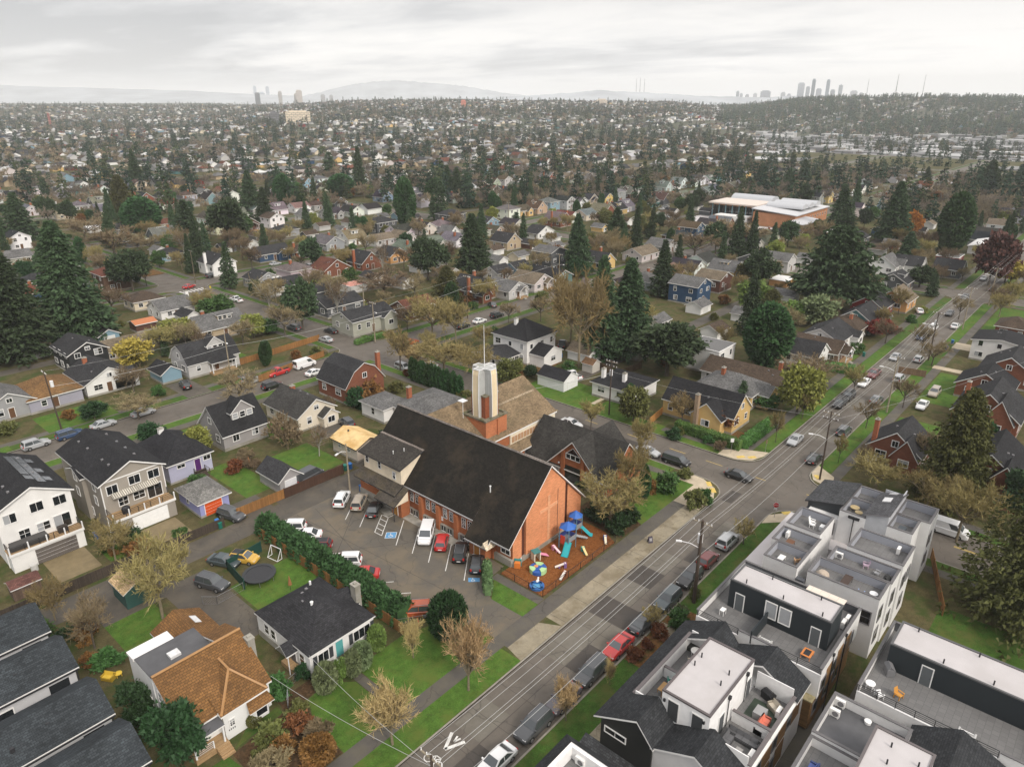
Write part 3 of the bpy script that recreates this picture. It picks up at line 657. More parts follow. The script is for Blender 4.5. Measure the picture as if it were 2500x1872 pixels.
 if porch:
  for(px_,py_,pw,pd,ph,kind)in(porch if isinstance(porch,list)else[porch]):
   pb=MB();pb.box(px_-pw/2,py_-pd/2,0,px_+pw/2,py_+pd/2,found+.05)
   pr=mk('porch',pb,'deck_wood',r)
   pb=MB()
   for sx in(-1,1):
    for sy in(-1,1):pb.box(px_+sx*(pw/2-.15)-.09,py_+sy*(pd/2-.15)-.09,found,px_+sx*(pw/2-.15)+.09,py_+sy*(pd/2-.15)+.09,ph)
   pb.box(px_-pw/2,py_-pd/2,found+.85,px_-.6,py_-pd/2+.06,found+.93).box(px_+.6,py_-pd/2,found+.85,px_+pw/2,py_-pd/2+.06,found+.93)
   mk('railing',pb,'white_metal',pr)
   pb=MB()
   if kind=='gable':gable_roof(pb,px_-pw/2,px_+pw/2,py_-pd/2,py_+pd/2+.4,ph,pw*.28,'y',ov=.25,og=.2)
   else:pb.slab([(px_-pw/2-.2,py_-pd/2-.2,ph+.1),(px_+pw/2+.2,py_-pd/2-.2,ph+.1),(px_+pw/2+.2,py_+pd/2+.2,ph+.5),(px_-pw/2-.2,py_+pd/2+.2,ph+.5)],.15,0,1)
   mk('roof',pb,[rm,trim],pr,roofc)
   sb=MB()
   for k in range(3):sb.box(px_-.6,py_-pd/2-.3*(k+1),0,px_+.6,py_-pd/2-.3*k,max(.05,found-.12*(k+1)))
   mk('steps',sb,'concrete',r)
 for k in range(nv):
  t=rg.uniform(-.35,.35);s_=rg.uniform(.15,.6)*rg.choice((-1,1))
  if roof in('gable',):
   x,y=(t*w_,s_*d_/2)if ax=='x' else(s_*w_/2,t*d_)
   vents(r,[(x,y,zroof(x,y,w_,d_,eave,rise,ax,roof)+.22)],'trim_grey')
 for k in range(skylights):
  t=-w_/2+w_*(k+.7)/(skylights+.4)
  if ax=='x':
   y=-d_/4;z=zroof(0,y,w_,d_,eave,rise,ax,roof)+.23;s_=rise/(d_/2);b=MB()
   b.slab([(t-.4,y-.5,z-.5*s_+.08),(t+.4,y-.5,z-.5*s_+.08),(t+.4,y+.5,z+.5*s_+.08),(t-.4,y+.5,z+.5*s_+.08)],.12,0,0);mk('skylight',b,'lamp_clear',rf)
 return r
# ================================================================== the church
ch=thing('church',(70,71,0),'large brick church with steep black shingle roof and a cross on its gable','church');LAND.append(('the brick church',70,71))
OX,OY=70,71
def cl(pts):return[(p[0]-OX,p[1]-OY)+tuple(p[2:])for p in pts]
BR=(0.32,0.115,0.05);BRL=(0.60,0.25,0.12);BRT=(0.43,0.16,0.075)
class CB(MB):
 def poly(s,pts,m=0):return MB.poly(s,cl(pts),m)
 def box(s,x0,y0,z0,x1,y1,z1,m=0,skip=''):return MB.box(s,x0-OX,y0-OY,z0,x1-OX,y1-OY,z1,m,skip)
 def slab(s,pts,th,mt=0,ms=1):return MB.slab(s,cl(pts),th,mt,ms)
 def tube(s,p0,p1,r0,r1,n=6,m=0,cap=True):return MB.tube(s,(p0[0]-OX,p0[1]-OY,p0[2]),(p1[0]-OX,p1[1]-OY,p1[2]),r0,r1,n,m,cap)
 def prism(s,pts,*a,**k):return MB.prism(s,cl(pts),*a,**k)
SL=1.02;ZRG=12.75;UM=70.0
def zn(u):return ZRG-SL*abs(u-UM)
b=CB();yf,yb=54.9,86.7
xl,xr=62.3,78.0
b.poly([(xl,yf,0),(xr,yf,0),(xr,yf,zn(xr)-.25),(UM,yf,ZRG-.25),(xl,yf,zn(xl)-.25)]);b.poly([(xl,yb,0),(xl,yb,zn(xl)-.25),(UM,yb,ZRG-.25),(xr,yb,zn(xr)-.25),(xr,yb,0)])
b.poly([(xl,yb,0),(xl,yf,0),(xl,yf,zn(xl)-.25),(xl,yb,zn(xl)-.25)]);b.poly([(xr,yf,0),(xr,yb,0),(xr,yb,zn(xr)-.25),(xr,yf,zn(xr)-.25)])
mk('wall',b,'brick',ch,BR)
b=CB()
b.poly([(64.95,54.55,0),(73.75,54.55,0),(73.75,54.55,zn(73.75)-.3),(UM,54.55,ZRG-.3),(64.95,54.55,zn(64.95)-.3)])
for x in(64.95,73.75):b.poly([(x,54.55,0),(x,54.9,0),(x,54.9,zn(x)-.3),(x,54.55,zn(x)-.3)][::(1 if x>70 else-1)])
mk('gable_panel',b,'brick',ch,BRL)
b=CB();b.poly([(62.3,54.72,0),(64.2,54.72,0),(64.2,54.72,zn(64.2)-.3),(62.3,54.72,zn(62.3)-.3)]);mk('gable_panel',b,'brick',ch,BRL)
b=CB();b.poly([(74.5,54.72,0),(78,54.72,0),(78,54.72,zn(78)-.3),(74.5,54.72,zn(74.5)-.3)]);mk('gable_panel',b,'brick',ch,BRL)
for x0,x1 in((64.2,64.95),(73.75,74.5)):
 b=CB();b.box(x0,54.86,0,x1,54.895,min(zn(x0),zn(x1))-.35);mk('gable_recess',b,'brick',ch,(0.10,0.035,0.02))
b=CB();b.box(69.62,54.50,.8,70.18,54.55,8.0).box(67.9,54.49,5.75,71.9,54.55,6.25);mk('cross',b,'brick',ch,(0.66,0.33,0.18))
b=CB();b.box(71.95,54.52,1.0,72.02,54.55,8.2);mk('expansion_joint',b,'trim_dark',ch)
b=CB();b.box(62.1,54.35,-.1,78.2,54.85,.55).box(61.9,54.7,-.1,62.5,86.9,1.05);mk('plinth',b,'concrete',ch)
DK=(0.0165,0.0145,0.0118)
b=CB();th=.22;ex=61.95
z1=lambda u:zn(u)+.02
b.slab([(ex,86.9,z1(ex)),(ex,61.9,z1(ex)),(UM,61.9,ZRG),(UM,86.9,ZRG)],th);b.slab([(61.0,61.9,z1(61.0)),(61.0,54.2,z1(61.0)),(UM,54.2,ZRG),(UM,61.9,ZRG)],th)
b.slab([(60.05,61.9,z1(60.05)),(60.05,57.6,z1(60.05)),(61.0,57.6,z1(61.0)),(61.0,61.9,z1(61.0))],th)
b.slab([(78.6,54.2,z1(78.6)),(78.6,86.9,z1(78.6)),(UM,86.9,ZRG),(UM,54.2,ZRG)],th)
rf=mk('roof',b,['shingle_church','trim'],ch,DK)
b=CB();b.slab([(69.78,86.95,ZRG+.03),(69.78,54.15,ZRG+.03),(UM,54.15,ZRG+.12),(UM,86.95,ZRG+.12)],.07,0,0).slab([(70.22,54.15,ZRG+.03),(70.22,86.95,ZRG+.03),(UM,86.95,ZRG+.12),(UM,54.15,ZRG+.12)],.07,0,0);mk('ridge_cap',b,'shingle',rf,(0.16,0.14,0.125))
b=CB()
for v0,v1,u in((86.9,61.9,61.9),(61.9,57.6,60.0),(57.6,54.2,60.95)):b.tube((u,v0,z1(u)-.1),(u,v1,z1(u)-.1),.07,.07,6)
mk('gutter',b,'trim_grey',ch)
b=CB();b.tube((65.2,61.5,zn(65.2)-.1),(65.2,61.5,zn(65.2)+.9),.08,.08,8).ball((65.2-OX,61.5-OY,zn(65.2)+.95),.16,.16,.12,8,5);mk('roof_vent',b,'white_metal',rf)
for v_ in(75.4,74.2,71.75,70.45,68.0,66.7,64.1,62.9):
 b=MB();b.box(-.4,-.03,-.8,.4,.03,.8,1);
 for q_ in((-.42,-.36),(.36,.42)):b.box(q_[0],-.06,-.82,q_[1],.0,.82,0)
 b.box(-.36,-.06,.76,.36,0,.82,0).box(-.36,-.06,-.82,.36,0,-.76,0)
 for s_ in(-1,1):b.tube((0,-.05,.1),(s_*.36,-.05,-.5),.02,.02,4,0);b.tube((0,-.05,.55),(s_*.36,-.05,.0),.02,.02,4,0)
 b.tube((0,-.05,-.76),(0,-.05,.76),.02,.02,4,0)
 mk('window',b,['trim','glass'],ch,None,False,(xl-.02-OX,v_-OY,3.0),FACE['w'])
 b=MB();b.box(-.36,-.03,-.42,.36,.03,.42,1).box(-.42,-.08,-.5,.42,-.02,-.42,0).box(-.02,-.05,-.42,.02,-.02,.42,0);mk('basement_window',b,['trim','glass'],ch,None,False,(61.88-OX,v_-OY,.62),FACE['w'])
for v_ in(76.5,73.0,69.2,65.4,61.7,58.2):
 b=CB();b.box(61.75,v_-.35,-.1,xl,v_+.35,zn(61.8)-.45);mk('pilaster',b,'brick',ch,BR)
b=CB();b.box(xl-.07,68.5,1.5,xl-.02,69.0,2.2);mk('notice',b,'white_metal',ch)
b=CB();b.box(60.95,77.7,1.6,60.98,78.0,2.1);mk('notice',b,'white_metal',ch)
window(ch,'w',xl-.02-OX,56.0-OY,1.9,1.6,.8);
b=CB();b.box(60.6,58.3,0,62.2,61.4,2.4);pr=mk('side_porch',b,'brick',ch,BR);door(pr,'w',60.58-OX,59.9-OY,.15,1.0,2.0,(0.35,0.15,0.03))
b=CB();b.poly([(60.0,58.6,2.55),(60.0,57.4,2.55),(60.0,58.0,3.35)][::-1]);b.slab([(59.8,58.0,3.5),(62,58.0,3.5),(62,57.3,2.6),(59.8,57.3,2.6)][::-1],.1,1,1);mk('porch_gable',b,['stucco','shingle'],ch,(0.66,0.56,0.42))
CREAM=(0.72,0.62,0.47)
b=CB();b.poly([(61.5,85.9,4.3),(61.5,76.8,4.3),(61.5,76.8,7.6),(61.5,85.9,7.6)]);b.poly([(61.5,76.8,4.3),(65.6,76.8,8.2),(65.6,76.8,9.0),(61.5,76.8,7.6)]);b.poly([(61.5,85.9,4.3),(61.5,85.9,7.6),(65.6,85.9,9.0),(65.6,85.9,8.2)])
dm=mk('dormer',b,'stucco',ch,CREAM)
b=CB();b.slab([(60.8,86.4,7.75),(60.8,76.2,7.75),(65.9,76.2,9.35),(65.9,86.4,9.35)],.2);mk('roof',b,['shingle','trim_dark'],dm,(0.045,0.040,0.035))
b=CB();b.box(65.5,76.2,9.25,65.95,86.4,9.42);mk('ridge_cap',b,'shingle',dm,(0.2,0.17,0.15))
for v_,z_ in((85.0,6.6),(81.9,6.5),(78.4,5.9)):window(dm,'w',61.47-OX,v_-OY,z_,.6,1.15,'white',1,2)
for v_,u_ in((80.2,63.0),(79.0,64.2)):
 z_=7.75+(u_-60.8)*.314;b=CB();b.tube((u_,v_,z_),(u_,v_,z_+.5),.06,.06,6).ball((u_-OX,v_-OY,z_+.5),.11,.11,.08,6,4);mk('roof_vent',b,'white_metal',dm)
b=CB();b.slab([(59.7,86.6,3.75),(59.7,76.4,3.75),(61.6,76.4,4.9),(61.6,86.6,4.9)],.18);mk('skirt_roof',b,['shingle_moss','trim_dark'],ch,(0.07,0.06,0.05))
b=CB();b.box(60.75,77.9,0,62.3,86.3,4.2);mk('wall',b,'brick',ch,BR)
b=CB();b.box(60.6,77.8,-.1,60.9,86.4,1.25);mk('plinth',b,'concrete',ch)
for v_,z_ in((84.6,3.1),(81.6,3.1)):window(ch,'w',60.73-OX,v_-OY,z_,.8,.8,'white',1)
b=CB();b.slab([(58.5,80.0,2.75),(58.5,75.2,2.75),(61.6,75.2,4.65),(61.6,80.0,4.65)],.16);pc=mk('entrance_canopy',b,['shingle_moss','trim_dark'],ch,(0.07,0.06,0.05))
b=CB();b.poly([(58.6,75.4,2.6),(61.5,75.4,2.6),(61.5,75.4,4.45)]);mk('gable_side',b,'stucco',pc,CREAM)
for v_ in(79.6,75.7):
 b=CB();b.tube((58.8,v_,0),(58.8,v_,2.6),.07,.07,6);mk('post',b,'black_metal',pc)
b=CB();b.box(60.2,75.6,0,61.9,77.9,2.6);mk('wall',b,'brick',ch,BR);door(ch,'w',60.18-OX,77.0-OY,.1,1.0,2.1,(0.36,0.17,0.04))
CXs,CYs,ZT,ZS=80.8,77.2,10.5,18.7
tw=CB();tw.box(CXs-2.6,CYs-2.6,0,CXs+2.6,CYs+2.6,ZT-.3);tw.box(CXs+.1,CYs-2.8,3,CXs+.5,CYs-2.6,ZT-.5);tow=mk('tower',tw,'brick',ch,BRT)
b=CB()
for x0,y0,x1,y1 in((-2.75,-2.75,2.75,-2.35),(-2.75,2.35,2.75,2.75),(-2.75,-2.35,-2.35,2.35),(2.35,-2.35,2.75,2.35)):b.box(CXs+x0,CYs+y0,ZT-.3,CXs+x1,CYs+y1,ZT+.05)
b.box(CXs-2.35,CYs-2.35,ZT-.3,CXs+2.35,CYs+2.35,ZT-.2);mk('parapet',b,mat('mossy_stone',(0.19,0.165,0.12),var=.3,scale=2.5,col2=(0.06,0.07,0.02),rough=.95),tow)
b=CB();HWF=.66
PRF=[(2.2,ZT-.2),(2.25,ZT+3.8),(2.1,ZS-.75),(1.95,ZS)]
for k in range(4):
 a=k*math.pi/2;c,s=math.cos(a),math.sin(a)
 def fp(r,t,z):return(CXs+c*r-s*t,CYs+s*r+c*t,z)
 for(ra,za),(rb,zb)in zip(PRF,PRF[1:]):
  hw=HWF
  b.poly([fp(ra,-hw,za),fp(ra,hw,za),fp(rb,hw,zb),fp(rb,-hw,zb)],0)
  b.poly([fp(.3,-hw,za),fp(ra,-hw,za),fp(rb,-hw,zb),fp(.3,-hw,zb)],1);b.poly([fp(ra,hw,za),fp(.3,hw,za),fp(.3,hw,zb),fp(rb,hw,zb)],1)
 b.poly([fp(.2,-HWF,ZS),fp(1.95,-HWF,ZS),fp(1.95,HWF,ZS),fp(.2,HWF,ZS)],2)
b.box(CXs-1,CYs-1,ZS-.05,CXs+1,CYs+1,ZS+.04,2)
defm('spire_panel',(0.72,0.59,0.39),kind='board',uvs=(0.24,9,.02),var=.08,mort=.75,rough=.6)
defm('spire_metal',(0.42,0.425,0.41),kind='board',uvs=(0.45,9,.02),var=.12,mort=.7,rough=.5,col2=(0.23,0.23,0.17))
sp=mk('spire',b,['spire_panel','spire_metal','spire_metal'],tow)
b=CB()
for k in range(4):
 a=k*math.pi/2;c,s=math.cos(a),math.sin(a)
 for t in(-HWF,HWF):
  for(ra,za),(rb,zb)in zip(PRF,PRF[1:]):b.tube((CXs+c*(ra+.02)-s*t,CYs+s*(ra+.02)+c*t,za),(CXs+c*(rb+.02)-s*t,CYs+s*(rb+.02)+c*t,zb+.05),.06,.06,4)
  b.tube((CXs+c*2.0-s*t,CYs+s*2.0+c*t,ZS+.08),(CXs+c*.75-s*t,CYs+s*.75+c*t,ZS+.08),.07,.07,4)
 b.tube((CXs+c*2.0+s*HWF,CYs+s*2.0-c*HWF,ZS+.08),(CXs+c*2.0-s*HWF,CYs+s*2.0+c*HWF,ZS+.08),.07,.07,4)
mk('edge_strip',b,'white_metal',sp)
for sx,sy in((-1,-1),(1,-1),(-1,1)):
 b=CB();x0,x1=sorted((CXs+sx*.64,CXs+sx*1.6));y0,y1=sorted((CYs+sy*.64,CYs+sy*1.6))
 b.box(x0,y0,ZT-.2,x1,y1,ZT+3.6,0).box(x0-.1,y0-.1,ZT+3.6,x1+.1,y1+.1,ZT+3.78,1)
 mk('niche',b,['brick','mossy_stone'],tow,(0.24,0.075,0.035))
b=CB();b.tube((CXs,CYs,ZS),(CXs,CYs,ZS+7.3),.08,.035,6);mk('mast',b,'white_metal',tow)
for x,y in((CXs-3.3,CYs+2.0),(CXs+3.2,CYs+1.0)):
 b=CB();b.box(x-.6,y-.6,ZT+2.6,x+.6,y+.6,ZT+2.7).tube((x,y,ZT-2),(x,y,ZT+2.6),.05,.05,5);mk('antenna',b,'white_metal',tow)
HV,HZ,EV,EZ,HU=82.0,11.65,73.7,6.65,96.3
b=CB();b.box(77.9,EV+.3,0,HU-.5,90.0,EZ);b.poly([(HU-.5,EV+.3,EZ),(HU-.5,90.0,EZ),(HU-.5,HV,HZ-.3)]);mk('hall_wall',b,'brick',ch,BR)
TAN=(0.20,0.145,0.088)
b=CB();b.slab([(77,EV,EZ),(HU,EV,EZ),(HU,HV,HZ),(71.1,HV,HZ)],.25).slab([(HU,90.3,EZ),(77,90.3,EZ),(71.1,HV,HZ),(HU,HV,HZ)],.25);hr=mk('hall_roof',b,['shingle_moss','trim'],ch,TAN)
zh=lambda v_:EZ+(HZ-EZ)*(v_-EV)/(HV-EV)
b=CB();b.slab([(83.4,78.6,zh(78.6)+.08),(95.6,78.6,zh(78.6)+.08),(95.6,78.9,zh(78.9)+.12),(83.4,78.9,zh(78.9)+.12)],.15,0,0);mk('roof_step',b,'shingle',hr,(0.3,0.235,0.16))
b=CB();b.box(83.4,EV+.05,4.5,HU-.5,EV+.28,EZ-.1);band=mk('window_band',b,'stucco',ch,(0.70,0.62,0.48))
for k in range(7):
 x=83.75+k*1.6;cc=(0.42,0.25,0.14)if k not in(5,6)else(0.45,0.46,0.42)
 if k==6:cc=(0.16,0.17,0.17)
 b=CB();b.box(x,EV-.02,4.75,x+1.4,EV+.05,5.85,0).box(x+.68,EV-.05,4.75,x+.72,EV-.02,5.85,1);mk('window',b,['paint','trim'],band,cc)
b=CB();b.slab([(81,EV-1.6,3.5),(HU+.1,EV-1.6,3.5),(HU+.1,EV+.2,4.6),(81,EV+.2,4.6)],.22);mk('hall_skirt_roof',b,['shingle_moss','trim'],ch,TAN)
b=CB();b.box(80,EV-1.1,0,HU-.5,EV+.3,3.5);mk('hall_wall',b,'brick',ch,BR)
for x in(91.6,87.2):window(ch,'s',x-OX,EV-1.12-OY,2.4,2.6,1.4,'grey',2)
b=CB();b.box(89.3,EV-1.4,0,89.8,EV-1.1,3.4);mk('pilaster',b,'brick',ch,BR)
WD=(0.04,0.038,0.035);ux0,ux1=86.4,96.7;vy0,vy1=55.4,72.6;um=91.55;zr_,ze_=7.7,2.5
b=CB();b.box(ux0,vy0,0,ux1,vy1,ze_);b.poly([(ux0,vy0,ze_),(ux1,vy0,ze_),(um,vy0,zr_)])
b.box(86.2,57.3,0,97,67.4,ze_);b.poly([(86.2,67.4,ze_),(86.2,57.3,ze_),(86.2,62.35,zr_)]);b.poly([(97,57.3,ze_),(97,67.4,ze_),(97,62.35,zr_)]);mk('entrance_wing',b,'brick',ch,BR)
b=CB();sA=(zr_-ze_)/(um-ux0)
zE=ze_-sA*.4
b.slab([(ux0-.4,73.0,zE+.2),(ux0-.4,vy0-.4,zE+.2),(um,vy0-.4,zr_+.2),(um,73.0,zr_+.2)],.2).slab([(ux1+.4,vy0-.4,zE+.2),(ux1+.4,73.0,zE+.2),(um,73.0,zr_+.2),(um,vy0-.4,zr_+.2)],.2)
b.slab([(85.7,56.9,zE+.19),(97.5,56.9,zE+.19),(97.5,62.35,zr_+.19),(85.7,62.35,zr_+.19)],.2).slab([(97.5,67.8,zE+.19),(85.7,67.8,zE+.19),(85.7,62.35,zr_+.19),(97.5,62.35,zr_+.19)],.2)
mk('wing_roof',b,['shingle','trim'],ch,WD)
b=CB();b.poly([(86.15,60.9,4.5),(86.15,60.9,4.45),(86.15,63.7,4.45),(86.15,63.7,5.3),(86.15,62.35,6.5),(86.15,60.9,5.3)]);gw=mk('gable_window',b,'glass',ch)
b=CB()
for p,q_ in(((86.1,60.9,4.4),(86.1,63.8,4.4)),((86.1,60.9,4.4),(86.1,60.9,5.3)),((86.1,63.8,4.4),(86.1,63.8,5.3)),((86.1,60.9,5.3),(86.1,62.35,6.55)),((86.1,63.8,5.3),(86.1,62.35,6.55)),((86.1,60.9,5.3),(86.1,63.8,5.3)),((86.1,61.85,4.4),(86.1,61.85,5.3)),((86.1,62.85,4.4),(86.1,62.85,5.3))):b.tube(p,q_,.05,.05,4)
mk('frame',b,'trim',gw)
for v_ in(60.3,64.4):
 b=CB();b.box(85.95,v_-.35,0,86.2,v_+.35,5.4 if v_<62 else 5.6);mk('pilaster',b,'brick',ch,BR)
b=CB();b.box(86.12,60.8,.1,86.19,63.9,3.1);mk('entrance_recess',b,'glass',ch)
b=CB();b.box(84.2,60.4,-.05,86.2,64.2,.15);mk('entrance_step',b,'concrete',ch)
window(ch,'w',86.18-OX,58.7-OY,1.5,1.9,1.3,'white',2);window(ch,'w',86.18-OX,66.0-OY,1.5,1.5,1.5,'white',2)
for v_ in(59.6,65.2):
 b=CB();b.box(85.95,v_-.12,2.9,86.2,v_+.12,3.15);mk('wall_lamp',b,'lamp_clear',ch)
b=CB();b.tube((93.6,57.0,5.2),(93.6,57.0,6.2),.06,.06,6).ball((93.6-OX,57-OY,6.2),.14,.14,.1,6,4);mk('roof_vent',b,'white_metal',ch)
# ================================================================== houses on the left, near the camera
def railing(b,pts,z,h=1.0,m=0,post=.05,bars=True):
 for(x0,y0),(x1,y1)in zip(pts,pts[1:]):
  L_=math.hypot(x1-x0,y1-y0);n=max(1,int(L_/1.6))
  for k in range(n+1):t=k/n;x,y=x0+(x1-x0)*t,y0+(y1-y0)*t;b.box(x-post,y-post,z,x+post,y+post,z+h,m)
  for hh in((.25,.5,.75,1.0)if bars else(1.0,)):b.tube((x0,y0,z+h*hh),(x1,y1,z+h*hh),.02 if hh<1 else.035,.02 if hh<1 else.035,4,m)
def big_house(u0,u1,v0,v1,ze,zr,wall,label,land,deckv,solar=False):
 cx_,cy2=(u0+u1)/2,(v0+v1)/2;r=thing('house',(cx_,cy2,0),label,'house');LAND.append((land,cx_,cy2))
 hw,hd=(u1-u0)/2,(v1-v0)/2
 b=MB();gable_walls(b,-hw,hw,-hd,hd,0,ze,zr-ze,'y');mk('wall',b,'siding',r,wall)
 b=MB();gable_roof(b,-hw,hw,-hd,hd,ze,zr-ze,'y',ov=.5,og=.5,th=.22);rf=mk('roof',b,['shingle','trim'],r,(0.021,0.021,0.023))
 dy=deckv-cy2
 b=MB();b.box(-hw,dy,0,hw,-hd,2.75);mk('garage_storey',b,'siding',r,wall)
 b=MB();b.box(-hw-.1,dy-.15,2.75,hw+.1,-hd,2.95);dk=mk('deck',b,'deck_wood',r)
 b=MB();b.box(-hw-.12,dy-.2,2.6,hw+.12,dy-.15,3.0);mk('fascia',b,'trim',dk)
 b=MB();railing(b,[(-hw,-hd-.1),(-hw,dy-.05),(hw,dy-.05),(hw,-hd-.1)],2.95,1.0,0,.04);mk('railing',b,'black_metal',dk)
 b=MB()
 for k in range(5):x=-hw+2*hw*k/4;b=MB();b.box(x-.08,dy-.13,2.95,x+.08,dy+.03,4.0);mk('post',b,'white_metal',dk)
 for x in(-hw-.02,hw+.02):b=MB();b.box(x-.07,-hd-.03,0,x+.07,-hd+.1,ze-.2);mk('corner_board',b,'trim',r)
 for x,z,wd,ht in((-hw*.68,ze-1.35,1.5,1.35),(hw*.05,ze-.95,1.6,1.35),(hw*.68,ze-1.1,1.6,1.35),(-hw*.42,4.25,1.3,1.3),(hw*.1,4.35,1.6,1.2),(hw*.62,4.1,2.1,2.1)):
  window(r,'s',x,-hd-.03,z,wd,ht,'white',2,2 if z<5 and wd<2 else 1)
 for y,z in((-hd+3,6.6),(-hd+8,6.6),(-hd+11.5,6.4),(-hd+3.2,4.2),(-hd+9,4.0),(-hd+6,1.4)):window(r,'w',-hw-.03,y,z,1.0,1.3)
 b=MB();b.box(-.05,dy+.3,5.9,.1,-hd,6.1)
 vents(rf,[(hw*.45*s_,y,ze+(zr-ze)*.55+.25)for s_,y in((1,hd*.7),(1,hd*.2),(1,-.2*hd),(-1,.3*hd),(-1,-.4*hd),(1,-hd*.6),(-1,hd*.75),(-1,-hd*.7))])
 b=MB();b.tube((-hw*.55,dy-1.1,0),(-hw*.55,dy-1.1,.95),.45,.45,12).tube((-hw*.55,dy-1.1,.95),(-hw*.55,dy-1.1,1.02),.3,.3,12)
 ac=mk('heat_pump',b,'paint',None,(0.5,0.49,0.47));ac.location=(cx_,cy2,0);tag(ac,'round pale heat pump below the deck of %s'%land,'heat pump')
 return r,rf,dk,hw,hd,dy,cx_,cy2
r,rf,dk,hw,hd,dy,cx_,cy2=big_house(16.3,25.4,106.4,121.2,8.5,10.7,(0.76,0.75,0.73),'tall white house with solar panels on its dark roof and a grey garage door','the white house with solar panels',104.4)
s_=2.2/hw
door(r,'s',.9,dy-.02,.05,5.2,2.3,(0.12,0.105,0.095),4,'grey garage door with lit slots','garage_door')
b=MB()
for k in range(4):b.box(2.2,dy-.07,.45+k*.52,3.2,dy-.06,.5+k*.52)
mk('garage_door_light',b,'lamp_clear',r)
solar=mat('solar',(0.10,0.105,0.115),rough=.15,var=.05,spec=.9,kind='paver',uvs=(.55,.55,.03),mort=1.5)
for(x0,x1,y0,y1)in((.5,1.5,-2.4,6.4),(1.6,2.6,-5.4,2.6),(2.7,3.6,-4.6,-1.9),(.5,1.5,-4.5,-2.5),(2.7,3.6,3.4,5),(1.6,2.6,2.9,6.2),(2.7,3.6,-1,.6)):
 for k in range(max(1,int((y1-y0)/1.6))):
  a=y0+k*1.65;z=lambda x:10.7-x*s_+.32
  b=MB();b.slab([(x0,a+1.6,z(x0)),(x0,a,z(x0)),(x1,a,z(x1)),(x1,a+1.6,z(x1))][::-1],.05,0,1);mk('solar_panel',b,[solar,'black_metal'],rf)
r,rf,dk,hw,hd,dy,cx_,cy2=big_house(29.0,37.9,105.2,121.4,8.0,10.2,(0.315,0.285,0.245),'tall taupe house with white trim, a wooden deck and a wide white garage door','the taupe house with the deck',102.7)
door(r,'s',.6,dy-.02,.05,5.0,2.2,(0.8,0.8,0.79),4,'wide white garage door','garage_door')
b=MB();b.box(-hw+.6,-hd-.05,8.0,hw-.1,-hd-.02,8.2);mk('belt_trim',b,'trim',r)
b=MB();b.slab([(-3.4,-hd-1.0,5.55),(3.2,-hd-1.0,5.55),(3.2,-hd,6.05),(-3.4,-hd,6.05)],.06,0,0);aw=mk('awning',b,mat('awning_stripe',(0.45,0.42,0.36),kind='board',uvs=(.3,9,.08),var=.3,mort=.35),r)
b=MB();gable_walls(b,-hw-.6,-hw+1.5,-2,3.2,0,7.0,1.0,'x');bay=mk('side_bay',b,'siding',r,(0.315,0.285,0.245));window(bay,'w',-hw-.63,.6,6.6,1.1,1.4);window(bay,'w',-hw-.63,.6,4,1.1,1.4)
b=MB();gable_roof(b,-hw-.6,-hw+2.4,-2,3.2,7.0,1.0,'x',ov=.3,og=.3);mk('roof',b,['shingle','trim'],bay,(0.021,0.021,0.023))
r=house(45.1,118.2,7.4,11.6,3.5,2.9,'y',(0.42,0.42,0.55),(0.022,0.022,0.025),'lavender house with black hip roof and a purple back door','hip',wins=False,front='n',land='the lavender house',chim=(-.6,2.6,.3),chimc=WHITE)
door(r,'s',1.2,-5.82,.9,.95,2.1,(0.075,0.015,0.12),label='purple door with a cat flap');window(r,'s',-1.6,-5.82,2.75,1.3,.6);window(r,'s',2.9,-5.82,2.7,1.2,.8);window(r,'w',-3.72,-2,2.2,1.2,1.1)
b=MB()
for k in range(5):b.box(.4,-6.3-k*.3,0,2.2,-6.0-k*.3,.85-k*.17)
b.box(.3,-6.3,0,2.3,-5.8,.88);mk('steps',b,'pole_wood',r)
b=MB();railing(b,[(.35,-7.6),(.35,-5.9)],.5,1.0);railing(b,[(2.25,-7.6),(2.25,-5.9)],.5,1.0);mk('railing',b,'pole_wood',r)
r=house(42.1,102.2,4.7,7.0,2.5,1.5,'y',(0.30,0.31,0.56),(0.17,0.165,0.155),'small lavender garage with bright orange door beside the alley','hip',name='garage',cat='garage',wins=False,front='n',land='the lavender garage',nv=0)
door(r,'s',-.2,-3.52,.05,2.7,2.1,(0.62,0.085,0.012),4,'orange garage door','garage_door');window(r,'w',-2.37,.4,1.6,.6,.7,'white',1)
house(57.9,121.4,8.8,8.8,3.3,4.3,'x',(0.30,0.285,0.28),DARK,'grey gabled house with a large white trimmed dormer',land='the grey dormer house',dormer=(.6,-2.9,4.3,'gable','s'),front='n',nv=3,found=.6)
r=house(71.3,119.6,8.4,11.6,3.1,2.6,'y',(0.66,0.595,0.49),(0.05,0.048,0.045),'cream bungalow with dark roof and small brick chimney',land='the cream bungalow',chim=(.3,2.6,.5),front='w',wing=[(2.0,-6.3,3.4,2.6,2.3,1.2,'y')])
r=house(69.75,99.0,5.6,7.2,2.7,1.15,'y',(0.56,0.50,0.42),(0.66,0.48,0.235),'cream garage with pale yellow roof and green door',name='garage',cat='garage',wm='stucco',rm=mat('yellow_roof',(0.6,0.45,0.22),obj=True,var=.12,scale=.9,col2=(0.5,0.30,0.10),rough=.8),trim='trim_dark',wins=False,front='n',land='the pale yellow garage',nv=0)
door(r,'s',1.0,-3.62,.05,2.5,2.1,(0.01,0.11,0.07),4,'green garage door','garage_door');window(r,'w',-2.82,1.5,1.7,.7,.6);window(r,'w',-2.82,-1.2,1.7,.7,.6)
b=MB();b.tube((-.6,1.6,3.4),(-.6,1.6,4.1),.22,.16,8);mk('roof_vent',b,'bark',r)
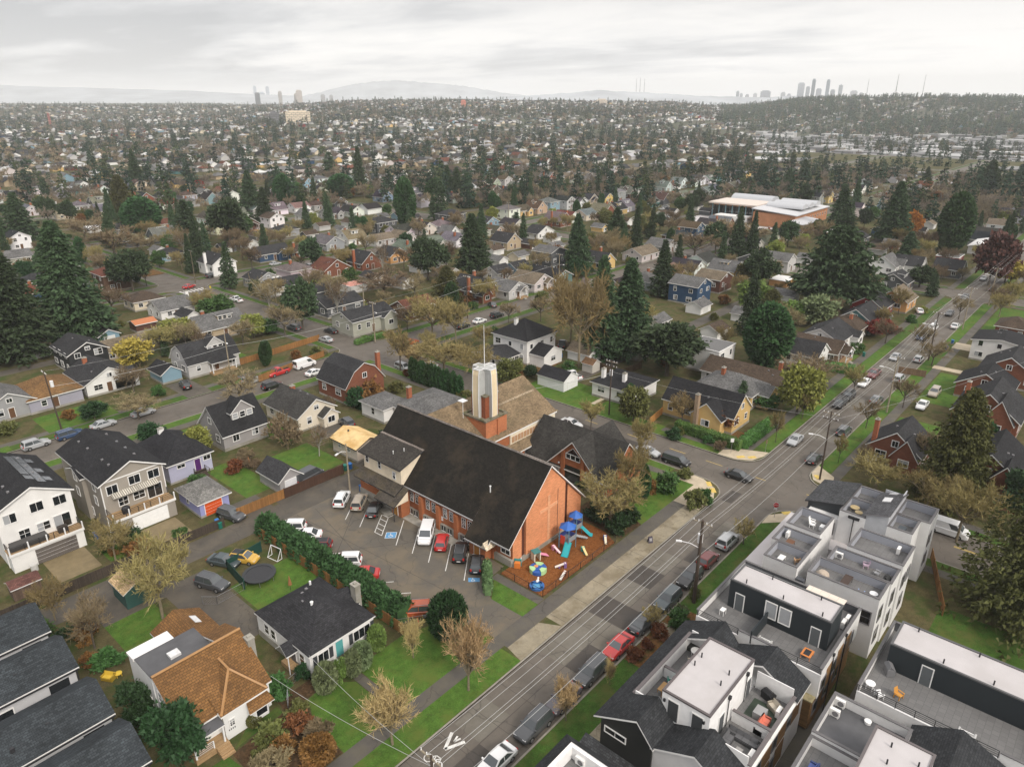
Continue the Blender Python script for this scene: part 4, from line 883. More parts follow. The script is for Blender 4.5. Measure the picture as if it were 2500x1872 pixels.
r=house(53.8,99.0,3.9,6.3,2.4,1.6,'y',(0.33,0.315,0.315),(0.04,0.04,0.043),'small grey garage with white door behind the brown alley fence',name='garage',cat='garage',wins=False,front='n',land='the small grey garage',nv=0)
door(r,'s',.3,-3.17,.05,2.6,2.0,(0.62,0.62,0.64),4,None,'garage_door')
r=house(36.3,63.15,8.8,10.9,3.2,2.7,'y',(0.76,0.75,0.74),(0.029,0.029,0.032),'white house with grey hip roof, dark shutters and a teal door','hip',land='the white hip roofed house',wins=False,front='n',nv=0,found=.9,ov=.2)
door(r,'s',-.55,-5.47,.85,.95,2.05,(0.10,0.36,0.36),label='teal front door')
for x,wd,n in((-2.7,1.35,2),(2.6,2.3,3)):
 window(r,'s',x,-5.47,2.05,wd,1.35,'white',n,1)
 for sx in(-1,1):b=MB();b.box(-.25,-.05,-.72,.25,.0,.72);mk('shutter',b,'paint',r,(0.045,0.05,0.055),False,(x+sx*(wd/2+.38),-5.45,2.05))
for y in(3.4,2.0,-3.9):window(r,'w',-4.42,y,2.0,.95,1.3,'white',1,2)
b=MB();gable_roof(b,2.6,4.5,-2.0,1.6,3.2,1.2,'x',ov=.3,og=.35,th=.2);mk('roof',b,['shingle','trim'],r,(0.029,0.029,0.032))
mk('chimney',chimney_mb(4.85,-1.7,0,5.6,.38,.5),['concrete','concrete'],r)
b=MB()
for k in range(4):b.box(-1.3,-6.0-k*.32,0,.5,-5.7-k*.32,.8-k*.2)
mk('steps',b,'pole_wood',r)
for sx in(-1.35,.6):b=MB();b.box(sx-.15,-6.9,0,sx+.15,-5.5,.95);mk('step_wall',b,'stucco',r,(0.6,0.6,0.58))
b=MB();b.box(-5.4,-3.2,0,-4.4,-.9,.6);sp_=mk('side_porch',b,'deck_wood',r)
b=MB();gable_roof(b,-5.7,-4.3,-2.9,-1.1,2.75,.8,'x',ov=.25,og=.15,th=.15);mk('roof',b,['shingle','trim'],sp_,(0.029,0.029,0.032))
b=MB();b.tube((-5.6,-3.0,0),(-5.6,-3.0,2.7),.06,.06,6);mk('post',b,'white_metal',sp_);door(r,'w',-4.42,-2.1,.6,.9,2.0,(.1,.1,.11))
b=MB();b.box(-.2,-.2,5.4,.2,.2,5.75).tube((-.7,-.9,4.9),(-.7,-.9,5.9),.16,.16,8).ball((-.7,-.9,5.95),.22,.22,.12,8,5);mk('roof_vent',b,'white_metal',r)
vents(r,[(-.3,1.6,5.6),(.6,2.2,5.4),(-.9,.6,5.35)])
b=MB();b.tube((2.0,3.6,4.4),(2.0,3.6,5.1),.14,.14,8);mk('roof_vent',b,'white_metal',r)
OR_=(0.165,0.082,0.027)
r=thing('house',(22.6,62.8,0),'white house with orange brown shingle roof and a grey flat roof behind','house');LAND.append(('the orange roofed house',22.6,62.8))
def ol(b,q):b.v=[(x-22.6,y-62.8,z)for x,y,z in b.v];return b
b=MB();gable_walls(b,18.2,27.0,57.9,68.0,0,3.6,3.2,'x');wl=mk('wall',ol(b,0),'siding',r,(0.76,0.76,0.75))
b=MB();b.slab([(17.8,57.5,3.45),(27.2,57.5,3.45),(27.2,63.0,7.1),(17.8,63.0,7.1)],.2).slab([(27.2,66.5,5.9),(24.5,66.5,5.9),(24.5,63.0,7.1),(27.2,63.0,7.1)],.2)
b.slab([(17.8,63.0,7.11),(17.8,63.3,7.0),(27.2,63.3,7.0),(27.2,63.0,7.11)][::-1],.1,0,0)
b.box(21.2,56.8,3.3,26.4,58.2,3.5,1)
for t in(((21.2,56.8,3.5),(26.4,56.8,3.5),(23.9,59.6,6.05)),((21.2,56.8,3.5),(23.9,59.6,6.05),(23.9,61.6,6.2)),((21.2,56.8,3.5),(23.9,61.6,6.2),(21.2,60.1,5.2)),((26.4,56.8,3.5),(23.9,61.6,6.2),(23.9,59.6,6.05)),((26.4,56.8,3.5),(26.4,60.1,5.2),(23.9,61.6,6.2))):b.poly(t)
shg=mat('shingle_orange',OR_,kind='shingle',uvs=(.42,.26,.03),var=.26,mort=.5,rough=.9,bump=.3);rf=mk('roof',ol(b,0),[shg,'trim'],r)
b=MB()
for p,q_ in(((17.8,63.0,7.13),(27.2,63.0,7.13)),((23.9,61.6,6.16),(23.9,59.6,6.04)),((23.9,59.6,6.03),(21.3,56.9,3.55)),((23.9,59.6,6.03),(26.3,56.9,3.55))):b.tube(p,q_,.13,.13,5)
mk('ridge_cap',ol(b,0),'paint',rf,(0.36,0.20,0.085))
b=MB();b.box(21.5,57.1,0,26.2,57.95,3.45);mk('wall',ol(b,0),'siding',r,(0.76,0.76,0.75))
b=MB();b.box(18.1,64.2,0,24.4,68.3,5.9);b.box(18.1,68.3,0,22.2,69.8,5.7);bk=mk('rear_block',ol(b,0),'siding',r,(0.76,0.76,0.75))
b=MB();b.box(18.1,63.6,5.9,24.5,68.3,6.0);mk('flat_roof',ol(b,0),'roof_grey_membrane',bk)
b=MB();b.box(18.0,68.25,5.7,22.3,69.9,6.02);mk('flat_roof',ol(b,0),'trim',bk)
b=MB();b.box(20.6,65.2,6.0,21.7,66.2,6.3);mk('skylight',ol(b,0),'lamp_clear',bk)
b=MB();gable_walls(b,22.0,27.2,66.0,73.4,0,4.0,1.3,'y');rw=mk('rear_wing',ol(b,0),'siding',r,(0.76,0.76,0.75))
b=MB();gable_roof(b,22.0,27.2,66.0,73.4,4.0,1.3,'y',ov=.3,og=.2);mk('roof',ol(b,0),[shg,'trim'],rw)
b=MB();b.slab([(25.4,70.0,5.25),(26.1,70.0,4.9),(26.1,71.5,4.9),(25.4,71.5,5.25)],.1,0,0);mk('skylight',ol(b,0),'lamp_clear',rw)
b=MB();b.slab([(17.9,56.4,2.85),(21.3,56.4,2.85),(21.3,58.2,3.3),(17.9,58.2,3.3)],.15,0,1);po=mk('porch',ol(b,0),['roof_grey_membrane','trim'],r)
b=MB();b.box(18.1,56.5,0,21.4,57.9,.7);mk('deck',ol(b,0),'deck_wood',po)
b=MB()
for x in(18.2,21.1):b.box(x-.08,56.5,.7,x+.08,56.66,2.8)
railing(b,[(18.2,56.6),(20.0,56.6)],.7,.9);mk('railing',ol(b,0),'white_metal',po)
b=MB()
for k in range(4):b.box(20.1,55.2+k*.32,0,21.4,55.55+k*.32,.18+k*.17)
mk('steps',ol(b,0),'deck_wood',po)
b=MB();b.prism([(24.0,57.1),(24.4,56.4),(25.9,56.4),(26.3,57.1)],.8,2.5);bay=mk('bay_window',ol(b,0),'siding',r,(0.76,0.76,0.75))
b=MB();b.slab([(23.7,56.0,2.45),(26.5,56.0,2.45),(26.3,57.1,3.1),(24.0,57.1,3.1)],.1);mk('roof',ol(b,0),[shg,'trim'],bay)
window(bay,'s',25.15-22.6,56.38-62.8,1.75,1.2,1.1,'white',1);window(r,'s',22.3-22.6,57.07-62.8,1.9,.5,.8,'white',2,3)
for y,z in((60.5,2.0),(62.6,4.6),(65.6,2.3),(66.8,2.3)):window(r,'w',18.07-22.6,y-62.8,z,.8,1.2,'white',1,2)
mk('chimney',chimney_mb(4.75,-1.3,0,6.6,.38,.45),['concrete','concrete'],r)
b=MB()
for k,x in enumerate((21.85,22.05,22.25,22.45)):b.box(x,57.06,1.05,x+.1,57.08,1.22)
mk('house_number',ol(b,0),'trim_dark',r)
for k,(vr,lab)in enumerate(((82.4,'row house with grey roof and white wall, farthest of the four in the row'),(74.4,'row house with grey roof and dark porch opening, second farthest of the four'),(65.4,'row house with long grey roof, second nearest of the four'),(57.6,'row house with grey roof, nearest of the four in the row'))):
 r=thing('row_house',(0,vr,0),lab,'row house','grey roofed row houses')
 if k in(0,3):LAND.append(('the row houses',4,vr))
 xe=13.5
 b=MB();gable_walls(b,-22,xe,-3.2,3.2,0,6.35,1.75,'x');mk('wall',b,'siding',r,(0.50,0.50,0.51))
 b=MB();gable_roof(b,-22,xe,-3.2,3.2,6.35,1.75,'x',ov=.3,og=.35,th=.2);rf=mk('roof',b,['shingle','trim'],r,(0.036,0.042,0.047))
 b=MB();b.box(-22,-3.62,6.1,xe+.3,-3.48,6.25);mk('gutter',b,'black_metal',r)
 for x in(xe-1.6,):b=MB();b.box(x-.9,-3.24,3.6,x+.9,-3.2,5.6);mk('balcony_opening',b,'glass',r)
 for x in(-2.0,1.2,4.6,7.0):window(r,'s',x,-3.22,4.9,1.6,.9,'white',1)
 b=MB();b.tube((xe+.1,-3.3,0),(xe+.1,-3.3,6.2),.06,.06,6);mk('downpipe',b,'black_metal',r)
 vents(rf,[(x,y,7.4)for x,y in((6.0,-2.1),(9.0,-1.3),(2,-2.2))],'trim_dark')
def small(u,v,w_,d_,e,rise,ax,wall,roofc,label,cat='shed',rz=0,m='fence_wood',dcol=None,dface='s'):
 r=thing('shed' if cat=='shed' else cat,(u,v,0),label,cat,None,rz)
 b=MB();gable_walls(b,-w_/2,w_/2,-d_/2,d_/2,0,e,rise,ax);mk('wall',b,m,r,wall)
 b=MB();gable_roof(b,-w_/2,w_/2,-d_/2,d_/2,e,rise,ax,ov=.25,og=.2,th=.12);mk('roof',b,['shingle','trim'],r,roofc)
 if dcol:door(r,dface,0 if dface=='s' else-w_/2-.02,-d_/2-.02 if dface=='s' else 0,.05,min(2.4,w_*.6),min(2.0,e-.2),dcol,4,None,'garage_door')
 return r
gx,gy=at(277,1262,2.5);small(gx+.5,gy+.6,3.2,4.2,2.4,.9,'y',(0.03,0.085,0.075),(0.48,0.34,0.19),'dark green shed with tan roof half hidden by an olive tree',m='siding')
gx,gy=at(50,1255,1.8);small(gx,gy,3.2,2.2,1.9,.5,'x',(0.12,0.08,0.06),(0.13,0.06,0.05),'low brown shed beside the concrete drive')
gx,gy=at(1277,783,2);small(gx,gy,3,3,2.1,.9,'y',(0.5,0.47,0.42),(0.15,0.085,0.045),'tiny cream shed with brown roof in the garden corner',m='siding')
gx,gy=at(1205,808,2.6);r=small(gx,gy,5.2,7.4,2.5,1.5,'y',(0.72,0.72,0.72),(0.022,0.022,0.025),'white garage with black roof behind the church','garage',m='siding',dcol=(.7,.7,.7));LAND.append(('the white garage',gx,gy))
# ================================================================== the town houses on the right
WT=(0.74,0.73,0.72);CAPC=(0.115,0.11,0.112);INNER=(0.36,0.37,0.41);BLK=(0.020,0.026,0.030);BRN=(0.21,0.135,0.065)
def parapet(b,x0,x1,y0,y1,z,h,t=.22,sides='snew'):
 if 's' in sides:b.box(x0,y0,z,x1,y0+t,z+h)
 if 'n' in sides:b.box(x0,y1-t,z,x1,y1,z+h)
 if 'w' in sides:b.box(x0,y0+t,z,x0+t,y1-t,z+h)
 if 'e' in sides:b.box(x1-t,y0+t,z,x1,y1-t,z+h)
def capring(b,x0,x1,y0,y1,z,t=.3,sides='snew',th=.07):
 o=.04;x0-=o;x1+=o;y0-=o;y1+=o
 if 's' in sides:b.box(x0,y0,z,x1,y0+t,z+th)
 if 'n' in sides:b.box(x0,y1-t,z,x1,y1,z+th)
 if 'w' in sides:b.box(x0,y0+t,z,x0+t,y1-t,z+th)
 if 'e' in sides:b.box(x1-t,y0+t,z,x1,y1-t,z+th)
def deck_unit(r,x0,x1,y0,y1,zf,h=1.05,wall=WT,inner=INNER,cap=True,floor='deck_tile',wallm='siding',name='roof_deck'):
 """a block of the building with a sunken roof deck: walls, parapet, floor, coping"""
 b=MB();b.box(x0,y0,0,x1,y1,zf);mk('wall',b,wallm,r,wall)
 b=MB();parapet(b,x0,x1,y0,y1,zf,h,.13);d=mk('parapet',b,wallm,r,wall)
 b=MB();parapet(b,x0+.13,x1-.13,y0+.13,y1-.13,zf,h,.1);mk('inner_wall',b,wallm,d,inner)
 b=MB();b.box(x0+.2,y0+.2,zf,x1-.2,y1-.2,zf+.03);mk(name,b,floor,r)
 if cap:b=MB();capring(b,x0,x1,y0,y1,zf+h);mk('coping',b,'paint',d,CAPC)
def flat_top(r,x0,x1,y0,y1,z0,z1,wall,top='roof_membrane',name='penthouse',capc=(0.09,0.09,0.092),wallm='siding'):
 b=MB();b.box(x0,y0,z0,x1,y1,z1,0,'b');o=mk(name,b,wallm,r,wall)
 b=MB();b.box(x0+.15,y0+.15,z1,x1-.15,y1-.15,z1+.06);mk('flat_roof',b,top,o)
 b=MB();capring(b,x0,x1,y0,y1,z1,.22,th=.16);mk('coping',b,'paint',o,capc);return o
def stack(r,pts,z):
 for x,y in pts:b=MB();b.tube((x,y,z),(x,y,z+.55),.07,.07,6);mk('roof_vent',b,'black_metal',r)
# --- B and D: long white blocks with a dark penthouse
def long_block(u0,u1,v0,v1,pu0,pu1,pv0,pv1,label,land,zf=7.1,zt=10.6,decks=()):
 r=thing('town_house',(u0,v0,0),label,'town house');LAND.append((land,(u0+u1)/2,(v0+v1)/2))
 w_,d_=u1-u0,v1-v0
 b=MB();b.box(0,0,4.4,w_,d_,zf);mk('wall',b,'siding',r,WT)
 b=MB();b.box(.35,.35,0,w_-.1,d_-.1,4.4);mk('lower_wall',b,'cedar',r)
 b=MB();b.box(.2,.12,zf,w_-.2,d_-.12,zf+.03);mk('roof_deck',b,'deck_tile',r)
 p=flat_top(r,pu0-u0,pu1-u0,pv0-v0,pv1-v0,zf+.03,zt,BLK)
 stack(p,[(pu0-u0+.5,y)for y in np.arange(2,pv1-v0-1,4.1)]+[(pu1-u0-.6,y)for y in np.arange(3,pv1-v0-1,5.3)],zt)
 y=0
 b=MB();
 mid0,mid1=d_*.36,d_*.64
 b.box(0,mid0,zf,.18,mid1,zf+.95);mk('parapet',b,'siding',r,WT)
 b=MB();b.box(-.04,mid0,zf+.95,.24,mid1,zf+1.03);mk('coping',b,'paint',r,CAPC)
 for a0,a1 in((0,mid0),(mid1,d_)):
  b=MB();b.box(0,a0,zf,.18,a1,zf+.25);mk('parapet',b,'siding',r,WT)
  b=MB();railing(b,[(.1,a0+.1),(.1,a1-.1)],zf+.2,.85,0,.03);mk('railing',b,'black_metal',r)
  b=MB();b.box(-1.0,a0+.1,4.45,0,a1-.1,4.6);mk('canopy',b,mat('canopy_moss',(0.34,0.29,0.17),var=.25,scale=2,col2=(0.22,0.2,0.08)),r)
  b=MB();b.box(-.05,a0+.4,.2,.34,a1-.4,4.4);mk('cedar_front',b,'cedar',r)
  for z in(1.3,3.2):window(r,'w',-.07,(a0+a1)/2+.9,z,1.3,1.2,'grey',1)
 for yy,s_ in((0,'s'),(d_,'n')):
  b=MB();b.box(.18,yy-(.0 if s_=='s' else.18),zf,w_,yy+(.18 if s_=='s' else 0),zf+1.0);mk('parapet',b,'siding',r,WT)
  b=MB();b.box(-.02,yy-(.05 if s_=='s' else.24),zf+1.0,w_+.04,yy+(.24 if s_=='s' else.05),zf+1.1);mk('coping',b,'paint',r,CAPC)
 b=MB();b.box(w_-.18,.2,zf,w_,d_-.2,zf+1.0);mk('parapet',b,'siding',r,(0.10,0.105,0.115))
 b=MB();b.box(w_-.24,.2,zf+1.0,w_+.04,d_-.2,zf+1.1);mk('coping',b,'paint',r,CAPC)
 b=MB();b.box(0,mid0+(mid1-mid0)*.62,zf,pu0-u0,mid0+(mid1-mid0)*.62+.15,zf+1.6);mk('divider',b,'siding',r,BLK)
 L_=pv1-pv0
 for t in(.42,.56):window(p,'w',pu0-u0-.03,pv0-v0+L_*t,zf+1.9,1.15,1.9,'white',1)
 for t in(.12,.88):door(p,'w',pu0-u0-.03,pv0-v0+L_*t,zf+.05,.9,2.1,(0.10,0.11,0.115))
 for y_,z in((d_*.55,5.7),(d_*.42,2.2)):window(r,'w',-.03,y_,z,1.5,.7,'grey',1)
 for k,(x,z)in enumerate(((1.2,2.3),(1.2,5.6),(4.2,5.6),(4.2,2.3),(7.4,5.6),(9.6,5.6),(7.4,2.3))):window(r,'s',x,-.02 if z>4.4 else.33,z,1.3,1.5,'grey',1)
 for x,z in((2.7,5.5),(6,5.5),(8.5,5.5)):b=MB();b.box(x-.8,-.06,4.4,x+.8,-.005,6.9);mk('cedar_panel',b,'cedar',r)
 for x in(3.2,7.0):b=MB();b.tube((x,-.12,.2),(x,-.12,zf+.8),.06,.06,5).box(x-.15,-.2,zf+.6,x+.15,-.02,zf+.9);mk('downpipe',b,'black_metal',r)
 b=MB();b.slab([(pu1-u0+1.6,1.0,zt-.25),(pu1-u0+1.6,5.0,zt-.25),(pu1-u0,5.0,zt-.1),(pu1-u0,1.0,zt-.1)],.08,0,0);mk('pergola',b,mat('pergola_panel',(0.66,0.58,0.50),kind='paver',uvs=(1,.9,.03),var=.05,mort=.8),p)
 return r
long_block(61.3,73.4,13.5,27.0,65.4,69.0,14.4,25.3,'white town house block with black penthouse, pale flat roof and an orange table','the white block with the black penthouse')
long_block(61.3,73.2,-22,10.2,66.6,70.9,-20,9.1,'long white town house block with black penthouse beside the back lawn','the long block by the back lawn',7.4,10.3)
# --- C: gabled town house with two sunk roof decks and a pale penthouse
r=thing('town_house',(43.4,14.3,0),'gabled town house with dark shingle roof, white penthouse and sunk roof decks','town house');LAND.append(('the gabled town house',52,21))
def rel(u0,v0):
 class Q(MB):pass
 def off(b):b.v=[(x-u0,y-v0,z)for x,y,z in b.v];return b
 return off
o_=rel(43.4,14.3)
CH=(0.030,0.031,0.029)
b=MB();b.box(43.5,21.8,0,60.2,27.2,5.95).box(43.5,21.8,5.95,46.8,27.2,6.6).box(57.1,21.8,5.95,60.2,27.2,6.6);b.poly([(43.5,27.2,6.6),(43.5,21.8,6.6),(43.5,23.4,8.8)]);mk('wall',o_(b),'siding',r,CH)
b=MB();b.box(43.7,14.5,0,60.4,21.8,5.94).box(43.7,14.5,5.94,46.8,21.8,6.5).box(57.1,14.5,5.94,60.4,21.8,6.5);b.poly([(43.7,21.8,6.5),(43.7,14.5,6.5),(43.7,17.8,8.6)]);mk('wall',o_(b),'siding',r,WT)
b=MB();b.box(46.9,18.3,6.0,56.0,23.0,10.0,0,'b');ph=mk('penthouse',o_(b),'stucco',r,(0.76,0.75,0.74))
b=MB();b.box(46.9,18.3,10.0,56.0,23.0,10.06);mk('flat_roof',o_(b),'roof_membrane',ph)
b=MB();capring(b,46.9,56.0,18.3,23.0,10.0,.22,th=.17);mk('coping',o_(b),'paint',ph,(0.10,0.085,0.085))
stack(ph,[(53.0-43.4,22.3-14.3),(51.6-43.4,22.3-14.3),(52.6-43.4,19.3-14.3),(50.9-43.4,19.3-14.3)],10.05)
SHD=(0.031,0.033,0.036)
def gpair(b,x0,x1):
 b.slab([(x0,27.8,6.75),(x0,23.3,9.1),(x1,23.3,9.1),(x1,27.8,6.75)][::-1],.2)
 b.slab([(x0,23.3,9.1),(x0,21.5,7.0),(x1,21.5,7.0),(x1,23.3,9.1)][::-1],.2)
 b.slab([(x0+.2,21.9,6.9),(x0+.2,17.8,8.9),(x1+.2,17.8,8.9),(x1+.2,21.9,6.9)][::-1],.2)
 b.slab([(x0+.2,17.8,8.9),(x0+.2,14.1,6.6),(x1+.2,14.1,6.6),(x1+.2,17.8,8.9)][::-1],.2)
b=MB();gpair(b,43.1,46.9);rf=mk('roof',o_(b),['shingle','trim'],r,SHD)
b=MB();gpair(b,56.9,60.5);mk('roof',o_(b),['shingle','trim'],r,SHD)
b=MB();b.slab([(46.9,27.8,6.75),(46.9,25.9,7.74),(56.9,25.9,7.74),(56.9,27.8,6.75)][::-1],.2);mk('roof',o_(b),['shingle','trim'],r,SHD)
for x0,x1,y0,y1,nm in((46.9,58.0,23.0,25.9,'left'),(46.9,57.0,14.4,18.3,'right')):
 b=MB();b.box(x0,y0,6.0,x1,y1,6.15);dk=mk('roof_deck',o_(b),'deck_tile',r)
 b=MB();b.box(x0,y0 if nm=='right' else y1-.15,6.15,x1,y0+.15 if nm=='right' else y1,7.75 if nm=='left' else 7.3).box(x1-.1,y0+.16,6.15,x1,y1-.16,8.2).box(x0,y0+.16,6.15,x0+.1,y1-.16,8.2);mk('inner_wall',o_(b),'stucco',dk,(0.74,0.73,0.72))
 b=MB();xm=52.3 if nm=='left' else 51.6;b.box(xm-.1,y0,6.15,xm+.1,y1-.2,7.4);mk('divider',o_(b),'stucco',dk,(0.74,0.73,0.72))
 b=MB();b.box(xm-.16,y0,7.4,xm+.16,y1-.2,7.48);b.box(x0,(y0 if nm=='right' else y1)-.18,7.3 if nm=='right' else 7.76,x1,(y0 if nm=='right' else y1)+.18,7.42 if nm=='right' else 7.84);mk('coping',o_(b),'paint',dk,(0.12,0.105,0.105))
for y,z in((21.8,1),(19.4,1)):door(ph,'w',46.87-43.4,y-14.3,7.35,1.0,2.1,(0.05,0.053,0.055))
for y in(22.7,18.8):b=MB();b.box(46.75,y-.1,9.0,46.9,y+.1,9.3);mk('wall_lamp',o_(b),'black_metal',ph)
door(ph,'s',49.5-43.4,18.27-14.3,6.2,.9,2.1,(0.08,0.085,0.09));door(ph,'s',55.2-43.4,18.27-14.3,6.2,.9,2.1,(0.08,0.085,0.09))
for x in(50.6,54.4):b=MB();b.tube((x,18.2,6.2),(x,18.2,9.6),.05,.05,5).box(x-.15,18.05,9.4,x+.15,18.3,9.75);mk('downpipe',o_(b),'black_metal',ph)
window(r,'w',43.47-43.4,25.6-14.3,5.6,2.2,.6,'white',2)
b=MB();b.slab([(42.2,28.9,2.9),(42.2,22.6,2.9),(43.6,22.6,3.4),(43.6,28.9,3.4)],.15);mk('porch_roof',o_(b),['shingle','trim'],r,(0.05,0.052,0.055))
b=MB();b.box(42.4,22.8,0,43.4,28.6,2.8);mk('porch',o_(b),'siding',r,(0.12,0.12,0.12))
for x0,x1,z0,z1 in((46.5,48.8,.5,6.2),(50.3,52.5,.5,3),(50.3,52.5,3.4,6.2),(54,56,.5,3),(54,56,3.4,6.2),(57.4,59.4,3.4,5.6)):
 b=MB();b.box(x0,14.44,z0,x1,14.49,z1);mk('cedar_panel',o_(b),'cedar',r)
for x,z in((49.5,4.6),(53.2,4.6),(56.6,4.6),(49.5,1.8),(53.2,1.8),(45.3,4.6)):window(r,'s',x-43.4,14.46-14.3,z,1.0,1.5,'grey',1)
b=MB();b.box(43.65,14.2,6.3,60.4,14.5,6.5);mk('gutter',o_(b),'trim',r)
# --- E: flat roofed block with parapets, gable behind
r=thing('town_house',(48.7,-4,0),'town house with a large grey roof deck and white flat roof at the bottom edge','town house');LAND.append(('the grey deck town house',53,6))
o_=rel(48.7,-4)
def deck_unit2(r,off,x0,x1,y0,y1,zf,**k):deck_unit(r,x0-off[0],x1-off[0],y0-off[1],y1-off[1],zf,**k)
deck_unit2(r,(48.7,-4),53.4,59.4,4.9,11.6,7.0,h=1.0,inner=(.7,.69,.68),cap=True,floor='roof_grey_membrane')
deck_unit2(r,(48.7,-4),44.0,53.4,7.2,11.6,6.6,h=1.0,inner=(.7,.69,.68))
p=flat_top(r,44-48.7,55.6-48.7,2.6+4,7.2+4,0,9.9,WT,capc=(.12,.105,.105));stack(p,[(5.4,9.6),(3.4,9.4),(4.8,7.4)],9.9)
b=MB();b.box(44,-4,0,53,2.6,6.5).box(55.6,-4,0,61,4.9,7.0);mk('wall',o_(b),'siding',r,WT)
b=MB();b.slab([(55.5,5.2,7.2),(55.5,1.5,9.2),(61.0,1.5,9.2),(61.0,5.2,7.2)][::-1],.2).slab([(55.5,1.5,9.2),(55.5,-4,6.6),(61,-4,6.6),(61,1.5,9.2)][::-1],.2);mk('roof',o_(b),['shingle','trim'],r,SHD)
b=MB();b.poly([(55.6,4.9,7.0),(55.6,-4,6.6),(55.6,1.5,9.0)]);mk('gable_wall',o_(b),'siding',r,WT)
# --- F: slate mansard round a white roof deck
r=thing('town_house',(30,14,0),'town house with dark mansard roof round a white roof deck, at bottom edge','town house');LAND.append(('the mansard town house',37,25))
o_=rel(30,14)
b=MB();b.box(28,14,0,39.4,28.0,6.5);mk('wall',o_(b),'siding',r,(0.10,0.105,0.105))
b=MB();b.slab([(26,28.4,6.7),(39.8,28.4,6.7),(38.4,26.9,8.0),(26,26.9,8.0)][::-1],.2).slab([(39.8,28.4,6.7),(39.8,14,6.7),(38.4,14,8.0),(38.4,26.9,8.0)][::-1],.2);mk('roof',o_(b),['shingle','trim'],r,SHD)
b=MB();b.box(26,26.6,6.5,38.4,26.9,7.9).box(38.1,14,6.5,38.4,26.6,7.9);mk('inner_wall',o_(b),'stucco',r,WT)
b=MB();b.box(26,14,6.5,38.1,26.6,6.56);mk('roof_deck',o_(b),'deck_tile',r)
# --- A: white terrace of roof decks by the crossing
r=thing('town_house',(75.6,12,0),'white terrace of town houses with grey roof decks beside the crossing','town house');LAND.append(('the white terrace',86,19));OA=(75.6,12)
o_=rel(*OA)
for x0,x1,y0,y1,zf in((75.6,79.7,21.5,25.6,7.3),(79.7,83.5,21.5,26.3,7.3),(83.5,88.7,21.7,26.0,7.9),(76.0,79.9,12.4,20.4,7.2),(79.9,83.5,12.2,19.6,7.2),(83.5,88.7,12.0,18.4,7.8),(91.4,95.4,13.0,16.0,7.8),(95.4,100.1,11.9,16.0,7.9),(91.4,96.0,18.6,21.9,7.8),(96,100.1,18.6,21.9,7.8)):
 deck_unit2(r,OA,x0,x1,y0,y1,zf,h=1.1)
b=MB();b.box(91.4,16.0,0,100.0,18.6,8.2);b.poly([(91.4,18.6,8.2),(91.4,16.0,8.2),(91.4,16.0,10.4),(91.4,18.6,9.6)]);b.box(91.5,16.0,8.2,99.9,16.1,10.4).box(99.9,16.0,8.2,100,18.6,9.6);sh_=mk('stair_tower',o_(b),'stucco',r,(0.42,0.43,0.45))
b=MB();b.slab([(91.1,18.9,9.65),(91.1,15.8,10.6),(97.6,15.8,10.6),(97.6,18.9,9.65)][::-1],.18).slab([(97.6,18.9,9.65),(97.6,15.8,10.6),(100.2,15.8,9.8),(100.2,18.9,8.9)][::-1],.18);mk('roof',o_(b),['shingle','trim_grey'],sh_,(0.075,0.075,0.08))
for x in(95.2,98.6):b=MB();b.slab([(x,17.9,10.15 if x<97 else 9.75),(x,16.9,10.45 if x<97 else 10.05),(x+1.3,16.9,10.45 if x<97 else 9.65),(x+1.3,17.9,10.15 if x<97 else 9.35)][::-1],.14,0,0);mk('skylight',o_(b),'lamp_clear',sh_)
b=MB();b.box(92.6,21.9,0,99.8,26.4,7.0);b.poly([(92.6,26.4,7.0),(92.6,21.9,7.0),(92.6,21.9,9.1),(92.6,26.4,8.2)]);b.poly([(92.6,21.9,7),(99.8,21.9,7),(99.8,21.9,9.1),(92.6,21.9,9.1)]);dkw=mk('corner_block',o_(b),'siding',r,(0.035,0.04,0.045))
b=MB();b.slab([(92.3,26.8,8.15),(92.3,21.8,9.3),(100,21.8,9.3),(100,26.8,8.15)][::-1],.2);mk('roof',o_(b),['shingle','trim_dark'],dkw,(0.06,0.062,0.066))
b=MB();b.box(75.2,25.6,5.2,92.4,28.4,5.5);mk('front_roof',o_(b),'roof_membrane',r)
b=MB();b.box(75.6,25.8,0,92.0,27.8,5.2);mk('wall',o_(b),'siding',r,WT)
b=MB();b.box(91.5,21.9,0,92.6,26.0,7.3);mk('wall',o_(b),'siding',r,WT)
b=MB();b.box(92.0,26.0,0,100,28.0,4.0);mk('wall',o_(b),'siding',r,(0.035,0.04,0.045))
b=MB();b.box(88.7,13,0,91.4,24,4.2);mk('link_roof',o_(b),'roof_membrane',r)
for y,z in((20.4,5.2),):b=MB();b.tube((91.3,20.0,.2),(91.3,20.0,8.4),.06,.06,5).box(91.1,19.3,8.3,91.4,20.7,8.6);mk('downpipe',o_(b),'black_metal',r)
for x,y,z,f_ in((83.47,15.2,6.3,'w'),(91.37,14.5,6.0,'w'),(91.37,22.9,5.8,'w'),(75.57,23.4,5.6,'w'),(75.97,16,5.4,'w'),(75.97,13.6,5.4,'w'),(77.5,12.37,5.6,'s'),(81.5,12.17,5.6,'s'),(85.0,11.97,6,'s'),(87.2,11.97,6,'s'),(97,11.87,6,'s'),(77.5,12.37,2.6,'s'),(81.5,12.17,2.6,'s'),(86.0,11.97,2.6,'s'),(97,11.87,3,'s')):
 window(r,f_,x-OA[0],y-OA[1],z,1.3,1.7,'grey',1,2)
b=MB();b.box(90.9,22.3,9.0,91.1,23.6,9.2)
b=MB();b.box(75.5,20.5,0,76.2,21.5,7.0);mk('dark_panel',o_(b),'siding',r,(0.07,0.075,0.085))
b=MB();b.box(76.0,12.3,0,76.2,12.7,7);
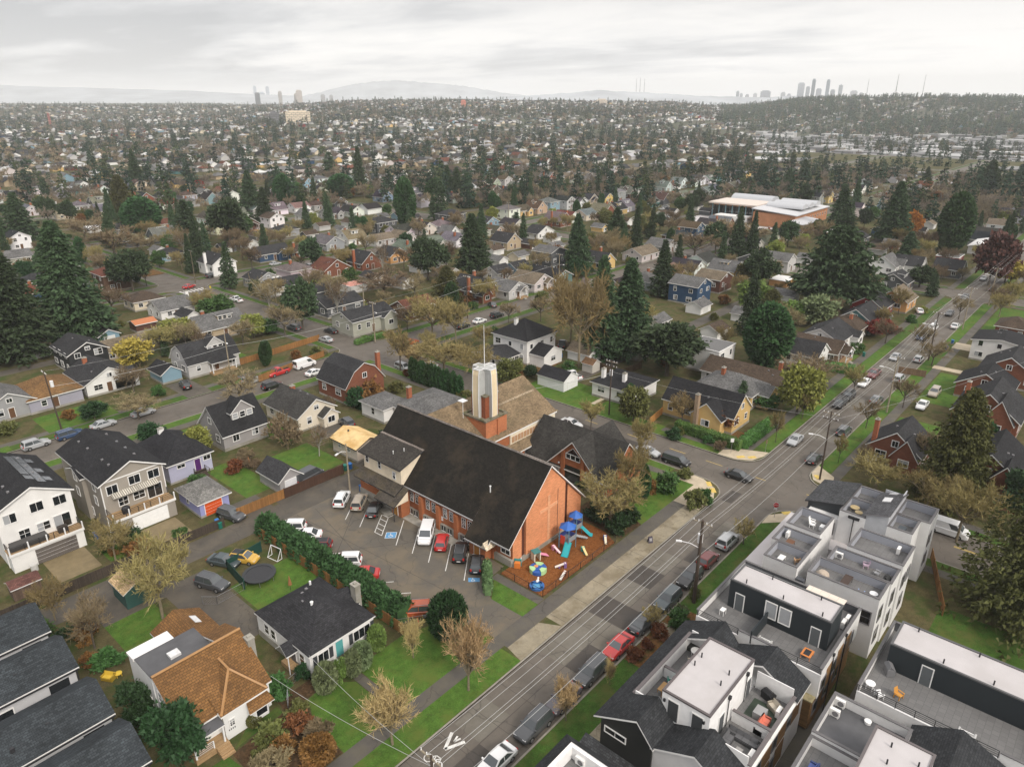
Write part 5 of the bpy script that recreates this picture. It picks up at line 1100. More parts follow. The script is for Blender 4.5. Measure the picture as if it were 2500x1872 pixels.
# --- things standing on the roof decks
def place(name,u,v,z,label,cat,group=None,rz=0):return thing(name,(u,v,z),label,cat,group,rz)
def ac_unit(u,v,z,label,rz=0):
 r=place('air_conditioner',u,v,z,label,'air conditioner','air conditioners on the roof decks',rz)
 b=MB();b.box(-.45,-.18,.1,.45,.18,.85).box(-.4,-.16,0,-.3,.16,.1).box(.3,-.16,0,.4,.16,.1);mk('case',b,'paint',r,(.72,.71,.69))
 b=MB();b.tube((.1,-.19,.47),(.1,-.2,.47),.28,.28,14);mk('fan',b,'trim_grey',r)
ac_unit(58.9,10.9,7.05,'air conditioner in the corner of the grey deck, farther of the pair',R_(-90));ac_unit(57.4,10.9,7.05,'air conditioner on the grey deck, nearer of the pair',R_(-90))
ac_unit(48.6,14.9,6.2,'air conditioner by the parapet behind the dark grey sofa',R_(0));ac_unit(54.9,15.0,6.2,'air conditioner beside the striped sofa on the gabled roof')
ac_unit(70.2,14.3,7.2,'air conditioner at the end of the black penthouse, nearer');ac_unit(71.2,14.2,7.2,'air conditioner at the end of the black penthouse, farther')
ac_unit(82.6,18.9,7.25,'air conditioner on the terrace deck with the two garden chairs',R_(-90));ac_unit(87.6,13.5,7.85,'air conditioner on the bare grey terrace deck');ac_unit(82.9,25.4,7.35,'air conditioner beside the brown table on the terrace',R_(180));ac_unit(38.0,25.6,6.6,'air conditioner on the mansard roof deck',R_(-90))
def table(u,v,z,label,col,lx,ly,h=.72,rz=0,round_=False,cat='table',m='paint'):
 r=place('table',u,v,z,label,cat,None,rz);b=MB()
 if round_:b.tube((0,0,h-.05),(0,0,h),lx,lx,16)
 else:b.box(-lx/2,-ly/2,h-.06,lx/2,ly/2,h)
 mk('tabletop',b,m,r,col)
 for sx in(-1,1):
  for sy in(-1,1):
   k=.6 if round_ else.44;b=MB();b.tube((sx*lx*k,sy*(lx if round_ else ly)*k,0),(sx*lx*k,sy*(lx if round_ else ly)*k,h-.05),.035,.035,5);mk('leg',b,'paint',r,col)
 return r
def chair(u,v,z,label,col,rz=0,group=None):
 r=place('chair',u,v,z,label,'chair',group,rz)
 b=MB();b.box(-.28,-.28,.36,.28,.28,.42);mk('seat',b,'paint',r,col);b=MB();b.slab([(-.28,.26,.4),(.28,.26,.4),(.28,.45,1.0),(-.28,.45,1.0)],.05,0,0);mk('backrest',b,'paint',r,col)
 for sx in(-1,1):
  b=MB();b.box(sx*.33-.05,-.32,.58,sx*.33+.05,.34,.62);mk('armrest',b,'paint',r,col)
  for sy in(-1,1):b=MB();b.box(sx*.3-.035,sy*.26-.035,0,sx*.3+.035,sy*.26+.035,.6 if sy<0 else.4);mk('leg',b,'paint',r,col)
 return r
def sofa(u,v,z,L_,label,col,rz=0,n=3,cushions=None):
 r=place('sofa',u,v,z,label,'sofa',None,rz)
 b=MB();b.box(-L_/2,-.4,0,L_/2,.4,.3).box(-L_/2,.25,.3,L_/2,.4,.75);b.box(-L_/2,-.4,.3,-L_/2+.14,.25,.58).box(L_/2-.14,-.4,.3,L_/2,.25,.58);mk('frame',b,'paint',r,tuple(c*.6 for c in col))
 for k in range(n):
  a0=-L_/2+.16+(L_-.32)*k/n;a1=-L_/2+.16+(L_-.32)*(k+1)/n-.03
  b=MB();b.box(a0,-.38,.3,a1,.1,.46);mk('seat_cushion',b,'paint',r,col);b=MB();b.slab([(a0,.08,.46),(a1,.08,.46),(a1,.24,.9),(a0,.24,.9)],.12,0,0);mk('back_cushion',b,'paint',r,cushions or col)
table(56.9,24.6,6.17,'round white table on the gabled town house roof deck',(.75,.74,.72),.55,.55,.7,0,True);chair(55.4,24.3,6.17,'beige armchair beside the round white table',(.55,.48,.38),R_(40));table(50.3,24.7,6.17,'small wooden bench table on the narrow roof deck',(.36,.21,.08),1.3,.5);chair(51.2,24.2,6.17,'white plastic chair near the wooden deck table',(.75,.74,.73),R_(-60));chair(51.8,24.6,6.17,'green folding chair on the narrow roof deck',(.03,.2,.15),R_(120))
chair(48.6,24.3,6.17,'metal lounge chair with a dark seat on the narrow deck',(.2,.2,.2),R_(-30));table(49.6,23.7,6.17,'low wooden rack table on the narrow deck',(.42,.26,.09),1.0,.6,.4)
sofa(50.0,16.3,6.17,3.0,'dark grey corner sofa on the gabled roof deck',(.105,.105,.11),R_(180+90),4);sofa(48.9,17.3,6.17,2.0,'dark grey sofa arm piece next to the corner sofa',(.105,.105,.11),R_(0),2)
table(48.3,16.0,6.17,'grey coffee table in front of the dark sofa',(.26,.25,.24),1.1,.6,.4);chair(47.5,17.3,6.17,'black wire chair facing the dark sofa',(.03,.03,.03),R_(90))
sofa(52.6,15.6,6.17,2.2,'coral red cushioned sofa beside the deck divider',(.62,.17,.11),R_(0),3);sofa(55.3,15.4,6.17,1.7,'wicker sofa with beige cushions on the green mat',(.45,.40,.32),R_(180+60),2)
b=MB();b.box(-.6,-.5,0,.6,.5,.75);o=mk('covered_table',b,'paint',None,(.27,.27,.27));o.location=(53.7,16.3,6.17);tag(o,'grey covered fire table between coral sofa and wicker sofa','covered table')
b=MB();b.box(51.8,14.7,0,55.6,17.6,.02);o=mk('deck_mat',b,'paint',None,(.03,.045,.03));o.location=(0,0,6.155);tag(o,'dark green artificial turf mat under the coral sofa','mat')
def grill(u,v,z,label,col,rz=0):
 r=place('grill',u,v,z,label,'grill',None,rz);b=MB();b.prism([(-.6,-.35),(.6,-.35),(.6,.35),(-.6,.35)],0,.8);b.slab([(-.62,-.37,.8),(.62,-.37,.8),(.45,.1,1.15),(-.45,.1,1.15)],.3,0,0).slab([(.62,.37,.8),(-.62,.37,.8),(-.45,.1,1.15),(.45,.1,1.15)],.3,0,0);mk('cover',b,'paint',r,col)
grill(56.3,16.6,6.17,'black covered grill on the gabled roof deck',(.02,.02,.022),R_(70));grill(66.0,8.6,7.45,'grey covered grill near the black penthouse wall',(.16,.16,.165),R_(30))
b=MB();b.ball((0,0,.75),.65,.45,.45,10,6).box(-.5,-.3,0,.5,.3,.5);o=mk('covered_grill',b,'paint',None,(.02,.02,.023));o.location=(31.2,103.7,2.97);tag(o,'large black covered grill on the taupe house deck','grill')
b=MB();b.prism([(-2.3,-.45),(2.3,-.45),(2.3,.45),(-2.3,.45)],0,.6).slab([(-2.4,-.5,.6),(2.4,-.5,.6),(2.2,.5,1.0),(-2.2,.5,1.0)],.4,0,0);o=mk('covered_furniture',b,'paint',None,(.055,.052,.05));o.location=(18.9,105.3,2.97);tag(o,'grey tarpaulin covered furniture on the white house deck','covered furniture')
b=MB();b.box(-.6,-.35,0,.6,.35,.9);o=mk('storage_box',b,'paint',None,(.04,.032,.028));o.location=(23.2,105.4,2.97);tag(o,'dark brown storage box on the white house deck','storage box')
r=table(63.3,15.6,7.15,'orange framed fire table on the dark roof deck',(.55,.2,.06),1.3,1.0,.5)
b=MB();b.box(-.45,-.3,.5,.45,.3,.52);mk('burner',b,'trim_dark',r)
table(63.6,25.0,7.15,'white folding stool table on the front roof deck',(.75,.74,.73),.7,.5,.7);sofa(62.1,19.6,7.15,1.4,'white low bench along the parapet of the front block',(.72,.71,.69),R_(90),2)
table(62.6,9.4,7.45,'round white wire table on the dark roof deck',(.75,.75,.75),.45,.45,.72,0,True);chair(62.0,8.4,7.45,'white wire chair beside the round wire table',(.75,.75,.75),R_(50));chair(63.2,7.0,7.45,'orange wooden deck chair on the long block',(.5,.24,.05),R_(-20));sofa(62.2,1.2,7.45,1.4,'white bench on the deck of the long block',(.72,.71,.7),R_(90),2)
chair(82.8,15.8,7.25,'mauve slatted garden chair on the terrace deck',(.5,.38,.46),R_(200));chair(82.0,14.3,7.25,'grey slatted garden chair on the terrace deck',(.36,.36,.37),R_(170));grill(81.0,13.0,7.25,'black grill in the corner of the garden chair deck',(.02,.02,.02))
table(80.7,24.4,7.35,'brown wooden table on the terrace deck',(.13,.055,.025),1.7,.9);chair(86.3,23.6,7.95,'white chair on the corner terrace deck, nearer',(.75,.75,.74));chair(87.0,23.9,7.95,'white chair on the corner terrace deck, farther',(.75,.75,.74));b=MB();b.box(-.4,-.4,0,.4,.4,.55);o=mk('cushion_box',b,'paint',None,(.75,.75,.74));o.location=(86.6,22.3,7.95);tag(o,'white box on the corner terrace deck','box')
table(77.6,16.5,7.25,'long dark picnic table on the terrace deck',(.05,.03,.022),2.6,.9,.72);b=MB();b.ball((0,0,.5),.8,.8,.6,8,5);o=mk('covered_chair',b,'paint',None,(.4,.33,.26));o.location=(77.2,19.0,7.25);tag(o,'beige covered armchair beside the picnic table','covered chair');table(77.6,13.4,7.25,'round white side table in the deck corner',(.75,.75,.75),.45,.45,.5,0,True);chair(76.9,14.6,7.25,'blue and white deck chair near the picnic table',(.25,.32,.5),R_(90))
chair(78.0,22.3,7.35,'light wood chair on the nearest left terrace deck',(.5,.3,.16),R_(120));table(77.2,24.0,7.35,'white slatted table on the nearest left terrace deck',(.7,.7,.68),1.4,.7,.5)
for x,y,l_,h_ in((94.4,20.8,'round wicker table with glass on the plant deck',.6),(93.4,20.0,'low round wicker stool on the plant deck',.5)):table(x,y,7.85,l_,(.38,.29,.15),h_,h_,.55,0,True)
sofa(96.6,20.2,7.85,2.2,'black wicker sofa on the plant deck',(.025,.025,.027),R_(-90),3);table(92.6,14.5,7.85,'dark glass table among potted plants',(.05,.06,.07),1.5,.9)
sofa(50.2,10.3,6.65,1.8,'blue cushioned sofa on the lower grey deck',(.07,.1,.28),R_(180),2,(.12,.16,.4));b=MB();b.tube((0,0,0),(0,0,.3),.28,.32,12).tube((0,0,.3),(0,0,.32),.2,.2,12);o=mk('planter',b,'paint',None,(.78,.78,.77));o.location=(58.6,8.3,7.05);tag(o,'round white bowl planter on the grey roof deck','planter')
# ================================================================== houses of the neighbourhood
WC=dict(W=(.74,.73,.71),C=(.62,.54,.41),Y=(.60,.41,.17),G=(.30,.30,.305),DG=(.085,.09,.097),BL=(.025,.06,.12),TE=(.075,.175,.18),BK=(.022,.023,.025),B=(.18,.07,.042),T=(.42,.33,.22),LB=(.20,.31,.38),RD=(.20,.022,.022),BN=(.10,.045,.032),O=(.52,.28,.11),LG=(.47,.46,.45),GG=(.36,.36,.30),LV=(.33,.32,.38),P=(.55,.49,.48))
RC=dict(d=(.032,.032,.034),k=(.02,.02,.022),b=(.07,.05,.036),g=(.12,.118,.116),t=(.15,.12,.085),m=(.17,.095,.04),r=(.11,.042,.027),w=(.66,.65,.64),o=(.42,.15,.06),p=(.5,.22,.17))
GR='houses of the neighbourhood'
HP=[]
def hrow(ox,oy,w_,d_,e,ri,ax,rt,wc,rc,label,z0=None,**k):
 zz0=e+ri*.45 if z0 is None else z0
 u,v=at(ox,oy,zz0);HP.append((u,v))
 kw=dict(k)
 if wc=='B':kw.setdefault('wm','brick')
 if rc in 'wop':kw.setdefault('rm','paint')
 kw.setdefault('found',.45)
 if kw.get('cat','house')=='house':kw.setdefault('group',GR)
 return house(u,v,w_,d_,e,ri,ax,WC[wc],RC[rc],label,{'g':'gable','h':'hip','m':'gambrel','f':'flat'}[rt],**kw)
for a in((212,794,10,12,3.0,2.7,'y','g','W','d','white bungalow with dark gable roof and a small brick chimney',dict(chim=(-1.5,3,.5),land='the white bungalow',wing=[(3.4,-3,5,6,2.7,1.1,'x')])),(96,827,10,11.5,2.9,2.6,'y','h','LV','m','pale lilac bungalow with mossy orange brown hip roof',dict(land='the mossy roofed bungalow',rm='shingle_moss')),(4,851,9,9,3.2,2.4,'y','g','G','g','grey house cut by the picture edge beside the leaning utility pole',dict()),(169,740,8.5,11,4.9,2.2,'y','g','BK','d','black two storey house behind the white bungalow',dict(land='the black house',winstyle='white')),(262,737,12,7.5,2.6,1.9,'x','g','T','t','low tan house with long tan roof beside the golden bush',dict()),(440,752,12.5,8.5,3.4,3.7,'x','m','LG','d','pale blue grey gambrel house with a rounded front gable and white steps',dict(land='the gambrel house',dormer=(1.5,-2.7,4.0,'gable','s'),porch=(1.5,-5.2,6,2,2.9,'flat'),nstorey=1)),(355,791,4.4,6.5,2.4,1.5,'y','g','LB','k','small blue grey garage beside the gambrel house',dict(name='garage',cat='garage',front='n',wins=False)),(465,688,13,8.5,3.2,3.0,'x','g','T','g','tan house with wide grey roof and a white shed dormer',dict(dormer=(1.5,-2.4,4,'shed','s'),chim=(-3,.8,.8),land='the tan house')),(367,652,10,9,3.0,2.4,'x','g','W','g','white house with grey roof and a tall white end chimney',dict(chim=(5.3,0,1),chimc=WHITE,land='the white end chimney house')),(308,637,9,8,2.8,2.2,'x','h','C','b','brown hip roofed house beside the round cedar',dict()),(307,692,5.5,4.5,2.3,.7,'x','g','BN','o','garden pavilion with bright orange roof',dict(name='garden_pavilion',cat='pavilion',wins=False,front='n',nv=0)),(80,596,9,9,3.4,2.6,'y','h','BK','d','black house with grey hip roof between the big firs',dict()),(112,550,6,6,3.2,.5,'x','f','C','w','small cream house with flat white roof among bare trees',dict()),(27,548,11,8,3.4,2.3,'x','g','GG','g','pale green house with grey roof at the left edge',dict()),(467,556,9,11,4.6,3.0,'y','g','W','d','white two storey gabled house with white chimney on the street corner',dict(chim=(-4.8,-1,.8),chimc=WHITE,land='the white corner gable')),(365,541,10,8,2.8,2.0,'x','h','LB','d','blue grey bungalow with red chimney',dict(chim=(0,1,.8))),(581,537,14,9,3.2,2.4,'x','g','BL','d','navy blue house with white trimmed porch',dict(land='the navy house',wing=[(3,-4.6,5,3,3.0,1.6,'y')])),(653,533,12,9,2.9,2.0,'x','h','B','b','low brick bungalow with brown hip roof beside the navy house',dict(chim=(-4,0,1))),(133,447,10,9,5.4,1.8,'x','g','C','d','cream two storey house with small dark roof gables at far left',dict(land='the cream stepped house')),(216,487,13,8,2.7,.5,'x','f','W','w','low white house with flat white roof',dict()),(266,487,9,8,3.0,2.0,'x','g','G','d','grey house next to the low white flat house',dict()),(564,592,9,9,3.2,2.2,'y','g','G','d','grey house with white window trim beside the long roofs',dict()),(610,606,13,8,3.1,2.0,'x','g','W','d','white house with long dark roof and two white chimneys',dict(chim=[(-3,.5,.8),(-1.5,.5,.8)],chimc=WHITE)),(664,624,14,8,3.2,1.5,'x','g','DG','d','charcoal house with long low roof and three white windows',dict(land='the charcoal house')),(726,645,13,9,3.2,2.0,'x','g','DG','d','dark blue grey house behind the small pine',dict()),(712,568,11,9,3.0,3.2,'y','g','B','r','brick house with rusty brown steep roof',dict(land='the rusty roofed house')),(359,477,11,8,3.0,2.0,'x','h','C','r','white bungalow with red brown hip roof',dict()),(614,490,10,9,3.2,2.2,'x','h','G','d','grey bungalow with hip roof behind the navy house',dict()),(661,458,8,9,4,2.6,'y','g','W','g','white gabled house among brown trees left of centre',dict()),(756,795,10,10,3.8,4.4,'y','m','B','d','brick house with gambrel roof and tall brick chimney',dict(land='the brick gambrel house',chim=(5.3,-3.0,.6),nstorey=1)),(922,862,11.5,9,3.1,1.5,'x','h','W','g','white house with grey hip roof behind the church',dict(chim=(-2.0,3,1.6),land='the white house behind the church')),(829,862,6,7,3.1,.9,'y','h','W','g','white annex with grey roof beside the white house behind the church',dict(front='n')),(1086,753,11,9,2.6,1.2,'x','g','LG','d','low garage with dark roof beside the white two storey house',dict(name='garage',cat='garage',front='n')),(1133,704,11,11,6.0,3.6,'y','h','W','k','white two storey house with dark hip roof and a low wing',dict(land='the white two storey house',wing=[(-1.0,-7.5,7,5,3.0,1.7,'y')],chim=(-2,1,.2),chimc=WHITE)),(784,671,14.5,9.5,4.3,2.0,'x','g','GG','d','pale green house with dark roof and a white railed porch',dict(land='the pale green house',wing=[(4.5,-5.0,4.5,3.0,4.0,1.5,'y')])),(892,652,11,9,3.2,2.3,'x','g','BN','r','dark brown craftsman house with white trim',dict(land='the brown craftsman house',porch=(1.5,-5.5,6,2,3,'gable'))),(764,612,7,6,2.6,.4,'x','f','W','p','white carport with pink roof',dict(name='carport',cat='carport',wins=False,front='n',nv=0)),(1025,610,9,12,3.2,3.6,'y','g','B','d','brick tudor house with steep dark roof and two chimneys',dict(land='the brick tudor',chim=[(-4.7,-2,.8),(3,3,.8)],wing=[(-2.5,-6.5,4,3,2.6,2.2,'y')])),(1092,612,9,11,3.0,2.4,'y','g','LG','g','pale grey bungalow with white porch gable',dict(porch=(1,-6.3,4,2,2.8,'gable'))),(1148,596,10,11,3.0,2.6,'y','g','P','t','pinkish white bungalow with tan grey roof and white steps',dict(porch=(2,-6.3,4.5,2,2.8,'gable'),land='the pinkish bungalow')),(1190,586,9,12,3.2,2.2,'y','g','TE','k','teal bungalow with black roof and skylights',dict(skylights=0)),(1117,570,8,6,2.8,1.8,'x','g','LB','d','small sky blue cottage with white windows',dict()),(1075,579,8,7,2.8,2,'x','g','LG','d','small white gabled cottage beside the sky blue cottage',dict()),(1187,536,9,9,7.4,1.6,'y','g','DG','g','tall dark grey modern house with three storeys',dict(land='the tall grey house')),(1092,511,9,10,3.6,3.2,'y','g','T','d','tan gabled house with dark roof near the fir',dict()),(1293,553,8,10,3.4,3,'y','g','Y','d','yellow gabled house with brick chimney beside the fir',dict(chim=(4.3,2,.8))),(1385,539,13,9,3,2.4,'x','g','P','t','pale house with long tan roof beyond the tall firs',dict()),(1430,522,10,10,3,2.4,'y','g','LG','g','pale grey house with wide gable beyond the tall firs',dict()),(786,553,9,9,3.2,3.6,'y','g','B','d','brick gabled house with chimney beside the rusty roofed house',dict(chim=(-4.7,0,1))),(846,541,9,9,3.2,2.8,'y','g','O','d','tan brick house with dark roof left of the firs',dict()),(821,473,12,10,5.4,2.2,'x','h','DG','d','dark craftsman two storey house with white trim, left of centre',dict(land='the dark craftsman')),(973,457,12,10,5.2,2.2,'x','h','DG','d','dark grey two storey hip roofed house in the middle distance',dict()),(970,495,7,8,3.6,3,'y','g','W','g','small bright white gable in front of a brown roof',dict()),(1050,473,9,9,5,2.4,'y','g','LB','d','sky blue two storey house with white trim',dict()),(867,505,9,9,3,2.6,'y','g','P','t','pale house with tan roof beside the brick garage',dict()),(821,510,11,8,3,2,'x','g','LG','t','grey house with tan hip roof left of the pale house',dict()),(1165,494,12,8,3,2.8,'y','g','W','d','white house with two white gables near the tall grey house',dict()),(1350,815,10,10,3.2,1.8,'y','h','W','k','white house with black hip roof, black shutters and white chimneys',dict(land='the white shuttered house',chim=[(-2.5,-1.5,1.0),(-3,3.5,1.0)],chimc=WHITE)),(1372,742,6,6,3,.5,'x','f','GG','b','olive green flat roofed studio behind the wooden gate',dict()),(1528,853,8.0,15,3.4,3.6,'y','g','Y','k','yellow clapboard house with black roof, skylights and a stone chimney',dict(land='the yellow corner house',wing=[(-4.2,-3.0,4,6.2,3.2,2.7,'x')],chim=(-6.6,-1.2,.5),chimc=(.3,.22,.15),front='n',ov=.2)),(1585,818,9,12,3.2,2.6,'y','h','Y','g','yellow house with pale grey hip roof behind the corner house',dict(chim=(-1,2,.9),wing=[(1,-6.5,5,4,3,1.4,'y')])),(1617,797,9,18,3.0,2.2,'y','g','LG','b','long house with brown roof behind the yellow houses',dict(chim=(3,-6,1),land='the long brown roof')),(1536,742,8.5,8.5,5.8,.4,'x','f','W','g','white cube shaped house with flat grey roof',dict(land='the white cube house')),(1722,742,8,13,3.4,2.6,'y','g','W','d','white gabled house behind the dark cypress',dict()),(1773,738,8,11,2.8,2.2,'y','g','BN','b','brown bungalow with white porch posts',dict(porch=(0,-6.4,5,2,2.6,'gable'))),(1790,710,13,10,3.2,2.6,'x','g','W','d','white house with charcoal roof above the parked white wagon',dict(wing=[(4.5,-5.5,4,3,2.8,1.2,'y')])),(1834,690,12,9,3,2.2,'x','h','T','b','tan house with brown hip roof behind the charcoal roof',dict(chim=(-2,-1,1))),(1863,672,12,9,3.4,3,'x','g','TE','d','teal house with white gable trim',dict(land='the teal house',wing=[(4.5,-5,4,2.5,3,1.4,'y')])),(1886,645,11,9,3.4,3,'x','g','RD','d','dark red house with grey roof',dict(land='the dark red house')),(1938,632,11,9,3.4,3,'x','g','O','t','orange tan house with brown roof',dict()),(1492,604,9,10,6,2,'y','g','BL','g','tall navy house with pale grey roof',dict(land='the tall navy house')),(1543,591,9,9,4.5,2,'y','g','BN','t','brown house with red porch beside the tall navy house',dict()),(1570,571,9,10,3.4,2.8,'y','g','Y','g','yellow bungalow with grey dormer roof',dict(dormer=(-2.2,0,3,'shed','w'))),(1684,552,8,10,4.6,2.2,'y','g','LG','g','pale grey house with solar roof and white balcony',dict()),(1630,552,9,9,4.2,2,'x','g','DG','d','dark grey house left of the solar house',dict()),(1691,600,8,6,2.6,.5,'x','f','O','w','low tan garage with flat white roof',dict(name='garage',cat='garage',front='n',wins=False)),(1916,560,10,9,3.8,3.2,'x','g','W','g','white house with twin gables near the street',dict(wing=[(2,-4.5,4,3,3.6,2,'y')])),(1967,562,8,9,3.6,3,'y','g','W','d','small white house with black roof beside the twin gables',dict()),(1938,596,10,9,3,2.6,'x','g','DG','d','slate grey house with white roofed dormer',dict(dormer=(0,-2.6,4.5,'shed','s'))),(2053,569,9,9,3.4,2.8,'y','g','DG','d','dark house with white trimmed dormer beside the maple',dict()),(2053,550,10,8,3,.5,'x','f','RD','g','red house with low pale roof',dict()),(1811,499,9,9,3,1,'x','h','O','w','tan house with white hip roof behind the cedar',dict()),(1852,506,9,8,4,2,'x','g','DG','d','dark grey house right of the white hip roof',dict()),(2127,524,20,8,3.4,1,'x','g','LG','w','long pale building with white roof on the far right',dict()),(2172,730,10,12,5.0,1.0,'x','g','W','k','modern white house with black upper wall and black roof',dict(land='the black and white house',chim=(-3,-5.5,.2))),(2190,778,11,11,3.4,3.6,'x','g','B','d','brick house with dark roof and a wide brick gable',dict(land='the wide brick gable',chim=(2,-4,.8))),(2136,812,9,10,3.2,3.0,'x','g','B','k','brick house with low black roof beside wooden gate',dict()),(2146,858,12,11,3.6,4.4,'x','g','B','d','brick tudor house with steep dark roofs and a white window',dict(land='the steep tudor',chim=(-4,4,1),wing=[(-4.0,-2.2,6,5,3.4,4,'x')])),(1950,938,9,8.5,3.2,3.4,'x','g','B','d','brick cottage with twin front gables and dark roof',dict(land='the twin gable cottage',chim=(-3.6,3.6,1.2),wing=[(-4.2,-2.0,3,4,3,3,'x')],wins=True)),(2150,985,12,12,3.6,4.6,'x','g','B','k','large brick house with black roof behind the golden conifer',dict(wing=[(-5.5,-2.5,4,6,3.4,4,'x')])),(2197,694,9,8,3.2,2.2,'x','h','B','b','brown brick house on far right edge of the street',dict()),):hrow(*a[:11],**a[11])
# ---- the rest of the blocks: houses in rows along the streets, from a dozen kinds
rg=random.Random(5)
PROT=[]
def proto(w_,d_,e,ri,ax,rt,**k):
 n0=len(LAND)
 o=house(0,0,w_,d_,e,ri,ax,(.5,.5,.5),(.1,.1,.1),'house',rt,nv=1,**k);PROT.append((o,{'gable':'gabled','hip':'hip roofed','gambrel':'gambrel roofed','flat':'flat roofed'}[rt],e,k.get('wm','siding')))
proto(9,11,3.1,2.6,'y','gable',chim=(2,2,.7));proto(10,9,3.2,2.4,'x','gable',wing=[(2,-4.8,4,2.5,2.8,1.6,'y')]);proto(9.5,9.5,3.0,2.4,'y','hip',chim=(1.5,0,.8))
proto(9,10,5.4,2.2,'x','hip');proto(8.5,10,3.4,3.6,'y','gable',dormer=(-2.2,0,2.4,'gable','w'));proto(10,9,3.2,3.4,'x','gable',dormer=(0,-2.4,3.4,'shed','s'),chim=(-3,.6,.8))
proto(8,9.5,5.2,2.2,'y','gable');proto(11,8,2.9,.5,'x','flat');proto(9,10,3.2,3.0,'y','gable',porch=(0,-5.9,6,2,2.8,'gable'));proto(9,11,3.4,3.6,'y','gable',wm='brick',chim=(-4.6,0,.8))
USED=set();HC=len(HP)
WPAL=[('W','white',12),('C','cream',3),('LG','pale grey',5),('G','grey',5),('DG','charcoal',3),('BL','navy',1.2),('LB','sky blue',2),('GG','pale green',1.5),('T','tan',3),('Y','yellow',1),('P','pinkish',1.5),('BN','brown',1.2),('TE','teal',.7),('RD','red',.4)]
RPAL=[('d','dark',5),('k','black',1.5),('g','grey',6),('b','brown',2.5),('t','tan',1.5),('r','rusty',1)]
def pick(p):return rg.choices(p,[x[2]for x in p])[0]
SCHOOL=(344,412,127,186)
SPOTS=[]
for iu,(u0,u1)in enumerate(US):
 for iv,(v0,v1)in enumerate(VS):
  if v0>900 or(iu==0 and iv in(3,4)):continue
  for side,vv_ in((0,v0+12.5),(1,v1-12.5)):
   u=u0+10.5
   while u<u1-9:
    wd=rg.uniform(11.5,14.5);uc=u+wd/2-1;vc=vv_+rg.uniform(-2,2);u+=wd
    x,y=proj(uc,vc,4)
    if not(-60<x<2270)or y>640:continue
    if SCHOOL[0]-8<uc<SCHOOL[1]+8 and SCHOOL[2]-8<vc<SCHOOL[3]+8:continue
    if any((uc-a)**2+(vc-b_)**2<150 for a,b_ in HP):continue
    SPOTS.append((math.hypot(uc,vc),uc,vc,side))
SPOTS.sort();NH=296-sum(1 for _ in HP)-12
FARSPOTS=SPOTS[NH:]
for d_,uc,vc,side in SPOTS[:NH]:
 k=rg.choices(range(len(PROT)),[5,4,3,3,3,4,3,1,4,2])[0];o,rn,e,wmn=PROT[k]
 wk,wn,_=pick(WPAL);rk,rn2,_=pick(RPAL)
 if wmn=='brick':wc,wn=(.15+rg.uniform(0,.09),.068,.042),'brick'
 else:wc=tuple(min(.8,c*rg.uniform(.9,1.1))for c in WC[wk])
 if rn=='flat roofed':rk,rn2=rg.choice([('w','white'),('g','grey')])
 rc=tuple(c*rg.uniform(.85,1.2)for c in RC[rk])
 cols=dict(wall=wc,wing=wc,dormer=wc,roof=rc)
 loc=(uc,vc,0);rz=rg.gauss(0,.015)+(math.pi if side and rg.random()<.6 else 0)
 if k not in USED:
  USED.add(k);r=o;r.location=loc;r.rotation_euler=(0,0,rz)
  for ch_ in r.children:
   n_=ch_.name.split('.')[0]
   if n_ in cols:ch_.color=(*cols[n_],1)
   for g_ in ch_.children:
    if g_.name.split('.')[0]in cols:g_.color=(*cols[g_.name.split('.')[0]],1)
 else:r=dup(o,loc,rz,None,cols)
 HP.append((uc,vc));later(r,'%s %s %shouse with %s roof'%(wn,rn,'two storey ' if e>4.5 else '',rn2),uc,vc,'house',GR)
for k,(o,*_)in enumerate(PROT):
 if k not in USED:
  for c in list(o.children_recursive)+[o]:bpy.data.objects.remove(c)
# ---- garages along the alleys
GPROT={}
for k in range(200):
 iu,iv=rg.choice([(0,5),(1,4),(1,5),(1,6),(2,4),(2,5),(0,6),(1,3)]);u0,u1=US[iu];vm=(VS[iv][0]+VS[iv][1])/2;sd=rg.choice((-1,1));u,v=rg.uniform(max(8,u0+8),u1-8),vm+sd*rg.uniform(6.2,8.5);x,y=proj(u,v)
 if not(0<x<2212)or y>800 or len(GPROT.get('n',[]))>70 or any((u-a)**2+(v-b_)**2<95 for a,b_ in HP):continue
 kp='xy'[k%2];wk,wn,_=pick(WPAL);rk,rn2,_=pick(RPAL);cols=dict(wall=WC[wk],roof=RC[rk])
 if kp not in GPROT:r=GPROT[kp]=house(u,v,*((6.5,5)if kp=='x' else(5,6.5)),2.4,1.4,kp,WC[wk],RC[rk],'g',name='garage',cat='garage',wins=False,front='n',nv=0,found=.1);door(r,'s',0,-(2.5 if kp=='x' else 3.25)-.02,.05,2.6,2.0,(.6,.6,.58),4,None,'garage_door')
 else:r=dup(GPROT[kp],(u,v,0),rg.choice((0,0,math.pi)),None,cols)
 GPROT.setdefault('n',[]).append(1);HP.append((u,v));later(r,'small %s garage with %s roof'%(wn,rn2),u,v,'garage','garages along the alleys')
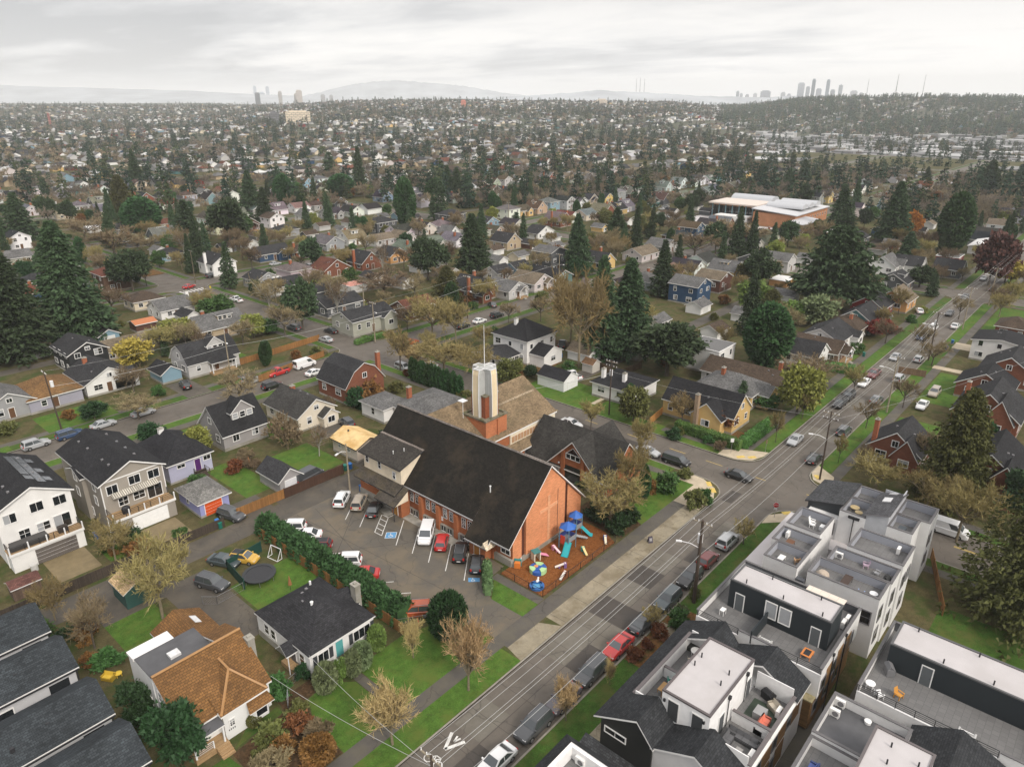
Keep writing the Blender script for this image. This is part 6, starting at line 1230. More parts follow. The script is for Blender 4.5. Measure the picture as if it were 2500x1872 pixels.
# ---- the school: brick wings under pale metal roofs
uS,vS=369,158
r=thing('school',(uS,vS,0),'large brick school with pale curved metal roofs and a columned hall','school');LAND.append(('the school',380,155));o_=rel(uS,vS);r.location=(361,132,0);r.scale=(.45,.9,.9)
b=MB();b.box(369,158,0,470,182,7.5);b.box(350,150,0,400,158,4.5);mk('brick_wing',o_(b),'brick',r,(.40,.19,.10))
b=MB();b.slab([(368,157,7.6),(471,157,7.6),(471,183,9.5),(368,183,9.5)],.4,0,0);mk('roof',o_(b),'paint',r,(.5,.5,.51))
b=MB();b.slab([(349,149,4.6),(401,149,4.6),(401,158,5.6),(349,158,5.6)],.35,0,0);mk('roof',o_(b),'paint',r,(.45,.45,.46))
def vault(b,x0,x1,y0,y1,z,h,n=8):
 for k in range(n):
  t0,t1=math.pi*k/n,math.pi*(k+1)/n;xm,rx=(x0+x1)/2,(x1-x0)/2
  p=[(xm-rx*math.cos(t0),z+h*math.sin(t0)),(xm-rx*math.cos(t1),z+h*math.sin(t1))]
  b.poly([(p[0][0],y0,p[0][1]),(p[1][0],y0,p[1][1]),(p[1][0],y1,p[1][1]),(p[0][0],y1,p[0][1])][::-1])
  b.poly([(p[0][0],y0,z),(p[1][0],y0,z),(p[1][0],y0,p[1][1]),(p[0][0],y0,p[0][1])]);b.poly([(p[0][0],y1,z),(p[0][0],y1,p[0][1]),(p[1][0],y1,p[1][1]),(p[1][0],y1,z)])
for x0 in(398,418,438):b=MB();vault(b,x0,x0+18,160,181,9.0,2.6);mk('vaulted_roof',o_(b),'paint',r,(.44,.45,.47))
b=MB();b.box(392,186,0,432,212,8.8);hl=mk('hall',o_(b),'brick',r,(.44,.24,.14))
b=MB();b.box(386,184,8.9,434,214,9.7);mk('roof',o_(b),'paint',hl,(.60,.52,.46))
b=MB();vault(b,436,462,186,212,8.0,4);mk('vaulted_roof',o_(b),'paint',r,(.42,.43,.45))
b=MB();b.box(391.8,186,2,391.95,212,7.8);mk('glass_wall',o_(b),'glass',hl)
for k in range(7):b=MB();b.tube((388,186.5+k*4.2,0),(388,186.5+k*4.2,8.9),.35,.35,8);mk('column',o_(b),'paint',hl,(.12,.2,.23))
b=MB();b.box(372,186,0,387,206,3.6);an=mk('annex',o_(b),'stucco',r,(.74,.73,.71))
for k in range(6):window(an,'s',375+k*2.1-uS,185.97-vS,2.2,.9,1.0,'grey',1)
for k in range(12):window(r,'s',6+k*8.0,-.03,4.2,2.4,1.4,'white',2)
sheet('car_park','roof_membrane',rect(346,140,360,184),rect(360,180,384,190),z=.03)
# ================================================================== trees, shrubs and hedges
def tri_mesh(name,T,mats,mi=None):
 T=np.asarray(T,np.float32).reshape(-1,3,3);n=len(T);me=bpy.data.meshes.new(name)
 me.vertices.add(n*3);me.vertices.foreach_set('co',T.ravel());me.loops.add(n*3);me.loops.foreach_set('vertex_index',np.arange(n*3,dtype=np.int32))
 me.polygons.add(n);me.polygons.foreach_set('loop_start',np.arange(0,n*3,3,dtype=np.int32));me.update()
 for m in mats:me.materials.append(M[m])
 if mi is not None:me.polygons.foreach_set('material_index',np.asarray(mi,np.int32))
 return me
def unit(v):return v/np.maximum(np.linalg.norm(v,axis=-1,keepdims=True),1e-9)
def leaf_tris(P,D,L,W,rs):
 """one leaf spray per point: a triangle from P along D, length L, width W, turned at random"""
 n=len(P);side=unit(np.cross(D,unit(rs.normal(size=(n,3)))));L=np.broadcast_to(L,n)[:,None];W=np.broadcast_to(W,n)[:,None]
 return np.stack([P-side*W,P+side*W,P+D*L],1)
def conifer_T(seed,h,r,wh,br,cl,droop=.3,pw=.85,base=.07,size=.75,irregular=.38):
 rs=np.random.RandomState(seed);n=wh*br*cl
 i=np.repeat(np.arange(wh),br*cl);k=np.repeat(np.tile(np.arange(br),wh),cl)
 jit=np.repeat(rs.rand(wh*br),cl);ang=k/br*2*np.pi+i*2.4+(jit-.5)*1.1
 t=np.clip((i+jit*.9)/wh,0,.995);R=(r*(1-t)**pw+.12)*(1-irregular+2*irregular*np.repeat(rs.rand(wh*br),cl))
 s=rs.rand(n)**.55;z=h*(base+(1-base)*t)-droop*R*s**1.3+.12*R*s
 d=np.stack([np.cos(ang),np.sin(ang),0*ang],1);P=d*(R*s)[:,None];P[:,2]=z
 sp=.20*R*(1.1-s)+.12;P+=rs.normal(size=(n,3))*sp[:,None]*np.array([1,1,.5])
 D=unit(d*.9+np.array([0,0,-.35])+rs.normal(size=(n,3))*.45);sc=size*(.6+.6*(1-t))*(.7+.6*rs.rand(n))
 return leaf_tris(P,D,sc,sc*.33,rs)
def crown_T(seed,rx,ry,rz,cz,n,size,clumps=26,hollow=.5,flat=1.0):
 rs=np.random.RandomState(seed);C=unit(rs.normal(size=(clumps,3)))*(hollow+(1-hollow)*rs.rand(clumps,1)**.5)
 c=rs.randint(clumps,size=n);P=C[c]+rs.normal(size=(n,3))*.17;P=P*np.array([rx,ry,rz])*.86
 D=unit(P/np.array([rx,ry,rz])+rs.normal(size=(n,3))*.7);P[:,2]+=cz;s=size*(.6+.8*rs.rand(n));return leaf_tris(P,D,s,s*.42,rs)
def shell_T(seed,rx,ry,rz,cz,n,size,pw=2.0):
 rs=np.random.RandomState(seed);u=unit(rs.normal(size=(n,3)));e=np.abs(u)**pw;u=u/(e.sum(1,keepdims=True)**(1/pw));P=u*np.array([rx,ry,rz])*(.86+.16*rs.rand(n,1));P[:,2]+=cz
 D=unit(u+rs.normal(size=(n,3))*.55+np.array([0,0,.2]));s=size*(.6+.8*rs.rand(n));return leaf_tris(P,D,s,s*.45,rs)
def bare_T(seed,h,spread,n1=7,n2=6,n3=7,n4=6,up=.75,tw=.05,trunk=.32):
 """bare crown: trunk and limbs as tubes, twigs as long thin slivers"""
 rs=np.random.RandomState(seed);b=MB();tz=h*trunk;b.tube((0,0,0),(0,0,tz),h*.018,h*.014,6,0)
 TW=[]
 def sliver(p,q,w_):
  d=q-p;s=np.cross(d,rs.normal(size=3));s=s/(np.linalg.norm(s)+1e-9)*w_;TW.append((p-s,p+s,q))
 def br(p,d,L,rad,lev):
  q=p+d*L
  if lev==1:b.tube(tuple(p),tuple(q),rad,rad*.6,4,0,False)
  elif lev==2:b.tube(tuple(p),tuple(q),rad,rad*.45,3,0,False)
  else:sliver(p,q,tw*(1.5 if lev==3 else 1.0))
  if lev==4:return
  for _ in range((n2,n3,n4)[lev-1]):
   t=.25+.75*rs.rand();pp=p+d*L*t;nd=d*.75+rs.normal(size=3)*.55+np.array([0,0,up*.35]);nd/=np.linalg.norm(nd)
   br(pp,nd,L*(.5+.3*rs.rand())*(1.1-.35*t),rad*.5,lev+1)
 for k in range(n1):
  a=2*np.pi*(k+rs.rand()*.6)/n1;e=spread*(.6+.6*rs.rand());d=np.array([np.cos(a)*e,np.sin(a)*e,up*(.8+.5*rs.rand())]);d/=np.linalg.norm(d)
  br(np.array([0,0,tz*(.75+.35*rs.rand())]),d,h*.36*(.8+.4*rs.rand()),h*.011,1)
 return b,np.array(TW)
def cyl_T(h,r0,r1,n=6,z0=0.0):
 b=MB();b.tube((0,0,z0),(0,0,h),r0,r1,n,0,False);return b
def mbT(b):
 T=[]
 for f in b.f:
  for k in range(1,len(f)-1):T.append((b.v[f[0]],b.v[f[k]],b.v[f[k+1]]))
 return np.array(T)
KIND={}
def kind(key,crown,trunk_T,cm,tm,h,w_):
 q=crown.reshape(-1,3);h=float(np.percentile(q[:,2],99.7));w_=2*float(np.percentile(np.hypot(q[:,0],q[:,1]),96))
 KIND.setdefault(key,[]).append((tri_mesh('crown',crown,[cm]),tri_mesh('trunk',trunk_T,[tm]),tri_mesh(key,np.concatenate([crown,trunk_T]),[cm,tm],np.concatenate([np.zeros(len(crown)),np.ones(len(trunk_T))])),h,w_))
for s in range(3):kind('fir',conifer_T(s,20,3.4,46,11,11),mbT(cyl_T(19,.34,.04)),'needle','bark',20,6.8)
for s in range(3):kind('fir_near',conifer_T(20+s,24,5.2,58,14,17,droop=.25,pw=.7,size=.75,irregular=.3),mbT(cyl_T(23,.5,.05)),'needle','bark',24,10.4)
for s in range(2):kind('spruce',conifer_T(40+s,16,2.3,34,9,8,droop=.22,pw=.7),mbT(cyl_T(15,.25,.04)),'needle','bark',16,4.6)
for s in range(2):kind('cedar',np.concatenate([conifer_T(50+s,17,7.0,24,13,30,droop=.05,pw=.5,base=.16,size=.9,irregular=.35)]),mbT(cyl_T(16,.55,.1)),'needle','bark',17,14)
for s in range(2):kind('pine',crown_T(60+s,5,5,4.4,7.4,6500,.8,34),mbT(cyl_T(9,.32,.15)),'needle','bark',12,10)
for s in range(2):kind('cypress',np.concatenate([shell_T(70+s,3.2,3.2,6.0,6.2,6500,.6,1.7)]),mbT(cyl_T(6,.3,.15)),'cedar_leaf','bark',12,6.4)
for s in range(2):kind('golden_conifer',conifer_T(80+s,18,5.2,48,14,24,droop=.12,pw=.55,base=.03,size=.6),mbT(cyl_T(16,.4,.1)),'needle_olive','bark',18,10.4)
for s in range(2):kind('drooping_conifer',conifer_T(85+s,20,7.5,36,11,46,droop=.5,pw=.6,base=.1,size=.55,irregular=.5),mbT(cyl_T(19,.55,.1)),'needle_olive','bark',20,14)
def bare_kind(key,seeds,h,spread,tm,bm,w_,**k):
 for s in seeds:
  b,tw_=bare_T(s,h,spread,**k);kind(key,tw_,mbT(b),tm,bm,h,w_)
bare_kind('bare_tree',(1,2,3,4),10,.75,'twig','bark',9.5,n1=8,n2=6,n3=8,n4=8,tw=.036)
bare_kind('olive_tree',(5,6,7),9,.9,'twig_olive','bark_pale',9.5,n1=9,n2=7,n3=8,n4=9,tw=.034)
bare_kind('pale_tree',(8,9,10),7,.62,'twig_pale','bark_pale',6.4,n1=14,n2=9,n3=7,n4=5,up=1.15,tw=.023,trunk=.2)
bare_kind('street_tree',(11,12,13),7,.7,'twig_olive','bark',6.0,n1=8,n3=7,n4=7,tw=.036)
bare_kind('twiggy_bush',(14,15,16),3.2,.9,'twig','bark',3.6,n1=13,n3=8,n4=6,tw=.036,trunk=.06)
kind('birch',bare_T(17,13,.45,n3=7,n4=5,tw=.04)[1],mbT(bare_T(17,13,.45,n3=7,n4=5,tw=.04)[0]),'twig','concrete',13,7)
for s in range(3):kind('bush',crown_T(90+s,1.5,1.5,1.15,1.05,1500,.34,22,.6),mbT(cyl_T(.8,.1,.06,4)),'leaf','bark',2.2,3.0)
for s in range(2):kind('ball_bush',shell_T(95+s,1.5,1.5,1.3,1.25,3800,.26,2.3),mbT(cyl_T(.8,.1,.06,4)),'leaf','bark',2.55,3.0)
for s in range(2):kind('leafy_tree',crown_T(100+s,3.4,3.4,3.2,4.6,5200,.55,34,.55),mbT(cyl_T(4.6,.2,.1)),'leaf','bark',8,6.8)
kind('arborvitae',shell_T(105,.75,.75,2.2,2.15,1800,.34,1.6),mbT(cyl_T(2,.1,.06,4)),'cedar_leaf','bark',4.4,1.5)
LEAFC=dict(green=(.055,.11,.03),dark=(.025,.055,.02),olive=(.11,.115,.035),gold=(.36,.29,.06),lime=(.14,.22,.055),red=(.17,.022,.022),maroon=(.075,.028,.025),orange=(.40,.17,.03),rust=(.17,.075,.028),pale=(.15,.19,.09),yellowgreen=(.2,.22,.05))
tr=random.Random(11);TREES=[]
NMAP=dict(fir='fir_tree',fir_near='fir_tree',spruce='spruce_tree',cedar='cedar_tree',pine='pine_tree',cypress='cypress_tree',golden_conifer='conifer_tree',drooping_conifer='conifer_tree',bare_tree='bare_tree',olive_tree='bare_tree',pale_tree='bare_tree',street_tree='street_tree',twiggy_bush='bare_bush',birch='birch_tree',bush='shrub',ball_bush='round_shrub',leafy_tree='leafy_tree',arborvitae='arborvitae')
CATM=dict(shrub='shrub',round_shrub='shrub',bare_bush='shrub',arborvitae='shrub')
def tree(k,u,v,h,w_,label=None,what=None,col=None,group=None,parts=True,z=0.0):
 cr,tk,both,h0,w0=tr.choice(KIND[k]);nm=NMAP[k];cat=CATM.get(nm,'tree');w_*=.86 if k.startswith('fir')or k in('cedar','pine','drooping_conifer')else 1;q=tr.uniform(.88,1.14);sc=(w_/w0*q,w_/w0/q,h/h0);rz=tr.uniform(0,6.28);tl=(tr.gauss(0,.025),tr.gauss(0,.025),rz)
 if parts:
  r=thing(nm,(u,v,z),label,cat,group,rz,sc);put('crown',cr,r,LEAFC.get(col,(.05,.1,.03)));put('trunk',tk,r)
 else:
  r=put(nm,both,None,LEAFC.get(col,(.05,.1,.03)),(u,v,z),rz);r.scale=sc;tag(r,label,cat,group)
 r.rotation_euler=tl
 if label is None:later(r,what,u,v,cat,group)
 TREES.append((u,v,w_));return r
def ptree(k,ox,oyb,oyt,wpix,label,col=None,**q):
 u,v=at(ox,oyb);return tree(k,u,v,max(1.0,hgt(u,v,oyt)),wpx(u,v,wpix),label,None,col,'shrubs along the streets and gardens' if CATM.get(NMAP[k])else 'trees along the streets and gardens',**q)
for a in(('fir_near',172,735,478,150,'huge dark fir on the left, tallest beside the black house'),('fir_near',40,775,545,165,'huge dark fir at the left picture edge'),('fir_near',0,700,560,90,'dark fir cut by the left picture edge'),('pine',288,628,543,92,'round dark cedar like pine beside the street corner'),('fir',298,408,322,42,'slender dark fir standing alone in the far left'),('golden_conifer',270,480,378,58,'yellow green conifer in the left distance'),('cypress',310,505,425,80,'pale green cypress beside the yellow green conifer'),('fir',50,520,415,75,'dark fir beside the cream stepped house'),('fir',410,528,432,76,'broad dark spruce like fir left of centre'),('pine',500,535,430,100,'broad dark evergreen behind the golden bare tree'),('fir',575,488,405,48,'mid green fir right of the broad evergreen'),('fir',545,470,368,58,'dark fir left of the mid green fir'),('cypress',615,447,376,44,'dense green cypress near the white gabled house'),('cypress',738,425,376,64,'rounded yellow green cypress in the middle distance'),('fir',777,420,316,40,'tall dark pointed fir in the middle distance'),('spruce',712,380,328,34,'brownish columnar conifer in the distance'),('cypress',880,492,384,46,'dense upright cypress pair member, wider one'),('spruce',947,475,390,42,'dark spruce next to the wide cypress'),('cypress',942,440,385,42,'pale cypress behind the dark spruce'),('fir',968,430,358,40,'dark fir, first of the dense dark trio'),('fir',988,432,362,40,'dark fir, middle of the dense dark trio'),('fir',1008,434,372,38,'dark fir, last of the dense dark trio'),('fir_near',1025,592,462,80,'dark ragged fir with spreading branches right of the tower line'),('pine',925,605,515,86,'dark green pine mass left of the ragged fir'),('bare_tree',965,590,520,60,'brown copper bare tree between the pine and the ragged fir'),('golden_conifer',965,655,574,60,'olive green spruce beside the brown craftsman house'),('spruce',1115,505,458,32,'small dark conifer near the tan gabled house'),('fir_near',1250,592,462,74,'dark fir beside the tall grey house'),('fir',1330,530,448,66,'mid green fir beyond the tall grey house'),('fir',1430,640,518,66,'dark fir left of the tall navy house'),('fir_near',1300,772,552,96,'very tall fir beside the bare giant, left of the pair'),('fir_near',1355,765,560,120,'very tall fir beside the bare giant, right of the pair'),('pine',1440,812,700,165,'dark round pine behind the yellow corner house'),('cypress',1653,792,655,112,'dense dark green cypress in front of the white gabled house'),('pine',1640,618,540,78,'dark round evergreen near the yellow bungalow'),('cedar',1800,668,488,182,'broad dark cedar, largest tree on the right'),('fir',1815,505,398,70,'tall dark fir beside the school'),('fir_near',1925,522,392,86,'tall ragged fir right of the school'),('spruce',1668,530,488,26,'small blue dark spruce in front of the school'),('cypress',2055,545,416,66,'tall dark narrow evergreen near the far street'),('pine',1985,620,575,62,'dark round pine above the street bend'),('spruce',2010,640,590,26,'narrow dark spruce beside the round pine'),('fir',1960,560,500,60,'bluish fir beside the white twin gables'),('golden_conifer',2048,1085,838,132,'large golden green conifer on the right side of the street'),('cypress',2112,1010,910,52,'dark columnar evergreen behind the golden conifer'),('drooping_conifer',2205,1345,1000,290,'huge drooping olive conifer at right picture edge'),('pine',2195,1130,1020,90,'bright green evergreen at right picture edge'),('fir_near',2130,420,345,60,'dark ragged firs top at far right'),('fir',2000,408,360,30,'small dark fir far right above the valley'),('fir',1640,410,352,40,'dark fir behind the school, left'),('fir',1700,412,362,40,'dark fir behind the school, middle'),('fir',1735,402,345,40,'dark fir behind the school, right'),('olive_tree',1250,790,585,135,'tall bare olive tree in front of the very tall firs'),('olive_tree',1232,740,620,80,'bare tree left of the tall bare olive tree'),('street_tree',865,800,710,66,'bare young tree on the corner by the cross street'),('olive_tree',935,735,640,120,'bare olive tree in front of the brown craftsman house'),('olive_tree',985,740,650,80,'bare olive street tree beside the parked black cars'),('pine',655,712,608,84,'open crowned pine beside the dark blue grey house'),('bare_tree',250,560,490,110,'golden brown bare tree left of the street corner'),('bare_tree',185,520,470,130,'golden brown bare thicket tree at far left'),('bare_tree',505,545,490,60,'golden round bare tree in front of the broad evergreen'),('birch',400,560,480,60,'pale barked birch with bare crown'),('bare_tree',245,680,610,80,'brown bare tree below the round dark pine'),('birch',585,680,590,70,'white stemmed birch by the brown street'),('bare_tree',830,640,580,140,'wide brown bare tree near the pink carport'),('bare_tree',1590,540,470,150,'wide brown bare tree in front of the school'),('bare_tree',1500,560,500,110,'brown bare tree left of the school trees'),('leafy_tree',2135,615,505,90,'maroon leaved maple beside the far street','maroon'),('leafy_tree',2170,610,560,60,'golden tree right of the maroon maple','gold'),('leafy_tree',1967,512,457,36,'bright orange autumn tree','orange'),('leafy_tree',1625,672,605,62,'feathery light green bamboo clump','lime'),('golden_conifer',1662,690,625,70,'olive conifer in front of the bamboo',None),('leafy_tree',1712,700,650,50,'light green bamboo right of the olive conifer','lime'),('leafy_tree',1765,705,640,78,'pale green bamboo grove below the broad cedar','pale'),('leafy_tree',1720,895,790,78,'bright yellow green tree beside the long hedge','yellowgreen'),('bare_tree',1740,840,770,130,'russet bare tree behind the yellow green tree'),('leafy_tree',296,795,733,72,'golden yellow rounded bush tree beside the white bungalow','gold'),('leafy_tree',388,740,690,66,'yellow green domed tree left of the tan house','yellowgreen'),('leafy_tree',470,690,640,70,'green domed tree behind the tan house','green'),('leafy_tree',548,730,680,48,'lime green small tree right of the tan house','yellowgreen'),('leafy_tree',578,720,690,50,'dark green shrub tree right of the tan house','green'),('cypress',575,790,735,30,'dark columnar evergreen beside the sports court'),('street_tree',350,770,700,70,'pollarded olive tree left of the gambrel house'),('spruce',360,770,715,18,'thin dark column conifer beside the gambrel house'),('bare_tree',445,790,705,46,'bare street tree in front of the gambrel house'),('olive_tree',352,1335,1180,170,'big olive bare tree beside the alley shed'),('olive_tree',250,1210,1130,90,'leafless olive bush behind the taupe house drive'),('olive_tree',120,1340,1255,80,'brown thicket above the row houses'),('bare_tree',205,1400,1290,90,'bare brown bush behind the row houses'),('bare_tree',520,870,800,120,'bare brown tree in front of the red pickup'),('bare_tree',300,905,850,90,'bare brown bush before the parked silver car'),('bare_tree',290,850,790,70,'brown bare shrub tree at the white bungalow'),('birch',690,985,915,60,'pale small birch beside the pale yellow garage'),('twiggy_bush',620,960,900,70,'pinkish bare shrubs behind grey garage'),('pale_tree',848,1607,1468,112,'pale bare street tree nearest the camera'),('pale_tree',1012,1490,1340,100,'pale bare street tree beside the drive'),('pale_tree',893,1420,1338,50,'slim pale young tree on the front lawn'),('pale_tree',1222,1555,1468,62,'white stemmed bare tree beside the dark cars'),('pale_tree',1317,1478,1425,28,'tiny bare tree on the right verge'),('street_tree',1405,1360,1310,46,'small bare tree by the dark sedan'),('street_tree',1605,1175,1125,56,'bare small tree above the silver car'),('olive_tree',1318,1135,1032,138,'wide brown olive tree beside the playground'),('olive_tree',1352,1085,950,70,'tall narrow olive tree at the church corner'),('street_tree',1276,930,862,56,'thin street tree behind the entrance wing'),('olive_tree',1385,985,903,62,'pale green bare street tree beside the silver car'),('cypress',1393,1078,1005,26,'narrow dark yew column at the church corner'),('street_tree',1472,920,850,60,'dark bare tree on the verge before the yellow corner house'),('leafy_tree',1368,910,838,66,'olive round tree in front of the white shuttered house','olive'),('cypress',1356,880,828,26,'small dark cypress beside the shuttered house'),('spruce',1600,880,822,32,'dark conifer between the two yellow houses'),('street_tree',1675,955,890,36,'brown small street tree beside the corner hedge'),('street_tree',1732,905,840,44,'bare young tree on the green verge'),('street_tree',1757,890,830,34,'bare young tree farther up the green verge'),('bare_tree',1870,925,862,50,'dark branched bare street tree at right verge'),('street_tree',1810,1000,940,30,'small bare tree over the dark parked car'),('street_tree',1843,850,790,50,'bare brown street tree by parked cars'),('bare_tree',1950,880,815,60,'bare brown tree on the right verge farther up'),('bare_tree',2012,790,735,60,'bare brown tree beside the blue bins'),('bare_tree',1990,760,700,50,'bare brown tree across the street'),('bare_tree',2070,690,640,50,'bare brown tree far up the right verge'),('street_tree',1940,680,620,40,'bare street tree near the dark red house'),('street_tree',1900,715,660,40,'bare street tree near the teal house'),('olive_tree',2065,1170,1035,120,'bare tree beside the white van'),('olive_tree',1890,1060,985,110,'olive thicket behind the white terrace'),('olive_tree',2000,1100,1010,120,'brown olive tree behind the white terrace'),('bare_tree',1860,1010,960,40,'small rusty bare tree near white pickup'),('bare_tree',1990,1010,920,60,'rusty brown tree beside the golden conifer'),('olive_tree',960,810,735,120,'bare tan thicket tree behind the tower, left'),('olive_tree',1025,815,748,100,'bare tan thicket tree behind the tower, right'),('leafy_tree',1100,830,775,60,'olive evergreen shrub tree behind the hall','olive'),('pale_tree',895,800,742,60,'pale golden bare tree behind the hedge row'),('leafy_tree',1145,815,790,30,'dark green shrub beside the white garage','dark'),):ptree(*a)
for a in(('ball_bush',968,1368,1283,84,'large clipped dark green dome bush on the lawn','dark'),('ball_bush',816,1400,1352,42,'bright green round bush at the corner of the white house','lime'),('ball_bush',783,1440,1385,46,'variegated bush beside the front steps, right','pale'),('ball_bush',765,1455,1402,40,'variegated bush beside the front steps, lower','pale'),('ball_bush',705,1490,1432,52,'variegated bush below the front window','pale'),('bush',735,1470,1418,30,'variegated green bush left of the front steps','lime'),('bush',655,1465,1435,36,'dark shrub behind the wire gate','dark'),('leafy_tree',385,1652,1535,118,'large rhododendron beside the orange roofed house','dark'),('leafy_tree',300,1560,1490,90,'dark shrub between row houses and orange roof','dark'),('bush',230,1440,1405,60,'green shrub behind the yellow bench','green'),('bush',650,1570,1545,60,'rusty brown heather in the flower bed','rust'),('bush',610,1625,1598,60,'brown heather clump low in the flower bed','rust'),('twiggy_bush',690,1590,1562,60,'bare twiggy shrub in the flower bed'),('bush',640,1540,1518,50,'olive heather at the top of the flower bed','olive'),('bush',600,1500,1460,60,'dark green shrub beside the bay window','green'),('ball_bush',690,1640,1590,70,'brown rounded shrub at the bed edge','rust'),('bush',590,1600,1560,60,'olive shrub in the flower bed','olive'),('ball_bush',550,1565,1540,34,'golden shrub near the bay window','olive'),('bush',680,1652,1625,60,'dark brown shrub at the bottom edge of the bed','rust'),('bush',1438,1060,1022,56,'dense green shrub on the church corner lawn','green'),('bush',1405,1065,1035,26,'orange brown grass clump on the corner lawn','rust'),('bush',1478,1030,1012,34,'low planting at the curb bulb, farther bed','olive'),('bush',1500,1095,1060,46,'dark planting at the curb bulb, nearer bed','olive'),('bush',1522,1085,1055,36,'green shrub at the tip of the curb bulb','green'),('bush',1330,1150,1105,46,'dark shrubs between the playground and lawn','dark'),('bush',1290,1120,1080,60,'dark evergreen shrubs under the olive tree','dark'),('bush',1365,1130,1095,34,'holly shrub beside the sidewalk','dark'),('bush',1260,1050,1030,40,'low shrub at the entrance wing','dark'),('leafy_tree',1640,1260,1215,60,'green ornamental shrub in front of the terrace','green'),('bush',1470,1330,1305,30,'grey green shrub in the mulch bed','pale'),('bush',1500,1290,1270,26,'lavender clump by the mulch bed','olive'),('bush',1425,1372,1350,40,'brown shrubs along the verge','rust'),('leafy_tree',205,905,870,50,'dark green shrub by the leaning utility pole','dark'),('bush',770,880,835,40,'dark green round shrub at the brick gambrel house','dark'),('leafy_tree',430,980,925,56,'bright green laurel behind the lavender house','yellowgreen'),('leafy_tree',330,960,915,50,'dark green shrub tree behind the taupe house','dark'),('bush',830,975,945,30,'bright green shrub at the end of the church','green'),('ball_bush',1508,920,885,36,'round green bush in front of the stone chimney','green'),('leafy_tree',1555,925,880,60,'grey brown shrub inside the corner hedge','rust'),('leafy_tree',1660,880,850,60,'green arching shrub behind the long hedge','green'),('bush',1905,720,690,46,'deep red shrub by the charcoal roof','red'),('leafy_tree',1885,725,690,40,'red leaved maple shrub beside the sidewalk','red'),('bush',930,820,790,30,'golden shrub behind the hedge row','gold'),('ball_bush',2090,960,925,24,'small clipped cone at the corner','dark'),('bush',640,775,755,26,'red stemmed shrub near the white van','rust'),('bush',800,860,820,60,'brown shrubs behind the brick gambrel house','rust'),('leafy_tree',1120,880,850,20,'small shrub behind the hall','dark'),):ptree(*a)
for k in range(13):
 t=k/12;u,v=at(892+100*t,822+38*t);tree('arborvitae',u,v,5.6+tr.uniform(-.3,.3),2.0,'tall dark arborvitae in the close row behind the tower',None,None,'arborvitae row behind the tower',False)
def hedge(pts,w_,h,label,lump=0.0,n=900,leaf=.3,m='hedge_leaf',name='hedge'):
 rs=np.random.RandomState(len(label));T=[];b=MB()
 for(x0,y0),(x1,y1)in zip(pts,pts[1:]):
  L_=math.hypot(x1-x0,y1-y0);d=np.array([(x1-x0)/L_,(y1-y0)/L_,0]);s=np.array([-d[1],d[0],0]);nn=int(n*L_/10)
  t=rs.rand(nn)*L_;f=rs.rand(nn);hh=h*(1+lump*.5*np.sin(t*1.7+f)*rs.rand(nn));ww=w_/2*(1+lump*np.sin(t*2.3))
  P=np.array([x0,y0,0])+d*t[:,None];side=np.where(f<.4,-1,np.where(f<.7,1,0));top=side==0
  if lump:a=rs.rand(nn)*np.pi;off=np.cos(a)*ww;zz=np.sin(a)**.6*hh*(.5+.5*rs.rand(nn)**.3)
  else:off=np.where(top,(rs.rand(nn)*2-1)*ww,side*ww);zz=np.where(top,hh,rs.rand(nn)*hh)
  P=P+s*off[:,None];P[:,2]=zz;D=unit(s*(off/ww)[:,None]*.8+np.array([0,0,.7 if lump else.35])+rs.normal(size=(nn,3))*.55);sz=leaf*(.6+.8*rs.rand(nn));T.append(leaf_tris(P,D,sz,sz*.42,rs))
  c=MB();q=.8;c.box(0,-w_/2*q,0,L_,w_/2*q,h*(.93 if not lump else.7));b.add(c,(x0,y0,0),math.atan2(d[1],d[0]))
 core=mbT(b);allT=np.concatenate(T+[core]);return tag(put(name,tri_mesh(name,allT,[m])),label,'hedge')
hedge([(44.3,88.0),(44.6,78),(44.7,66),(44.9,57.2)],2.6,3.0,'shaggy dark green conifer hedge along the car park',.35,2600,.5,'cedar_leaf')
hedge([(116.6,60.0),(116.6,46.6)],1.6,1.9,'long clipped green hedge along the cross street',0,2400,.22);hedge([(117.5,46.6),(131,46.4)],1.6,2.0,'clipped green hedge round the yellow house corner, street side',0,2400,.22)
hedge([(58.9,56.4),(55.4,52.9)],1.1,2.4,'upright leafy hedge at the end of the parking stalls',.1,2200,.26,'leaf').color=(.11,.17,.07,1)
gx,gy=at(1795,800);hedge([(gx-1,gy+4.5),(gx+1,gy-5)],2.2,2.0,'clipped dark hedge in front of brown porch house',0,1500,.25);gx,gy=at(2095,690)
for(ox,oy,l_,lab)in((1800,795,8,None),(800,735,10,'low hedge along the street below the pale green house'),(640,865,6,'low clipped hedge by the white van')):
 if lab:gx,gy=at(ox,oy);hedge([(gx-l_/2,gy),(gx+l_/2,gy)],1.4,1.2,lab,0,900,.25)
